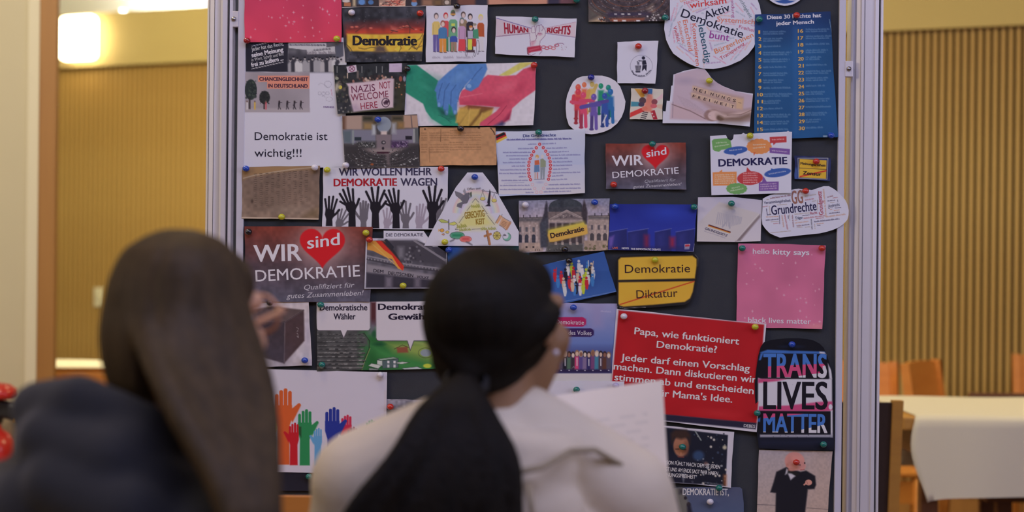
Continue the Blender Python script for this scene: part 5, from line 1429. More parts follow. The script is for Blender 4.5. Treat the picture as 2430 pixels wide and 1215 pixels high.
# ---- Reichstag with yellow Demokratie sign
def p(s):
    s.frame(*F2)
    s.vgrad(100, (132, 132, 160), 450, (178, 164, 184)); s.ell(1600, 280, 200, 90, (196, 176, 186), .9, 0, .7)
    st = (166, 146, 146); dk = (74, 66, 72)
    s.poly([(90, 455), (560, 450), (560, 1110), (90, 1110)], st); s.poly([(1420, 425), (1840, 415), (1820, 1100), (1400, 1110)], (170, 150, 148))
    s.rect(90, 460, 560, 535, (104, 98, 104), 6); s.rect(1420, 425, 1835, 490, (110, 102, 106), 6); s.line([(100, 465), (560, 452)], 8, (46, 42, 50)); s.line([(1430, 428), (1830, 412)], 8, (46, 42, 50))
    for x in (180, 305, 437, 1550, 1682, 1812): s.rect(x - 8, 405 if x < 900 else 372, x + 8, 462 if x < 900 else 425, (60, 54, 62))
    s.ell(990, 250, 320, 160, (58, 62, 72)); s.rect(660, 250, 1310, 350, (66, 66, 76)); s.rect(870, 110, 940, 260, (42, 44, 56), 10)
    for i in range(12): s.line([(990 - 310 + i * 4, 130 + i * 14), (990 + 300 - i * 2, 125 + i * 14)], 4, (98, 102, 112), .45)
    s.rect(640, 345, 1330, 500, (118, 104, 106)); s.poly([(690, 480), (1010, 310), (1330, 470)], (150, 134, 136)); s.poly([(790, 475), (1010, 355), (1240, 468)], (110, 98, 102)); s.line([(690, 478), (1010, 312), (1330, 468)], 12, (172, 156, 158)); s.specks(16, 860, 400, 1150, 470, [(150, 136, 138), (90, 80, 86)], 12, 26, 3)
    s.rect(640, 495, 1345, 560, (168, 150, 150), 4); s.rect(640, 560, 1345, 960, (70, 60, 66), 4)
    for x in (660, 800, 925, 1075, 1200, 1320): s.rect(x - 15, 560, x + 18, 960, (156, 140, 142), 4)
    s.poly([(590, 240), (620, 135), (650, 240), (655, 1020), (520, 1020), (500, 600), (575, 360)], (62, 58, 70), 4); s.poly([(1320, 200), (1345, 105), (1375, 200), (1410, 350), (1400, 580), (1350, 590), (1290, 400), (1300, 300)], (64, 56, 64), 4)
    s.poly([(490, 560), (640, 460), (650, 1020), (510, 1030)], (70, 72, 86), 8)
    for x in (115, 240, 375): s.rect(x - 22, 640, x + 22, 730, (96, 92, 102)); s.rect(x - 34, 820, x + 34, 940, (62, 62, 76)); s.ell(x, 820, 34, 40, (62, 62, 76)); s.rect(x + 46, 600, x + 70, 930, (190, 172, 174), 3)
    for x in (1495, 1625, 1745): s.rect(x - 22, 600, x + 22, 690, (96, 88, 96)); s.rect(x - 38, 800, x + 38, 900, (78, 72, 78)); s.ell(x, 800, 38, 44, (78, 72, 78)); s.rect(x + 50, 570, x + 74, 890, (190, 168, 164), 3)
    s.rect(90, 945, 500, 1110, (176, 152, 144), 3); s.rect(1340, 900, 1830, 1100, (168, 144, 134), 3); s.poly([(640, 950), (1330, 960), (1330, 1130), (600, 1130)], (88, 86, 88), 6)
    for x in (800, 930, 1080, 1210): s.rect(x - 24, 930, x + 24, 980, (176, 158, 154))
    for x in (238, 370): s.rect(x - 18, 1008, x + 18, 1042, (54, 44, 50))
    for x in (412, 450, 486): s.line([(x, 1068), (x, 1092)], 8, (40, 34, 42))
    s.specks(26, 1350, 980, 1800, 1070, [(96, 92, 66), (120, 110, 84)], 12, 28, 5); s.specks(24, 600, 1040, 1300, 1110, [(140, 134, 138), (60, 60, 66)], 6, 16, 8); s.line([(600, 1090), (600, 1050)], 8, (206, 204, 210))
    s.noise(.10, 4, 7)
    s.poly([(650, 720), (700, 690), (1330, 548), (1370, 600), (1400, 600), (1420, 760), (1380, 800), (740, 940), (650, 920)], (84, 66, 50), 12, .6)
    s.poly([(655, 715), (700, 690), (1330, 550), (1365, 595), (1398, 600), (1415, 760), (1370, 785), (760, 925), (680, 930), (640, 800)], (214, 168, 84), 3); s.poly([(670, 708), (1330, 555), (1350, 600), (690, 750)], (202, 196, 80), 16)
sheet('poster', 'photo of a domed parliament building with a yellow Demokratie sign across it', [(1231.5, 476), (1447, 470.5), (1442, 594), (1232, 600)], 2, bg=(150, 146, 160), paint=p, res=1.0, lift=(0, 0, 4, 2), texts=Tf(*F2,
    T('Demokratie', 705, 855, 1350, 710, 96, (60, 40, 40), .035)))


# ---- blue podium picture (its cartoon speakers left out)
def p(s):
    s.frame(*D4)
    s.vgrad(220, (36, 46, 140), 450, (44, 56, 160)); s.ell(620, 300, 300, 120, (52, 74, 196), .9, 0, .6)
    for x0, x1 in ((60, 240), (240, 440), (500, 660), (700, 890)):
        s.poly([(x0, 490), (x1 - 10, 458), (x1, 690), (x0, 690)], (40, 44, 110), 3); s.line([(x0, 488), (x1, 455)], 8, (84, 90, 170)); s.poly([(x0 + 20, 510), (x0 + 90, 495), (x0 + 90, 680), (x0 + 20, 680)], (58, 60, 140), 16, .6)
    s.poly([(60, 540), (110, 520), (90, 640), (60, 660)], (104, 84, 170), 6); s.rect(400, 520, 440, 640, (130, 40, 80), 12); s.rect(645, 540, 690, 640, (150, 40, 70), 12)
    s.poly([(786, 606), (838, 604), (828, 654), (782, 656)], (222, 214, 228)); s.poly([(790, 610), (834, 608), (830, 628), (788, 630)], (206, 50, 60)); s.rect(70, 625, 900, 670, (40, 40, 100), 8, .5)
    s.line([(52, 660), (300, 682), (600, 692), (865, 676), (880, 600)], 4, (206, 204, 224), .8)
sheet('poster', 'glossy deep blue poster of debate podiums captioned The Democratic Debate', [(1447.5, 484), (1653.5, 485.5), (1645, 597), (1443, 593)], 3, bg=(40, 50, 150), paint=p, gloss=True, res=1.2, lift=(0, 0, 4, 2), texts=Tf(*D4,
    T('LIVE', 94, 648, 145, 649, 17, (230, 110, 80), .03), T('NEWS', 182, 652, 250, 653, 17, (214, 210, 230), .03), T('THE DEMOCRATIC DEBATE', 268, 660, 555, 666, 17, (226, 222, 236), .03)))


# ---- Grundgesetz book
def p(s):
    s.frame(*D4)
    s.vgrad(160, (192, 184, 206), 580, (206, 196, 210)); s.poly([(915, 400), (1120, 200), (1500, 310), (1505, 345), (1280, 575), (905, 575)], (198, 188, 194), 4)
    s.poly([(1275, 578), (1510, 320), (1512, 345), (1320, 574)], (128, 112, 118), 5); s.line([(1280, 570), (1500, 315)], 6, (214, 204, 210))
    e = (168, 162, 178)
    for i in range(7): s.line([(1110 + i * 16, 300 + i * 4), (1090 + i * 20, 410 + i * 4)], 9, e, .8); s.line([(1250 + i * 14, 330 + i * 3), (1240 + i * 14, 430 - i * 4)], 9, e, .8)
    s.poly([(1160, 290), (1220, 260), (1270, 300), (1240, 400), (1180, 400)], e, 12, .8); s.ell(1250, 285, 30, 24, e, .4); s.line([(1180, 400), (1150, 440)], 14, e); s.line([(1220, 400), (1220, 450)], 14, e)
    s.poly([(1020, 416), (1230, 486), (1222, 502), (1008, 432)], (206, 150, 60)); s.poly([(1020, 416), (1230, 486), (1228, 496), (1014, 426)], (150, 44, 40)); s.poly([(1020, 416), (1230, 486), (1229, 491), (1018, 421)], (40, 30, 36))
    s.words(975, 482, 1175, 548, 9, (150, 140, 160), 2, .6)
sheet('poster', 'photo of a pale Grundgesetz booklet with a faint eagle, pinned by a green pin', [(1656, 468.5), (1738, 467.5), (1808, 475), (1804, 572), (1752, 574.5), (1653, 573)], 1, paint=p, poly=True, res=1.2, lift=(0, 0, 3, 3), texts=Tf(*D4,
    T('GRUNDGESETZ', 978, 462, 1192, 534, 22, (84, 74, 104), .02, .2)))


# ---- cloud of basic rights words
def p(s):
    s.frame(*F6)
    C = [(130, 84, 92), (60, 54, 82), (170, 100, 110), (190, 140, 120), (168, 150, 140), (70, 66, 80)]
    L = [(235, 365, 650, 300, 44, 0), (950, 320, 1180, 280, 40, 4), (950, 400, 1130, 370, 38, 2), (375, 495, 580, 480, 16, 4), (80, 535, 190, 515, 18, 2), (180, 705, 160, 560, 24, 1), (235, 690, 220, 510, 20, 4), (180, 700, 250, 690, 20, 1), (150, 745, 405, 730, 26, 3), (145, 812, 405, 790, 32, 1), (245, 840, 410, 830, 10, 4), (300, 880, 410, 870, 20, 2), (430, 880, 425, 700, 14, 1), (520, 940, 480, 690, 40, 3), (600, 990, 540, 690, 42, 2), (610, 770, 605, 700, 14, 1), (640, 810, 635, 690, 24, 4), (720, 945, 695, 690, 40, 0), (735, 690, 1040, 660, 34, 4), (895, 712, 1040, 695, 8, 1), (740, 810, 790, 805, 14, 3), (925, 775, 1360, 720, 42, 2), (740, 870, 1020, 835, 34, 3), (780, 930, 880, 920, 40, 0), (885, 915, 1040, 895, 22, 1), (780, 955, 910, 945, 8, 4), (950, 950, 1060, 940, 8, 4), (1100, 990, 1085, 780, 34, 5), (1140, 845, 1650, 785, 40, 1), (1160, 980, 1150, 880, 24, 4), (1190, 885, 1330, 870, 22, 3), (1200, 915, 1265, 910, 12, 1), (1170, 775, 1340, 755, 12, 2), (1390, 730, 1340, 170, 44, 3), (1410, 340, 1540, 310, 36, 0), (1415, 415, 1570, 395, 26, 1), (1520, 350, 1620, 335, 8, 2), (1470, 445, 1560, 432, 8, 4), (1625, 430, 1620, 380, 8, 1), (1430, 565, 1460, 560, 10, 1), (1565, 555, 1690, 545, 10, 1), (1460, 590, 1510, 580, 8, 3), (1545, 610, 1665, 595, 16, 3), (1445, 670, 1660, 645, 24, 1), (1380, 745, 1780, 690, 44, 3), (1210, 600, 1205, 380, 8, 4), (240, 1065, 660, 1025, 8, 4), (1100, 420, 1180, 405, 12, 4), (160, 385, 210, 378, 10, 4)]
    for i, (a, b, c, d, h, k) in enumerate(L): s.words(a, b, c, d, h * .62, C[k], i, .8)
nv = (40, 34, 76)
sheet('poster', 'white word cloud cut-out with Grundrechte, GG and Grundgesetz, overlapping the board frame', [(x / 8.677 + 1800, y / 8.677 + 430) for x, y in [(80, 362), (160, 318), (250, 280), (450, 228), (650, 188), (740, 162), (820, 155), (940, 170), (1090, 185), (1220, 140), (1330, 105), (1440, 105), (1540, 160), (1620, 220), (1720, 320), (1770, 380), (1820, 480), (1848, 600), (1842, 700), (1820, 790), (1740, 880), (1650, 945), (1530, 1000), (1400, 1040), (1250, 1075), (1000, 1100), (430, 1162), (320, 1120), (220, 1072), (130, 980), (70, 890), (58, 760), (70, 600)]], 2, paint=p, poly=True, res=.9, lift=(0, 2, 5, 3), texts=Tf(*F6,
    T('Grundrechte', 262, 697, 1192, 598, 190, nv, .015), T('GG', 682, 468, 915, 448, 262, (150, 104, 96), .03), T('Grundgesetz', 1328, 690, 1280, 205, 88, (176, 62, 84), .01), T('Versammlungsfreiheit', 106, 472, 655, 420, 56, (70, 64, 100), .01), T('Asylrecht', 1430, 545, 1665, 505, 62, (90, 88, 116), .01), T('Recht', 1062, 690, 1205, 672, 56, (176, 80, 98), .01), T('Träger', 748, 788, 905, 772, 56, (56, 60, 92), .01)))


# ---- blue crowd poster
def p(s):
    s.frame(*D6)
    s.vgrad(90, (52, 86, 160), 750, (62, 98, 172)); s.ell(620, 420, 330, 240, (40, 62, 130), .8, 0, .7); s.ell(560, 440, 240, 200, (30, 46, 96), .7, -.2, .5)
    cs = [(206, 204, 214), (196, 44, 60), (206, 180, 160), (186, 196, 60), (36, 34, 50), (66, 124, 196), (222, 216, 222), (196, 44, 60)]
    P = [(310, 340), (480, 260), (530, 250), (625, 220), (740, 240), (790, 255), (395, 365), (450, 330), (555, 310), (665, 285), (720, 330), (810, 310), (350, 420), (610, 350), (640, 430), (760, 300), (500, 430), (565, 420), (690, 410), (745, 375), (800, 400), (425, 450), (525, 465), (590, 500), (725, 440), (640, 520), (680, 500), (440, 530), (565, 520), (540, 470)]
    for i, (x, y) in enumerate(P):
        c = cs[(i * 5 + 1) % 8]; L = 150
        s.poly([(x - 20, y + 26), (x + 22, y + 24), (x + 30, y + 90), (x + 18, y + L), (x - 6, y + L), (x - 22, y + 80)], c); s.ell(x, y, 17, 19, c)
        if i % 5 == 0: s.line([(x + 18, y + 34), (x + 26, y - 34)], 9, c)
    s.line([(752, 300), (750, 210)], 10, (206, 204, 214)); s.line([(530, 440), (528, 380)], 9, (186, 196, 60)); s.line([(60, 270), (480, 195)], 5, (190, 196, 220)); s.line([(440, 745), (1112, 615)], 5, (180, 190, 220), .6)
sheet('poster', 'tilted blue poster of a crowd of small coloured paper people', [(1225, 643), (1432, 596), (1462, 692), (1258, 738)], 2, bg=(56, 90, 165), paint=p, gloss=True, res=1.0, lift=(0, 4, 2, 0))


# ---- Demokratie / Diktatur town sign
def p(s):
    s.frame(*D6)
    ye = (218, 172, 62)
    s.poly([(1142, 205), (1175, 172), (1500, 160), (2110, 148), (2165, 190), (2165, 280), (2143, 445), (1143, 466)], ye, 3); s.poly([(1145, 496), (2140, 480), (2115, 620), (2080, 705), (2010, 752), (1600, 790), (1210, 814), (1160, 800), (1143, 775)], (216, 166, 58), 3)
    s.noise(.03, 40, 3); s.line([(1165, 786), (2132, 484)], 15, (196, 66, 40)); s.line([(1160, 820), (1220, 835), (1500, 822)], 3, (190, 190, 200)); s.line([(2140, 130), (2182, 175), (2180, 290)], 3, (170, 170, 180))
sheet('poster', 'yellow town sign print with Demokratie above crossed-out Diktatur', [(x / 5.523 + 1260, y / 5.523 + 580) for x, y in [(1125, 190), (1150, 160), (1180, 150), (1700, 132), (2110, 120), (2160, 142), (2190, 185), (2188, 300), (2160, 500), (2118, 680), (2070, 760), (2010, 790), (1600, 825), (1250, 842), (1150, 840), (1125, 800), (1122, 500)]], 3, bg=(34, 30, 32), paint=p, poly=True, gloss=True, res=1.2, lift=(0, 3, 5, 3), texts=Tf(*D6,
    T('Demokratie', 1228, 374, 2080, 364, 106, (58, 34, 36), .004), T('Diktatur', 1380, 706, 1918, 684, 106, (70, 40, 36), .004)))


# ---- Demokratie - Herrschaft des Volkes
def p(s):
    s.frame(*F7)
    s.vgrad(40, (160, 154, 200), 750, (96, 118, 186)); s.poly([(460, 70), (640, 75), (640, 420), (470, 440)], (150, 140, 190), 20, .7); s.rect(-300, 760, 800, 1130, (74, 74, 130), 30)
    s.rect(-300, 1040, 760, 1130, (44, 34, 76), 12)
    def rr(x0, y0, x1, y1, c): s.rect(x0, y0, x1 - (y1 - y0) * .4, y1, c); s.ell(x1 - (y1 - y0) * .42, (y0 + y1) / 2, (y1 - y0) * .45, (y1 - y0) / 2, c); s.rect(x1 - 60, y0 + 30, x1, y1 - 30, c, 6)
    rr(-220, 270, 382, 415, (176, 36, 96)); rr(-220, 440, 500, 570, (54, 34, 90))
    cs = [(84, 110, 96), (60, 50, 60), (206, 70, 120), (92, 76, 140), (130, 110, 150), (50, 44, 100), (120, 70, 120), (70, 130, 160), (80, 60, 76), (96, 60, 50), (90, 80, 100), (34, 30, 46)]
    for i in range(18):
        x = -290 + i * 60; c = cs[(i + 5) % 12]; y = 800 + (i * 37 % 30)
        s.poly([(x - 32, y + 60), (x + 32, y + 60), (x + 36, 1060), (x - 36, 1060)], c, 4); s.ell(x, y + 15, 32, 50, [(60, 40, 50), (150, 110, 84), (190, 170, 160), (40, 30, 40)][i % 4]); s.ell(x, y + 24, 22, 34, [(206, 176, 166), (140, 96, 84), (216, 196, 190)][i % 3])
        if i % 3 == 0: s.rect(x - 7, y + 80, x + 7, 1010, (214, 208, 224))
        if i % 2: s.ell(x, 1078, 12, 7, (206, 200, 220))
    s.poly([(160, 1055), (200, 1010), (235, 1055), (200, 1030)], (120, 116, 130)); s.rect(-300, 1122, 860, 1300, (206, 198, 206), 3); s.words(610, 190, 760, 196, 24, (190, 180, 214), 3, .6)
sheet('poster', 'lilac-blue poster of a drawn crowd with the labels Demokratie and Herrschaft des Volkes', [(1255, 716), (1465, 721), (1452, 906), (1250, 904)], 2, paint=p, res=1.1, texts=Tf(*F7,
    T('Demokratie', -70, 375, 355, 385, 66, (226, 206, 226), .0), T('Herrschaft des Volkes', -250, 530, 468, 545, 66, (214, 204, 226), .0)))


# ---- pink square poster, right
def p(s):
    s.frame(*D7)
    s.vgrad(50, (196, 104, 142), 1000, (206, 112, 150)); s.noise(.05, 40, 5); s.ell(1150, 1080, 200, 60, (222, 150, 150), .9, 0, .5); s.ell(250, 60, 160, 60, (176, 104, 150), .9, 0, .6)
    s.stars(38, 160, 180, 1240, 1090, (236, 196, 214), 14, 12)
sheet('poster', 'square pink poster with sparkles captioned black lives matter, right of the yellow town sign', [(1751, 577), (1959, 582), (1950, 780.5), (1746.5, 776)], 1, bg=(200, 108, 146), paint=p, lift=(0, 0, 4, 0), texts=Tf(*D7,
    T('hello', 348, 172, 556, 172, 66, (232, 208, 226), .01), T('kitty says', 600, 178, 1056, 186, 66, (234, 212, 228), .02), T('black lives matter', 288, 1030, 1074, 1050, 66, (230, 206, 224), .01)))


# ---- red Papa poster
def p(s):
    s.frame(*E2)
    s.poly([(498, 122), (1662, 236), (1600, 1025), (425, 915)], (178, 28, 36), 3); s.poly([(424, 912), (1600, 1022), (1592, 1072), (420, 962)], (40, 36, 60), 3); s.noise(.04, 50, 3)
    s.ell(1300, 950, 260, 60, (206, 50, 56), .9, .1, .5); s.poly([(1492, 1022), (1592, 1034), (1588, 1066), (1490, 1054)], (52, 44, 66))
wt = (224, 210, 220)
sheet('poster', 'large tilted red poster with white text Papa, wie funktioniert Demokratie?', [(1462, 732.5), (1817, 768.5), (1794, 1024), (1445, 985)], 3, bg=(208, 200, 218), paint=p, lift=(0, 0, 3, 0), texts=Tf(*E2,
    T('Papa, wie funktioniert', 622, 312, 1460, 396, 54, wt, .016), T('Demokratie?', 800, 420, 1282, 462, 54, wt, .016), T('Jeder darf einen Vorschlag', 514, 522, 1545, 612, 54, wt, .016), T('machen. Dann diskutieren wir', 456, 594, 1598, 702, 54, wt, .016),
    T('stimmen ab und entscheiden', 462, 680, 1576, 792, 54, wt, .016), T('wir für Mama\'s Idee.', 640, 792, 1405, 860, 54, wt, .016), T('DEBES', 1496, 1054, 1586, 1062, 24, (206, 200, 216), .02)))


# ---- Trans lives matter
def p(s):
    s.frame(*E4)
    bl, pk, wh, bk = (66, 110, 190), (200, 76, 128), (208, 202, 220), (22, 20, 30)
    s.poly([(130, 225), (200, 200), (750, 218), (770, 250), (150, 235)], bl, 3); s.poly([(700, 218), (745, 222), (765, 245), (700, 235)], wh, 3); s.poly([(135, 235), (160, 230), (150, 300), (120, 300)], bl, 3)
    s.poly([(112, 470), (150, 480), (820, 478), (822, 790), (110, 780)], wh, 3); s.poly([(112, 478), (380, 482), (300, 500), (110, 520)], pk, 4); s.poly([(108, 745), (400, 735), (700, 700), (822, 695), (822, 785), (700, 792), (110, 785)], pk, 4)
    s.ell(806, 748, 18, 26, (222, 216, 230)); s.poly([(780, 330), (815, 400), (822, 480), (796, 480)], wh, 3); s.rect(130, 1012, 825, 1040, wh, 3); s.rect(806, 780, 826, 1040, wh, 3)
    s.poly([(165, 235), (760, 240), (785, 480), (132, 472), (136, 300)], bk, 3); s.rect(130, 792, 804, 1012, bk, 3); s.poly([(108, 860), (135, 850), (130, 890), (110, 890)], bl, 3)
    s.specks(24, 120, 500, 800, 740, [(40, 36, 50), (160, 150, 170)], 2, 5, 3); s.specks(20, 140, 1014, 820, 1038, [(60, 56, 70)], 2, 6, 4); s.ell(430, 170, 160, 26, (40, 60, 110), .9, 0, .5); s.rect(120, 1050, 840, 1130, (34, 38, 62), 30)
bl, pk, wh = (72, 118, 200), (206, 78, 130), (212, 206, 222)
def c1(x, y): return bl if y < 362 - (x - 160) * .05 else (pk if y < 462 - max(0, x - 430) * .14 - (60 if x > 730 else 0) else wh)
def c2(x, y): return pk if y < 858 - max(0, x - 160) * .11 else (bl if y < 985 - max(0, x - 440) * .22 else wh)
sheet('poster', 'black poster with a rounded top reading Trans Lives Matter in blue, pink and white', [(x / 4.05 + 1770, y / 4.05 + 780) for x, y in [(165, 130), (230, 108), (300, 97), (400, 90), (500, 90), (580, 97), (640, 110), (700, 140), (740, 180), (770, 250), (800, 340), (820, 440), (832, 600), (838, 900), (836, 1160), (480, 1165), (120, 1145), (100, 1000), (92, 800), (82, 650), (80, 520), (95, 380), (112, 260), (135, 175)]], 4, bg=(20, 20, 30), paint=p, poly=True, gloss=True, res=1.2, lift=(2, 4, 3, 0), texts=Tf(*E4,
    T('TRANS', 160, 462, 770, 466, 222, c1, .03, cuts=[((160, 362), (.05, 1)), ((430, 462), (.14, 1)), ((160, 462), (0, 1)), ((730, 362), (1, 0))]), T('LIVES', 160, 766, 778, 770, 258, (26, 22, 34), .02),
    T('MATTER', 160, 990, 775, 996, 176, c2, .03, cuts=[((160, 858), (.11, 1)), ((440, 985), (.22, 1)), ((160, 985), (0, 1))])))


# ---- meme photo of a man
def p(s):
    s.frame(*E3)
    s.poly([(-80, 160), (810, 268), (780, 890), (-80, 830)], (28, 30, 46), 3)
    s.specks(60, 340, 240, 790, 880, [(150, 150, 160), (60, 70, 96), (200, 190, 186), (40, 44, 60)], 6, 22, 4); s.ell(450, 520, 90, 80, (52, 72, 110), .5); s.line([(410, 220), (480, 330)], 16, (130, 136, 140)); s.ell(770, 420, 36, 36, (190, 180, 160), .6); s.ell(540, 620, 40, 40, (120, 90, 90), .8)
    s.poly([(0, 560), (110, 480), (330, 560), (420, 860), (0, 840)], (32, 32, 50), 16); s.ell(235, 400, 105, 150, (168, 112, 90), .2); s.ell(300, 420, 50, 130, (120, 74, 60), .6, 0, .7); s.poly([(110, 250), (160, 205), (300, 205), (350, 260), (345, 380), (320, 300), (240, 320), (160, 300), (120, 380)], (60, 42, 38), 8)
    s.line([(170, 440), (210, 440)], 12, (70, 46, 44)); s.line([(255, 445), (295, 445)], 12, (70, 46, 44)); s.line([(200, 535), (270, 538)], 12, (120, 60, 58)); s.ell(235, 490, 14, 24, (190, 130, 104), .6); s.poly([(240, 740), (290, 740), (265, 850)], (120, 124, 140), 6); s.rect(760, 760, 785, 880, (170, 100, 60), 10)
    s.words(520, 850, 750, 880, 12, (150, 150, 160), 3, .6)
sheet('poster', 'dark photo of a smiling man captioned about Meinungsfreiheit, below the red poster', [(1555, 1008), (1741, 1025), (1733, 1156), (1550, 1141)], 2, bg=(204, 196, 214), paint=p, lift=(0, 0, 2, 0), res=1.2, texts=Tf(*E3,
    T('EINE PERSON FÜHLT NACH DEM SIE JEDEN', -110, 612, 712, 682, 46, wt, .015), T('TAG FRAGT UND AM ENDE SAGT "WIR HABEN', -110, 690, 686, 762, 46, wt, .015), T('MEINUNGSFREIHEIT"', -20, 768, 426, 806, 46, wt, .015)))


# ---- DEMOKRATIE IST,
def p(s):
    s.frame(*E3)
    s.vgrad(910, (84, 88, 118), 1400, (82, 96, 134)); s.poly([(120, 920), (250, 900), (330, 1100), (360, 1400), (120, 1400)], (112, 108, 106), 8); s.poly([(130, 960), (190, 1080), (260, 1400), (130, 1400)], (34, 32, 44), 8)
    s.ell(330, 1120, 26, 30, (60, 52, 60)); s.poly([(310, 1140), (350, 1110), (370, 1200), (420, 1300), (320, 1300)], (44, 42, 58), 6); s.ell(290, 1040, 20, 22, (50, 44, 54)); s.rect(215, 930, 260, 990, (60, 56, 66), 8)
sheet('poster', 'grey-blue picture captioned DEMOKRATIE IST at the bottom edge, right of the held paper', [(x / 5.17 + 1570, y / 5.17 + 980) for x, y in [(110, 935), (180, 912), (500, 905), (960, 910), (985, 930), (1005, 1100), (1010, 1500), (110, 1500)]], 1, bg=(84, 92, 126), paint=p, poly=True, gloss=True, texts=Tf(*E3, T('DEMOKRATIE IST,', 256, 1003, 822, 1008, 80, wt, .02)))


# ---- toddler in a suit
def p(s):
    s.frame(*E3)
    s.vgrad(440, (176, 162, 172), 1300, (186, 162, 158)); s.rect(1850, 440, 2100, 1400, (196, 162, 150), 160, .7); s.noise(.04, 4, 2); s.line([(1165, 1120), (1400, 1130)], 8, (120, 106, 112)); s.line([(1780, 1162), (2040, 1180)], 8, (130, 112, 112))
    s.poly([(1530, 660), (1700, 720), (1770, 705), (1880, 770), (1892, 880), (1870, 930), (1790, 935), (1760, 1200), (1760, 1500), (1385, 1500), (1400, 980), (1330, 970), (1370, 850), (1405, 720)], (30, 28, 38), 4)
    s.poly([(1530, 680), (1640, 770), (1580, 820), (1545, 740), (1512, 755)], (206, 198, 214), 4); s.poly([(1550, 690), (1690, 740), (1660, 770), (1590, 740), (1540, 735)], (36, 34, 34), 5)
    s.ell(1630, 590, 130, 122, (214, 148, 142), .12, .25); s.ell(1700, 650, 76, 60, (222, 150, 144), .3); s.ell(1560, 560, 60, 70, (196, 132, 128), .8, 0, .6); s.ell(1540, 640, 22, 30, (206, 136, 128), .4); s.ell(1590, 690, 60, 30, (200, 134, 126), .6)
    s.line([(1665, 632), (1700, 636)], 9, (80, 56, 60)); s.ell(1752, 612, 9, 12, (80, 56, 60)); s.ell(1745, 660, 14, 16, (232, 150, 146), .6); s.line([(1700, 698), (1748, 690)], 9, (170, 80, 86))
    s.ell(1800, 850, 46, 38, (216, 150, 138), .15); s.line([(1770, 860), (1745, 878)], 18, (216, 150, 138)); s.line([(1775, 835), (1790, 870)], 5, (160, 96, 92))
sheet('poster', 'photo of a bald toddler in a black suit pointing, bottom right corner of the board', [(1801, 1067), (1974, 1070), (1960, 1270), (1793, 1270)], 1, bg=(180, 164, 168), paint=p, lift=(0, 3, 0, 0), res=1.2)


# ---- ballot box photo
def p(s):
    s.frame(*D8)
    s.vgrad(120, (206, 194, 206), 900, (196, 188, 206)); s.ell(760, 500, 60, 300, (170, 162, 190), .9, 0, .6)
    s.poly([(60, 230), (330, 185), (718, 230), (490, 375), (60, 350)], (96, 80, 84), 4); s.poly([(60, 350), (490, 375), (480, 872), (230, 800), (60, 740)], (66, 56, 66), 4); s.poly([(490, 375), (718, 230), (724, 600), (480, 872)], (78, 60, 66), 4)
    s.poly([(60, 640), (490, 700), (480, 872), (60, 740)], (80, 76, 96), 60, .6); s.line([(330, 272), (400, 245), (520, 232)], 9, (40, 34, 40)); s.line([(240, 350), (490, 375), (715, 232)], 5, (50, 42, 50)); s.noise(.06, 8, 3)
    for L in ([(630, 440), (648, 450), (646, 480), (632, 490)], [(632, 510), (650, 520), (648, 560), (634, 545)]): s.line(L, 4, (176, 166, 176))
sheet('poster', 'photo of a dark cardboard ballot box beside the cheek of the long-haired girl', [(596, 713.5), (733, 714), (741, 867), (596, 871)], 1, bg=(200, 190, 206), paint=p, lift=(0, 3, 3, 0))


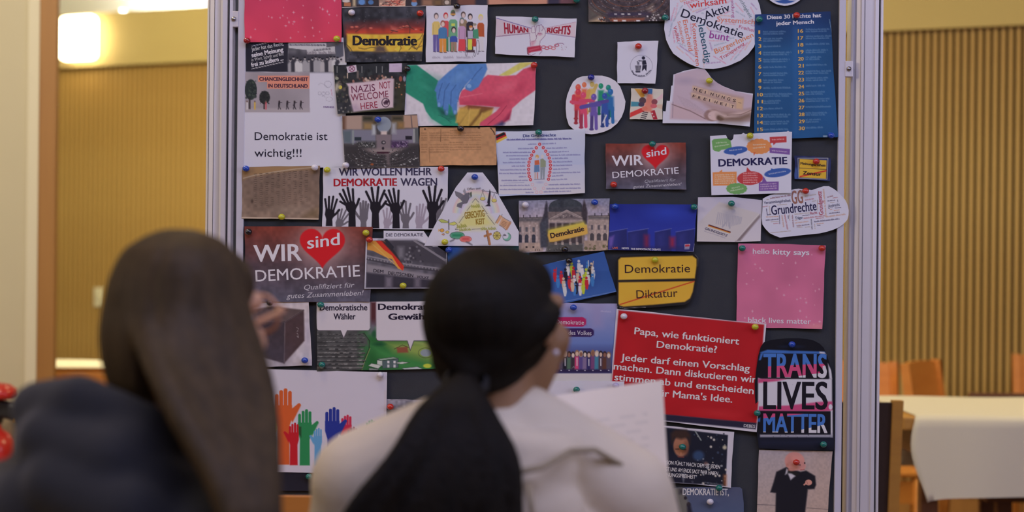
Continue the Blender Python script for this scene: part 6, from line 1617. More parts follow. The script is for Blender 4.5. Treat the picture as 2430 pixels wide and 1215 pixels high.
# ---- voters / elected cartoon
def p(s):
    s.frame(*D8)
    s.rect(860, 120, 1520, 970, (78, 78, 82), 3); s.noise(.2, 10, 4, (870, 480, 1520, 970))
    s.rect(1420, 400, 2700, 970, (54, 116, 66), 30); s.rect(1515, 130, 1590, 420, (84, 44, 52), 8); s.rect(1500, 380, 1580, 520, (110, 104, 124), 20)
    s.poly([(1500, 560), (1510, 680), (1440, 970), (2500, 970), (2500, 640)], (40, 100, 52), 20); s.poly([(1500, 640), (1700, 690), (2250, 860), (2300, 970), (1900, 970), (1600, 780)], (62, 132, 72), 24)
    s.poly([(1700, 620), (2500, 600), (2500, 760), (2250, 850), (2000, 780), (1800, 720)], (140, 162, 84), 24); s.ell(1620, 640, 110, 34, (30, 84, 52), .8); s.ell(1560, 520, 40, 60, (40, 90, 60), .6); s.poly([(2050, 620), (2230, 640), (2260, 700), (2160, 640)], (176, 180, 110), 12); s.ell(2180, 745, 66, 44, (140, 150, 166)); s.ring(2180, 745, 90, 60, 5, (70, 76, 60)); s.ell(2200, 900, 60, 30, (190, 200, 70), .3)
    s.poly([(1830, 680), (1960, 670), (1970, 740), (1840, 745)], (140, 82, 62), 4); s.line([(1800, 700), (1900, 650), (2000, 690)], 6, (70, 44, 40))
    w = (196, 200, 200); k = (50, 60, 60)
    for q, c in (([(1595, 820), (1790, 795), (1850, 810), (1650, 835)], (150, 170, 160)), ([(1595, 830), (1660, 840), (1660, 900), (1595, 895)], w), ([(1660, 840), (1850, 815), (1850, 920), (1660, 930)], (84, 100, 106)), ([(1490, 900), (1530, 870), (1650, 895), (1610, 935)], w), ([(1500, 925), (1610, 940), (1620, 970), (1500, 970)], (130, 140, 140)), ([(1800, 865), (1900, 850), (1990, 860), (1890, 880)], w), ([(1890, 930), (2080, 910), (2150, 940), (1960, 965)], (180, 190, 196))): s.poly(q, c); s.line(q, 4, k, 1, True)
    for x in (1730, 1805): s.rect(x - 12, 840, x + 14, 870, (214, 212, 220)); s.rect(x - 12, 885, x + 14, 920, (196, 194, 206))
    s.line([(1400, 970), (1440, 830), (1500, 700), (1505, 600), (1440, 510), (1370, 530)], 9, (40, 40, 40)); s.line([(1410, 960), (1450, 840), (1512, 690)], 6, (150, 160, 100)); s.poly([(1360, 540), (1420, 515), (1480, 570), (1490, 660), (1400, 640)], (84, 84, 88), 8)
    g = s.rng
    for i in range(10):
        for j in range(15):
            x = 885 + j * 38 + (i % 2) * 18; y = 520 + i * 44; sc = .5 + i * .07
            if x < 1490 - max(0, i - 5) * 18: s.poly([(x - 22 * sc - 4 * g.random(), y), (x + 20 * sc, y - 6 * g.random()), (x + 22 * sc, y + 14 * sc), (x - 22 * sc, y + 18 * sc)], [(112, 110, 114), (140, 138, 142), (66, 66, 70), (96, 94, 98)][int(g.integers(4))], 1.5); s.line([(x - 22 * sc, y + 19 * sc), (x + 22 * sc, y + 16 * sc)], 5, (34, 34, 38))
    def bub(x0, y0, x1, y1, tx, ty, tip):
        q = [(x0, y0), (x1, y0), (x1, y1 - 25), (x1 - 10, y1 - 6), (x1 - 28, y1), (tx + 40, y1), tip, (tx - 40, y1), (x0 + 28, y1), (x0 + 8, y1 - 8), (x0, y1 - 28)]
        s.poly(q, (206, 198, 214), 3); s.line(q[2:], 6, (44, 36, 48))
    bub(870, 100, 1512, 478, 1198, 470, (1195, 572)); bub(1586, 100, 2680, 600, 1998, 600, (1994, 716))
sheet('poster', 'cartoon with two speech bubbles, Demokratische Wähler and Demokratisch Gewählte', [(752, 716), (1110, 714), (1112, 872), (753, 881.5)], 2, paint=p, res=1.2, texts=Tf(*D8,
    T('Demokratische', 908, 236, 1480, 234, 72, (34, 26, 50), .022), T('Wähler', 1074, 344, 1338, 342, 72, (34, 26, 50), .022), T('Demokratische', 1606, 228, 2480, 224, 72, (34, 26, 50), .035), T('Gewählte', 1730, 346, 2330, 342, 72, (34, 26, 50), .035)))


# ---- coloured raised hands
def rhand(s, x, y, w, c, low, wrist, thumb=1, k=1.0):
    """flat hand: fingertip of the middle finger at (x, y), palm width w"""
    u = w / 4.0
    for i, d in ((-1.5, .22), (-.5, .07), (.5, 0), (1.5, .1)):
        X = x + (i - .5) * u * 1.0; s.line([(X, y + u * .45 + d * w * 1.5), (X, y + w * 1.25)], u * .86, c)
    pc = x - .5 * u; P = y + w * 1.2
    s.poly([(pc - 2 * u, P - u * .9), (pc + 2 * u, P - u * .9), (pc + 2 * u, P + w * .5), (pc + wrist / 2, P + w * 1.0), (pc + wrist / 2 + 2, low), (pc - wrist / 2 - 2, low), (pc - wrist / 2, P + w * 1.0), (pc - 2 * u, P + w * .45)], c, 2)
    s.poly([(pc + thumb * 1.6 * u, P + w * .55), (pc + thumb * 1.6 * u, P + .05 * w), (pc + thumb * (2 * u + w * .34), P - w * .3), (pc + thumb * (2 * u + w * .5), P - w * .2), (pc + thumb * 2.1 * u, P + w * .75)], c, 3)
    s.line([(pc + thumb * 2 * u, P + w * .1), (pc + thumb * (2 * u + w * .4), P - w * .24)], u * .8, c)
def p(s):
    s.frame(*E1)
    s.ell(60, 150, 120, 100, (190, 184, 214), .9, 0, .6)
    rhand(s, 158, 345, 110, (206, 180, 70), 825, 80, -1); rhand(s, 140, 540, 60, (96, 160, 96), 640, 30); s.poly([(60, 620), (130, 640), (100, 700), (60, 700)], (110, 160, 90), 3)
    rhand(s, 268, 208, 142, (204, 92, 46), 828, 96); rhand(s, 438, 378, 112, (44, 134, 84), 834, 78); rhand(s, 345, 487, 82, (190, 30, 44), 832, 60, -1); s.poly([(376, 520), (396, 520), (396, 610), (378, 580)], (40, 76, 50), 2)
    rhand(s, 538, 530, 68, (96, 156, 210), 836, 52, -1); rhand(s, 772, 422, 86, (196, 46, 80), 842, 74, -1); rhand(s, 662, 360, 118, (40, 54, 150), 840, 80)
    rhand(s, 822, 520, 84, (130, 30, 84), 842, 60, -1); rhand(s, 968, 462, 76, (66, 158, 130), 842, 60, -1); s.poly([(1068, 225), (1092, 222), (1070, 480), (1064, 480)], (200, 192, 210))
sheet('poster', 'white poster with flat raised hands in orange, green, blue and red, lower left', [(612, 875), (919, 883), (915, 1131), (748, 1131), (748, 1121), (607, 1119)], 2, bg=(202, 196, 218), paint=p, poly=True, res=1.3)


# ---- small grey picture behind the white jumper
def p(s):
    s.vgrad(946, (150, 146, 166), 970, (120, 118, 134)); s.noise(.2, 6, 2); s.line([(914, 971), (1010, 973)], 1.5, (70, 66, 84))
sheet('poster', 'grey photo pinned by a red pin just above the left shoulder of the white jumper', [(912, 946.5), (1010, 949), (1008, 1040), (912, 1040)], 1, bg=(130, 128, 144), paint=p)

# ---- black strip poster
sheet('poster', 'black poster strip at the bottom edge below the raised hands', [(640, 1117), (812, 1128), (812, 1168), (640, 1163)], 1, bg=(34, 34, 48), lift=(0, 0, 0, 3), texts=[T('SUPPOSED TO BE', 761, 1155.5, 812, 1157, 5, (196, 192, 206), .03)], gloss=True)

# ---- white sheet behind the held paper
sheet('poster', 'white sheet with a green pin, just above the paper held by the seated girl', [(1290, 903), (1480.5, 904), (1478, 1020), (1290, 1020)], 4, bg=(206, 200, 220))

# ---------------------------------------------------------------- push pins
PC = {'red': (.62, .035, .02), 'green': (.006, .20, .16), 'blue': (.012, .075, .50), 'yellow': (.62, .62, .03), 'white': (.80, .79, .84), 'black': (.012, .012, .016), 'navy': (.02, .03, .30), 'lilac': (.50, .48, .72), 'dark red': (.35, .015, .02)}
PM = {k: mat('pin_' + k.replace(' ', '_'), c, .22, coat=.6, spec=.6) for k, c in PC.items()}
PM['steel'] = M['steel']
_pin = {}


def pin(x, y, col, where, key):
    zf = next(z for l, (o, z) in SHEETS.items() if key in l)
    z = float(zf(np.float64(x), np.float64(y)))
    p = pw(x, y, DB)
    if col not in _pin:
        bm = bmesh.new(); bmesh.ops.create_uvsphere(bm, u_segments=20, v_segments=12, radius=.0062, matrix=Matrix.Translation((0, -.0085, 0)) @ Matrix.Diagonal((1.12, 1, .98, 1)))
        h = mesh_of(bm, 'head')
        bm = bmesh.new(); bmesh.ops.create_cone(bm, cap_ends=True, segments=14, radius1=.0042, radius2=.0034, depth=.005, matrix=Matrix.Translation((0, -.0026, 0)) @ Matrix.Rotation(math.pi / 2, 4, 'X')); c = mesh_of(bm, 'collar')
        bm = bmesh.new(); bmesh.ops.create_cone(bm, cap_ends=True, segments=8, radius1=.0005, radius2=.0005, depth=.012, matrix=Matrix.Translation((0, .005, 0)) @ Matrix.Rotation(math.pi / 2, 4, 'X')); n = mesh_of(bm, 'needle')
        for m, mm in ((h, PM[col]), (c, PM[col]), (n, PM['steel'])):
            m.materials.append(mm); m.polygons.foreach_set('use_smooth', [True] * len(m.polygons))
        _pin[col] = (h, c, n)
    t = empty('pushpin', (p.x, DB - z, p.z), 0, f'{col} round-headed pushpin {where}', 'pushpin', 'pushpins on the board')
    r = random.Random(int(x * 7 + y))
    t.rotation_euler = (r.uniform(-.25, .25), 0, r.uniform(-.35, .35))
    for nm, m in zip(('head', 'collar', 'needle'), _pin[col]):
        o = bpy.data.objects.new(nm, m); COL.objects.link(o); o.parent = t


for a in [
    (590, 97, 'dark red', 'in the lower left corner of the bright pink top left poster', 'bright pink'),
    (801, 96, 'yellow', 'in the lower right corner of the bright pink top left poster', 'bright pink'),
    (833, 31, 'white', 'at the upper left of the cracked flag poster', 'cracked black'),
    (998, 31, 'red', 'at the upper right of the cracked flag poster', 'cracked black'),
    (1087, 16, 'black', 'above the cartoon group of people', 'cartoon group'),
    (1371, 2, 'green', 'at the right corner of the chin photo at the top edge', 'close-up photo'),
    (1270, 50, 'green', 'at the top of the Human Rights drawing', 'Human Rights'),
    (1575, 44, 'green', 'at the lower right of the round parliament photo', 'round parliament'),
    (1511, 113, 'red', 'on the small litter bin card', 'pictogram'),
    (1803, 46, 'green', 'in the upper left corner of the thirty rights poster', 'thirty rights'),
    (1885, 38, 'red', 'on the headline of the thirty rights poster', 'thirty rights'),
    (1972, 320, 'blue', 'in the lower right corner of the thirty rights poster', 'thirty rights'),
    (1404, 187, 'navy', 'at the top of the round clay figure cut-out', 'clay figures'),
    (1531, 219, 'dark red', 'on the small square card of meeting arms', 'star'),
    (1682, 193, 'yellow', 'on the newspaper and letter tiles cut-out', 'letter tiles'),
    (970, 165, 'black', 'at the upper left of the stacked hands photo', 'stacked together'),
    (1264, 157, 'red', 'in the upper right corner of the stacked hands photo', 'stacked together'),
    (899, 283, 'blue', 'at the top of the assembly hall photo', 'assembly hall'),
    (1095, 307, 'black', 'at the top of the brown parchment', 'parchment document'),
    (1280, 315, 'green', 'at the top of the pale Grundrechte sheet', 'Die Grundrechte'),
    (822, 391, 'white', 'at the lower left corner of the assembly hall photo', 'assembly hall'),
    (585, 403, 'blue', 'in the upper left corner of the clay tablet photo', 'clay tablet'),
    (749, 400, 'white', 'in the upper right corner of the clay tablet photo', 'clay tablet'),
    (667, 514, 'yellow', 'at the bottom of the clay tablet photo', 'clay tablet'),
    (775, 404, 'yellow', 'at the upper left of the WIR WOLLEN poster', 'WIR WOLLEN'),
    (1049, 402, 'red', 'at the upper right of the WIR WOLLEN poster', 'WIR WOLLEN'),
    (590, 549, 'black', 'in the upper left corner of the large WIR sind poster', 'large dark red'),
    (871, 551, 'yellow', 'in the upper right corner of the large WIR sind poster', 'large dark red'),
    (1130, 422, 'blue', 'at the top of the justice triangle', 'triangular'),
    (1054, 575, 'yellow', 'in the lower left corner of the justice triangle', 'triangular'),
    (1067, 591, 'blue', 'just below the lower left of the justice triangle', 'blue-green'),
    (878, 571, 'red', 'in the upper left corner of the flag and gable photo', 'stone gable'),
    (960, 678, 'yellow', 'at the bottom of the flag and gable photo', 'stone gable'),
    (1245, 489, 'white', 'in the upper left corner of the domed building photo', 'domed parliament'),
    (1410, 480, 'blue', 'in the upper right corner of the domed building photo', 'domed parliament'),
    (1342, 593, 'black', 'at the bottom of the domed building photo', 'domed parliament'),
    (1459, 490, 'blue', 'in the upper left corner of the debate podium poster', 'debate podiums'),
    (1643, 491, 'green', 'in the upper right corner of the debate podium poster', 'debate podiums'),
    (1737, 482, 'green', 'at the top of the Grundgesetz booklet photo', 'booklet'),
    (1548, 341, 'green', 'at the top of the small WIR sind poster', 'small dark red'),
    (1453, 437, 'red', 'in the lower left corner of the small WIR sind poster', 'small dark red'),
    (1775, 325, 'yellow', 'at the top of the speech bubble sheet', 'speech bubbles, with'),
    (1934, 383, 'red', 'on the small Zensur card', 'Zensur'),
    (1907, 453, 'red', 'at the top of the Grundrechte word cloud', 'GG and'),
    (1761, 591, 'green', 'in the upper left corner of the square pink poster', 'square pink'),
    (1949, 591, 'red', 'in the upper right corner of the square pink poster', 'square pink'),
    (1556, 616, 'yellow', 'on the yellow town sign print', 'town sign'),
    (1349, 619, 'black', 'at the top of the tilted blue crowd poster', 'paper people'),
    (1361, 730, 'blue', 'at the top of the lilac-blue Volkes poster', 'Volkes'),
    (1478, 748, 'white', 'in the upper left corner of the red Papa poster', 'Papa'),
    (1790, 774, 'yellow', 'in the upper right corner of the red Papa poster', 'Papa'),
    (1876, 817, 'blue', 'at the rounded top of the Trans Lives Matter poster', 'Trans Lives'),
    (1794, 979, 'green', 'at the left edge of the Trans Lives Matter poster', 'Trans Lives'),
    (1949, 1051, 'green', 'at the lower right of the Trans Lives Matter poster', 'Trans Lives'),
    (1886, 1097, 'red', 'on the head of the toddler photo', 'toddler'),
    (1615, 1058, 'green', 'on the forehead in the dark photo of a man', 'smiling man'),
    (1708, 1155, 'green', 'between the dark photo of a man and the DEMOKRATIE IST picture', 'smiling man'),
    (1682, 1190, 'white', 'on the DEMOKRATIE IST picture', 'DEMOKRATIE IST at'),
    (1367, 925, 'green', 'on the white sheet above the held paper', 'just above the paper'),
    (1462, 915, 'lilac', 'at the right of the white sheet above the held paper', 'just above the paper'),
    (761, 723, 'green', 'in the upper left corner of the speech bubble cartoon', 'two speech bubbles'),
    (768, 867, 'green', 'in the lower left corner of the speech bubble cartoon', 'two speech bubbles'),
    (727, 854, 'blue', 'in the lower right corner of the ballot box photo', 'ballot box'),
    (645, 718, 'black', 'in the upper left of the ballot box photo, beside the glasses', 'ballot box'),
    (905, 891, 'white', 'in the upper right corner of the raised hands poster', 'flat raised hands'),
    (737, 1131, 'green', 'on the black strip below the raised hands poster', 'black poster strip'),
    (924, 962, 'red', 'on the grey photo above the left shoulder of the white jumper', 'grey photo'),
]: pin(*a)

# ---------------------------------------------------------------- the two seated girls
def blob(name, parts, voxel, m, parent, smooth=3, seg=18):
    """one continuous surface grown over tapered capsules and ellipsoids"""
    bm = bmesh.new()
    for q in parts:
        if q[0] == 'c':
            _, a, b_, ra, rb = q
            a, b_ = Vector(a), Vector(b_)
            tube(bm, [a, b_], 1, seg, True, lambda t: ra + (rb - ra) * t)
            for c, r in ((a, ra), (b_, rb)): bmesh.ops.create_uvsphere(bm, u_segments=seg, v_segments=seg // 2 + 1, radius=r, matrix=Matrix.Translation(c))
        elif q[0] == 't':
            _, pts, rf = q
            tube(bm, pts, 1, 8, True, rf)
        else:
            _, c, r, mtx = q
            bmesh.ops.create_uvsphere(bm, u_segments=24, v_segments=16, radius=1, matrix=Matrix.Translation(c) @ (mtx or Matrix.Identity(4)) @ Matrix.Diagonal((*r, 1)))
    me = mesh_of(bm)
    o = bpy.data.objects.new('tmp', me); COL.objects.link(o)
    r = o.modifiers.new('r', 'REMESH'); r.mode = 'VOXEL'; r.voxel_size = voxel; r.use_smooth_shade = True
    if smooth:
        s_ = o.modifiers.new('s', 'SMOOTH'); s_.iterations = smooth; s_.factor = .6
    bpy.context.view_layer.update()
    me2 = bpy.data.meshes.new_from_object(o.evaluated_get(bpy.context.evaluated_depsgraph_get()))
    bpy.data.objects.remove(o); bpy.data.meshes.remove(me)
    return link(name, me2, m, parent, True)


def head_blobs(c, R):
    """skull, jaw, nose, lips, brow and ears; R turns the head, which faces +Y"""
    def w(v): return Vector(c) + R @ Vector(v)
    R4 = R.to_4x4()
    return [('e', w((0, -.008, .022)), (.071, .086, .077), R4), ('e', w((0, .018, -.03)), (.056, .064, .072), R4), ('c', w((0, .045, -.085)), w((0, .06, -.082)), .021, .018),
            ('c', w((0, .086, .005)), w((0, .101, -.024)), .008, .012), ('c', w((-.013, .094, -.030)), w((.013, .094, -.030)), .007, .007),
            ('c', w((-.019, .084, -.053)), w((.019, .084, -.053)), .007, .007), ('c', w((-.015, .082, -.062)), w((.015, .082, -.062)), .0075, .0075),
            ('c', w((-.04, .073, .022)), (w((.04, .073, .022))), .012, .012), ('c', w((-.036, .062, -.022)), w((-.030, .068, -.036)), .022, .018), ('c', w((.036, .062, -.022)), w((.030, .068, -.036)), .022, .018),
            ('e', w((-.073, -.005, -.006)), (.008, .016, .029), R4), ('e', w((.073, -.005, -.006)), (.008, .016, .029), R4)]


def hand_blobs(wr, d, n, side, curl):
    """palm, four unequal bent fingers and a thumb leaving the side of the palm; n points out of the palm"""
    d = Vector(d).normalized(); n = Vector(n).normalized(); s_ = d.cross(n).normalized() * side
    wr = Vector(wr); P = []
    for k in (-1.5, -.5, .5, 1.5):
        b0 = wr + s_ * k * .011; b1 = wr + d * .075 + s_ * k * .018
        P.append(('c', b0, b1, .013, .0105))
        L = {-1.5: .055, -.5: .070, .5: .075, 1.5: .066}[k]
        p = b1; a = curl * .5
        for f, r0, r1 in ((.45, .0092, .0085), (.31, .0085, .0078), (.24, .0078, .0068)):
            dd = d * math.cos(a) + n * math.sin(a)
            e = p + dd * L * f; P.append(('c', p, e, r0, r1)); p = e; a += curl * .75
    t0 = wr + d * .02 + s_ * .02; t1 = t0 + (d * .55 + s_ * .7 + n * .35).normalized() * .042; t2 = t1 + (d * .8 + s_ * .1 + n * .55).normalized() * .03
    P += [('c', t0, t1, .0135, .0105), ('c', t1, t2, .0102, .0085), ('c', t2, t2 + (d * .7 - s_ * .2 + n * .6).normalized() * .018, .0085, .0075)]
    return P


def seated(root, hc, R, skin, neck, sh, hips, elb, wr, hd, hn, curl):
    """one continuous body: head, neck, torso, arms with hands, legs"""
    P = head_blobs(hc, R)
    P += [('c', Vector(hc) + R @ Vector((0, -.02, -.04)), neck, .048, .05), ('c', neck, (neck[0], neck[1] - .01, neck[2] - .10), .055, .09), ('e', (0, -.01, (neck[2] + hips) / 2 - .04), (.125, .085, .20), None), ('e', (0, 0, hips + .04), (.145, .11, .11), None)]
    for i, sx in enumerate((-1, 1)):
        s_ = (sx * sh[0], sh[1], sh[2])
        P += [('c', neck, s_, .05, .045), ('c', s_, elb[i], .042, .034), ('c', elb[i], wr[i], .034, .022)]
        P += hand_blobs(wr[i], hd[i], hn[i], -sx, curl[i])
        k = (sx * .10, .40, .50)
        P += [('c', (sx * .08, 0, hips), k, .078, .055), ('c', k, (sx * .10, .40, .12), .052, .035), ('c', (sx * .10, .38, .05), (sx * .10, .48, .03), .035, .026)]
    return blob('body', P, .0045, skin, root, 3)


def face_parts(root, hc, R, iris, lid):
    def w(v): return Vector(hc) + R @ Vector(v)
    for sx in (-1, 1):
        bm = bmesh.new(); bmesh.ops.create_uvsphere(bm, u_segments=16, v_segments=10, radius=.0115, matrix=Matrix.Translation(w((sx * .031, .0685, .004))))
        e = link('eye', mesh_of(bm), mat('eye_white', (.75, .72, .70), .2), root, True)
        bm = bmesh.new(); bmesh.ops.create_uvsphere(bm, u_segments=12, v_segments=8, radius=.0055, matrix=Matrix.Translation(w((sx * .031, .0752, .003)))); link('iris', mesh_of(bm), mat('iris', iris, .2), e, True)
        bm = bmesh.new(); tube(bm, [w((sx * .016, .083, .026)), w((sx * .032, .081, .028)), w((sx * .048, .070, .022))], .0028, 8); link('eyebrow', mesh_of(bm), mat('brow', (.05, .03, .02), .8), root, True)
    for sx in (-1, 1):
        bm = bmesh.new(); bmesh.ops.create_uvsphere(bm, u_segments=18, v_segments=12, radius=.0124)
        bmesh.ops.delete(bm, geom=[v for v in bm.verts if v.co.z < .0015], context='VERTS')
        bmesh.ops.transform(bm, matrix=Matrix.Translation(w((sx * .031, .0685, .004))) @ R.to_4x4(), verts=bm.verts[:])
        link('eyelid', mesh_of(bm), lid, root, True)
    bm = bmesh.new(); tube(bm, [w((-.021, .0845, -.057)), w((-.008, .0925, -.0555)), w((.008, .0925, -.0555)), w((.021, .0845, -.057))], .0036, 8); link('lips', mesh_of(bm), mat('lips', (.42, .13, .11), .4), root, True)


def lock(pts, r0, r1, power=1.0):
    """a hair lock: a tube along a smooth path"""
    P = [Vector(p) for p in pts]; out = []
    n = len(P)
    for i in range(n - 1):
        a, b_, c, d = P[max(i - 1, 0)], P[i], P[i + 1], P[min(i + 2, n - 1)]
        for k in range(5):
            t = k / 5
            out.append(.5 * ((2 * b_) + (c - a) * t + (2 * a - 5 * b_ + 4 * c - d) * t * t + (3 * b_ - a - 3 * c + d) * t ** 3))
    out.append(P[-1])
    return ('t', out, lambda t: r0 * (.55 + .45 * min(1, t * 5)) + (r1 - r0) * t)


SKIN_A = mat('fair_skin', (.68, .38, .23), .55, sss=.1)
SKIN_B = mat('olive_skin', (.33, .18, .09), .55, sss=.1)


def hairmat(name, c, c2, ro):
    m = mat(name, c, ro, noise=((70, 70, 5), .9, c2), bump=((240, 240, 10), .8, .002), spec=.18)
    m.node_tree.nodes['Principled BSDF'].inputs['Anisotropic'].default_value = .6
    return m


HAIR_A = hairmat('long_brown_hair', (.085, .056, .028), (.040, .028, .016), .55)
HAIR_B = hairmat('dark_brown_hair', (.010, .007, .004), (.005, .004, .003), .65)
HOODIE = mat('charcoal_navy_sweat', (.027, .028, .033), .9, bump=((40, 40, 40), .4, .004), sheen=.2, spec=.2)
CREAM = mat('cream_sweat', (.72, .63, .48), .9, bump=((30, 30, 30), .4, .004), sheen=.1)
JEANS = mat('blue_denim', (.05, .075, .14), .85, bump=((300, 300, 300), .3, .001))
SHOE = mat('white_trainers', (.6, .6, .58), .5)


def lower_wear(root, hips):
    P = [('e', (0, 0, hips + .03), (.158, .125, .11), None)]
    for sx in (-1, 1):
        k = (sx * .10, .40, .50)
        P += [('c', (sx * .08, 0, hips), k, .088, .065), ('c', k, (sx * .10, .40, .10), .062, .052)]
    blob('trousers', P, .007, JEANS, root, 3)
    for sx in (-1, 1):
        blob('shoe', [('c', (sx * .10, .37, .045), (sx * .10, .47, .04), .044, .040), ('c', (sx * .10, .47, .04), (sx * .10, .52, .033), .040, .032)], .005, SHOE, root, 3)


# ---- girl with the ponytail, white hooded jumper
SB = 2.15 / F
rb = empty('person', ((1178 - 1215) * SB, 2.15, 0), 0, 'seated person seen from behind, dark ponytail, cream hooded jumper, holding a paper', 'person')
hcB = (0.004, .0, 1.112); RB = Matrix.Rotation(-.18, 3, 'Y') @ Matrix.Rotation(-.58, 3, 'Z') @ Matrix.Rotation(-.05, 3, 'X')
bodyB = seated(rb, hcB, RB, SKIN_B, (.0, -.02, .985), (.155, -.01, .915), .53, [(-.205, .03, .70), (.225, .05, .70)], [(.015, .215, .755), (.20, .235, .745)], [(.15, .35, .8), (.06, .4, .85)], [(.8, .35, -.1), (-.8, .35, -.1)], [1.1, 1.1])
face_parts(rb, hcB, RB, (.06, .03, .015), SKIN_B)
J = [('c', (0, -.02, .965), (0, -.02, .90), .075, .115), ('e', (0, -.02, .80), (.165, .115, .17), None), ('e', (0, -.005, .62), (.165, .125, .12), None)]
for sx, e, wv in ((-1, (-.205, .03, .70), (.0, .20, .745)), (1, (.225, .05, .70), (.203, .225, .735))):
    J += [('c', (sx * .035, -.02, .995), (sx * .155, -.01, .912 + .012 * (sx < 0)), .052, .064 + .004 * (sx < 0)), ('c', (sx * .155, -.01, .912), e, .064, .050), ('c', e, wv, .050, .036)]
for k in range(14):         # hood lying round the neck
    a = 2 * math.pi * k / 14; b_ = 2 * math.pi * (k + 1) / 14
    f = lambda t: (.074 * math.cos(t) + .012, -.040 + .070 * math.sin(t), .982 - .012 * math.cos(t) + .004 * math.sin(t))
    J.append(('c', f(a), f(b_), .022 + .006 * (math.sin(a) < 0), .022 + .006 * (math.sin(b_) < 0)))
J += [('c', (.065, -.09, .955), (-.03, -.125, .93), .036, .035), ('c', (.095, -.04, .958), (.03, -.11, .945), .026, .034), ('e', (.01, -.10, .90), (.10, .045, .07), None)]
jumper = blob('hooded_jumper', J, .006, CREAM, rb, 9)
seam_m = mat('seam_brown', (.36, .30, .20), .9)
for q in ([(.015, -.160, .955), (.055, -.150, .962), (.088, -.120, .978), (.118, -.080, .975), (.150, -.060, .955)], [(.040, -.165, .945), (.045, -.168, .91), (.075, -.155, .885), (.11, -.135, .84)]):
    bm = bmesh.new(); tube(bm, q, .0035, 8); link('hood_seam', mesh_of(bm), seam_m, jumper, True)
lower_wear(rb, .53)
H = [('e', Vector(hcB) + RB @ Vector((0, -.020, .014)), (.077, .088, .087), RB.to_4x4()), ('e', (-.016, -.030, 1.085), (.062, .066, .060), None), ('e', Vector(hcB) + RB @ Vector((0, .004, .047)), (.069, .077, .053), RB.to_4x4())]
rr_ = random.Random(3)
for k in range(34):
    tt = 3.5 + 2.5 * k / 33
    s0 = Vector((.076 * math.cos(tt), .070 * math.sin(tt) + .01, 1.15 + .045 * math.sin(tt * 3) * .3))
    H.append(lock([s0, (s0.x * .9 - .01, s0.y * .4 - .05, 1.10 + .02 * rr_.random()), (-.030, -.088, 1.055)], .010, .012))
cap = blob('hair', H, .004, HAIR_B, rb, 4)
P = []
for k in range(40):
    u = k / 39; v = rr_.random()
    ex = -.185 + .215 * u
    P.append(lock([(-.034 + .012 * (u - .5), -.088 - .008 * v, 1.06), (-.040 + .07 * (u - .55), -.118 - .012 * v, 1.02), (-.045 + .13 * (u - .5), -.145 - .012 * v, .97), (ex * .85, -.16 - .015 * v, .91), (ex, -.165 - .014 * v, .84), (ex * .95 - .01, -.16, .75 + .04 * v)], .013, .009))
pt = blob('ponytail', P, .004, HAIR_B, cap, 3)
bm = bmesh.new(); lathe(bm, [(.022, -.008), (.027, -.004), (.027, .004), (.022, .008)], (0, 0, 0), 20)
hb = link('hair_tie', mesh_of(bm), mat('black_elastic', (.01, .01, .012), .8), cap, True); hb.location = (-.033, -.094, 1.052); hb.rotation_euler = (.6, 0, 0)
we = Vector(hcB) + RB @ Vector((.078, -.003, -.038))
bm = bmesh.new(); bmesh.ops.create_uvsphere(bm, u_segments=14, v_segments=9, radius=.0038, matrix=Matrix.Translation(we)); link('earring', mesh_of(bm), mat('pearl', (.75, .68, .72), .2, coat=.6), rb, True)

# ---- the paper she holds
CN = [pw(1212, 956, 2.455), pw(1571, 901, 2.455), pw(1606, 1415, 2.39), pw(1240, 1450, 2.39)]
nx, ny = 60, 80
V, Fc, CC = [], [], []
g = np.random.default_rng(8)
tx = {}
for j in range(ny + 1):
    for i in range(nx + 1):
        u, v = i / nx, j / ny
        p = CN[0] * (1 - u) * (1 - v) + CN[1] * u * (1 - v) + CN[2] * u * v + CN[3] * (1 - u) * v
        V.append(p + Vector((0, .012 * math.sin(u * 3.1) - .006 * math.sin(v * 5 + u * 2), 0)) - CN[0])
        c = (216, 202, 208)
        if .12 < v < .92 and j % 3 == 0 and .10 < u < .9 and math.sin(u * 40 + (j // 3) * 2.3) > -.4: c = (204, 192, 199)
        CC.append(c)
for j in range(ny):
    for i in range(nx):
        a = j * (nx + 1) + i; Fc.append((a, a + nx + 1, a + nx + 2, a + 1))
me = bpy.data.meshes.new('sheet_of_paper'); me.from_pydata([tuple(v) for v in V], [], Fc)
board_color(me, np.array(CC, float), 'POINT')
pp = link('sheet_of_paper', me, PRINT, None, True); pp.location = CN[0]
tag(pp, 'white printed A4 paper held up in front of the board by the ponytail girl', 'paper')

# ---- girl with long brown hair, glasses and dark hoodie
SA = 1.9 / F
ra = empty('person', ((440 - 1215) * SA, 1.9, 0), 0, 'seated person with long brown hair, glasses and dark hoodie at the left, face turned right', 'person')
hcA = (0.000, .005, 1.116); RA = Matrix.Rotation(-.44, 3, 'Z') @ Matrix.Rotation(.13, 3, 'X')
TA = Matrix.Rotation(-.95, 3, 'Z')
TL = Matrix.Rotation(-.10, 3, 'Z')                        # the legs stay square on the chair, the trunk is turned
def ta(x, y, z): return tuple(TA @ Vector((x, y, z)) + Vector((-.035, 0, 0)))
def tl(x, y, z): return tuple(TL @ Vector((x, y, z)))
body_root = ra
PA = head_blobs(hcA, RA)
nk = (-.02, -.02, .985)
PA += [('c', Vector(hcA) + RA @ Vector((0, -.02, -.04)), nk, .048, .05), ('c', nk, (nk[0], nk[1], .88), .055, .09), ('e', (-.045, -.015, .77), (.115, .085, .19), TA.to_4x4()), ('e', (-.03, 0, .57), (.140, .11, .11), TL.to_4x4())]
el = [ta(-.20, .02, .70), ta(.17, .04, .70)]; wv = [tl(-.09, .27, .61), tl(.09, .24, .61)]
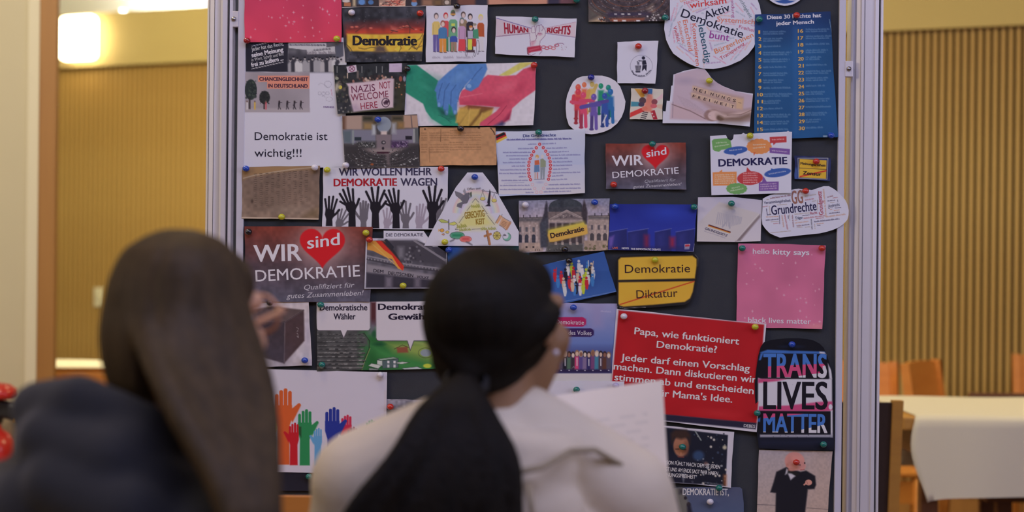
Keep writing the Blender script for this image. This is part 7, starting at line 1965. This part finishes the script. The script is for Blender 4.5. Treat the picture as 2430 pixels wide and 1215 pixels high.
for i, sx in enumerate((-1, 1)):
    s_ = ta(sx * .150, -.01, .905)
    PA += [('c', nk, s_, .05, .045), ('c', s_, el[i], .042, .034), ('c', el[i], wv[i], .034, .022)]
    PA += hand_blobs(wv[i], TL @ Vector((-sx * .25, .9, -.2)), (0, 0, -1), -sx, .35)
    k = tl(sx * .10 - .02, .40, .50)
    PA += [('c', tl(sx * .08 - .02, 0, .53), k, .078, .055), ('c', k, tl(sx * .10 - .02, .40, .12), .052, .035), ('c', tl(sx * .10 - .02, .38, .05), tl(sx * .10 - .02, .48, .03), .035, .026)]
blob('body', PA, .0045, SKIN_A, ra, 3)
face_parts(ra, hcA, RA, (.08, .12, .14), SKIN_A)
J = [('c', (-.03, -.02, .96), (-.045, -.02, .90), .075, .105), ('e', (-.045, -.02, .79), (.150, .120, .17), TA.to_4x4()), ('e', (-.03, -.005, .62), (.165, .135, .12), TL.to_4x4())]
for i, sx in enumerate((-1, 1)):
    s_ = ta(sx * .150 - .0, -.01, .900)
    J += [('c', (sx * .02 - .03, -.02, .97), s_, .050, .058), ('c', s_, el[i], .058, .050), ('c', el[i], wv[i], .052, .036)]
# hood bunched behind the neck, hanging out to the left
def chain(pts, rs_):
    return [('c', a, b_, r0, r1) for a, b_, r0, r1 in zip(pts, pts[1:], rs_, rs_[1:])]
J += chain([(-.150, .02, 1.035), (-.142, -.05, 1.035), (-.09, -.09, 1.045), (-.02, -.095, 1.02), (.0, -.09, 1.0)], [.026, .030, .030, .026, .022])
J += chain([(-.146, -.03, 1.00), (-.12, -.10, 1.01), (-.05, -.125, .99), (.0, -.11, .96)], [.028, .030, .036, .034])
J += chain([(-.135, -.02, .975), (-.10, -.12, .965), (-.03, -.14, .94), (.02, -.12, .90)], [.030, .040, .045, .04])
J += chain([(-.18, -.02, .93), (-.13, -.09, .935), (-.04, -.10, .99)], [.05, .055, .05])
hood = blob('hoodie', J, .006, HOODIE, ra, 6)
PT = [('e', tl(-.02, 0, .56), (.158, .130, .11), TL.to_4x4())]
for sx in (-1, 1):
    k = tl(sx * .10 - .02, .40, .50); PT += [('c', tl(sx * .08 - .02, 0, .53), k, .088, .065), ('c', k, tl(sx * .10 - .02, .40, .10), .062, .052)]
blob('trousers', PT, .007, JEANS, ra, 3)
for sx in (-1, 1):
    blob('shoe', [('c', tl(sx * .10 - .02, .37, .045), tl(sx * .10 - .02, .47, .04), .044, .040), ('c', tl(sx * .10 - .02, .47, .04), tl(sx * .10 - .02, .52, .033), .040, .032)], .005, SHOE, ra, 3)
# hair: crown, then locks falling round the back and over the right shoulder
H = [('e', Vector(hcA) + RA @ Vector((0, -.014, .026)), (.074, .080, .086), RA.to_4x4()), ('e', Vector(hcA) + RA @ Vector((0, .012, .046)), (.070, .074, .050), RA.to_4x4())]
rr_ = random.Random(11)
top = Vector(hcA) + Vector((0.004, -.005, .107))
for k in range(64):
    u = k / 63                                   # 0: just behind the right cheek ... 1: left side by the face
    a = math.radians(-20 - 230 * u)               # world angle round the head, from the right over the back to the left front
    rx, ry = .070 + .006 * rr_.random(), .078 + .006 * rr_.random()
    q = lambda f, z: (hcA[0] - .001 + rx * f * math.cos(a), hcA[1] - .012 + ry * f * math.sin(a), z)
    j = rr_.random() * .012
    if u < .42:                                  # over the right shoulder
        w_ = u / .42
        end = (.126 - .028 * w_, -.205 - .02 * w_, .82); m2 = (.118 - .038 * w_, -.19 - .02 * w_, .95); m1 = (.098 - .083 * w_, -.09 - .075 * w_, 1.052)
        pts = [(top.x, top.y, top.z - .004), q(.70, 1.196), q(1.0, 1.13), (m1[0], m1[1] + j, m1[2]), (m2[0], m2[1] + j, m2[2]), (end[0], end[1] + j, end[2])]
        H.append(lock(pts, .013, .013))
    else:                                        # into the hood
        pts = [(top.x, top.y, top.z - .004), q(.70, 1.196), q(1.0, 1.13), q(1.0 - .12 * (u - .4), 1.08), q(.74, 1.03), q(.6, .99)]
        H.append(lock(pts, .013, .012))
hairA = blob('long_hair', H, .004, HAIR_A, ra, 3)
# fringe beside the brow
# glasses
gf = mat('apricot_frame', (.62, .30, .16), .35, coat=.4)
def w(v): return Vector(hcA) + RA @ Vector(v)
gl = empty('glasses_frame'); gl.parent = ra
bpy.data.objects.remove(gl)
bm = bmesh.new()
for sx in (-1, 1):
    tube(bm, [w((sx * .034 + .023 * math.cos(t), .100 - .004 * math.cos(t), .004 + .021 * math.sin(t))) for t in np.linspace(0, 6.283, 25)], .0022, 8, False)
    tube(bm, [w((sx * .057, .096, .012)), w((sx * .077, .075, .012)), w((sx * .079, .02, .008)), w((sx * .078, -.012, .0)), w((sx * .074, -.03, -.014))], .0034, 8)
tube(bm, [w((-.010, .101, .008)), w((0, .106, .011)), w((.010, .101, .008))], .002, 8)
gl = link('glasses', mesh_of(bm), gf, ra, True)
for sx in (-1, 1):
    bm = bmesh.new()
    vs = [bm.verts.new(w((sx * .034 + .022 * math.cos(t), .100 - .004 * math.cos(t), .004 + .020 * math.sin(t)))) for t in np.linspace(0, 6.283, 25)[:-1]]
    bm.faces.new(vs)
    gm = mat('lens_glass', (.9, .9, .95), .05, trans=1.0)
    gm.node_tree.nodes['Principled BSDF'].inputs['IOR'].default_value = 1.05
    lm = link('lens', mesh_of(bm), gm, gl); sm = lm.modifiers.new('t', 'SOLIDIFY'); sm.thickness = .0012

bpy.data.objects.remove(_fo)
bpy.data.curves.remove(_fc)
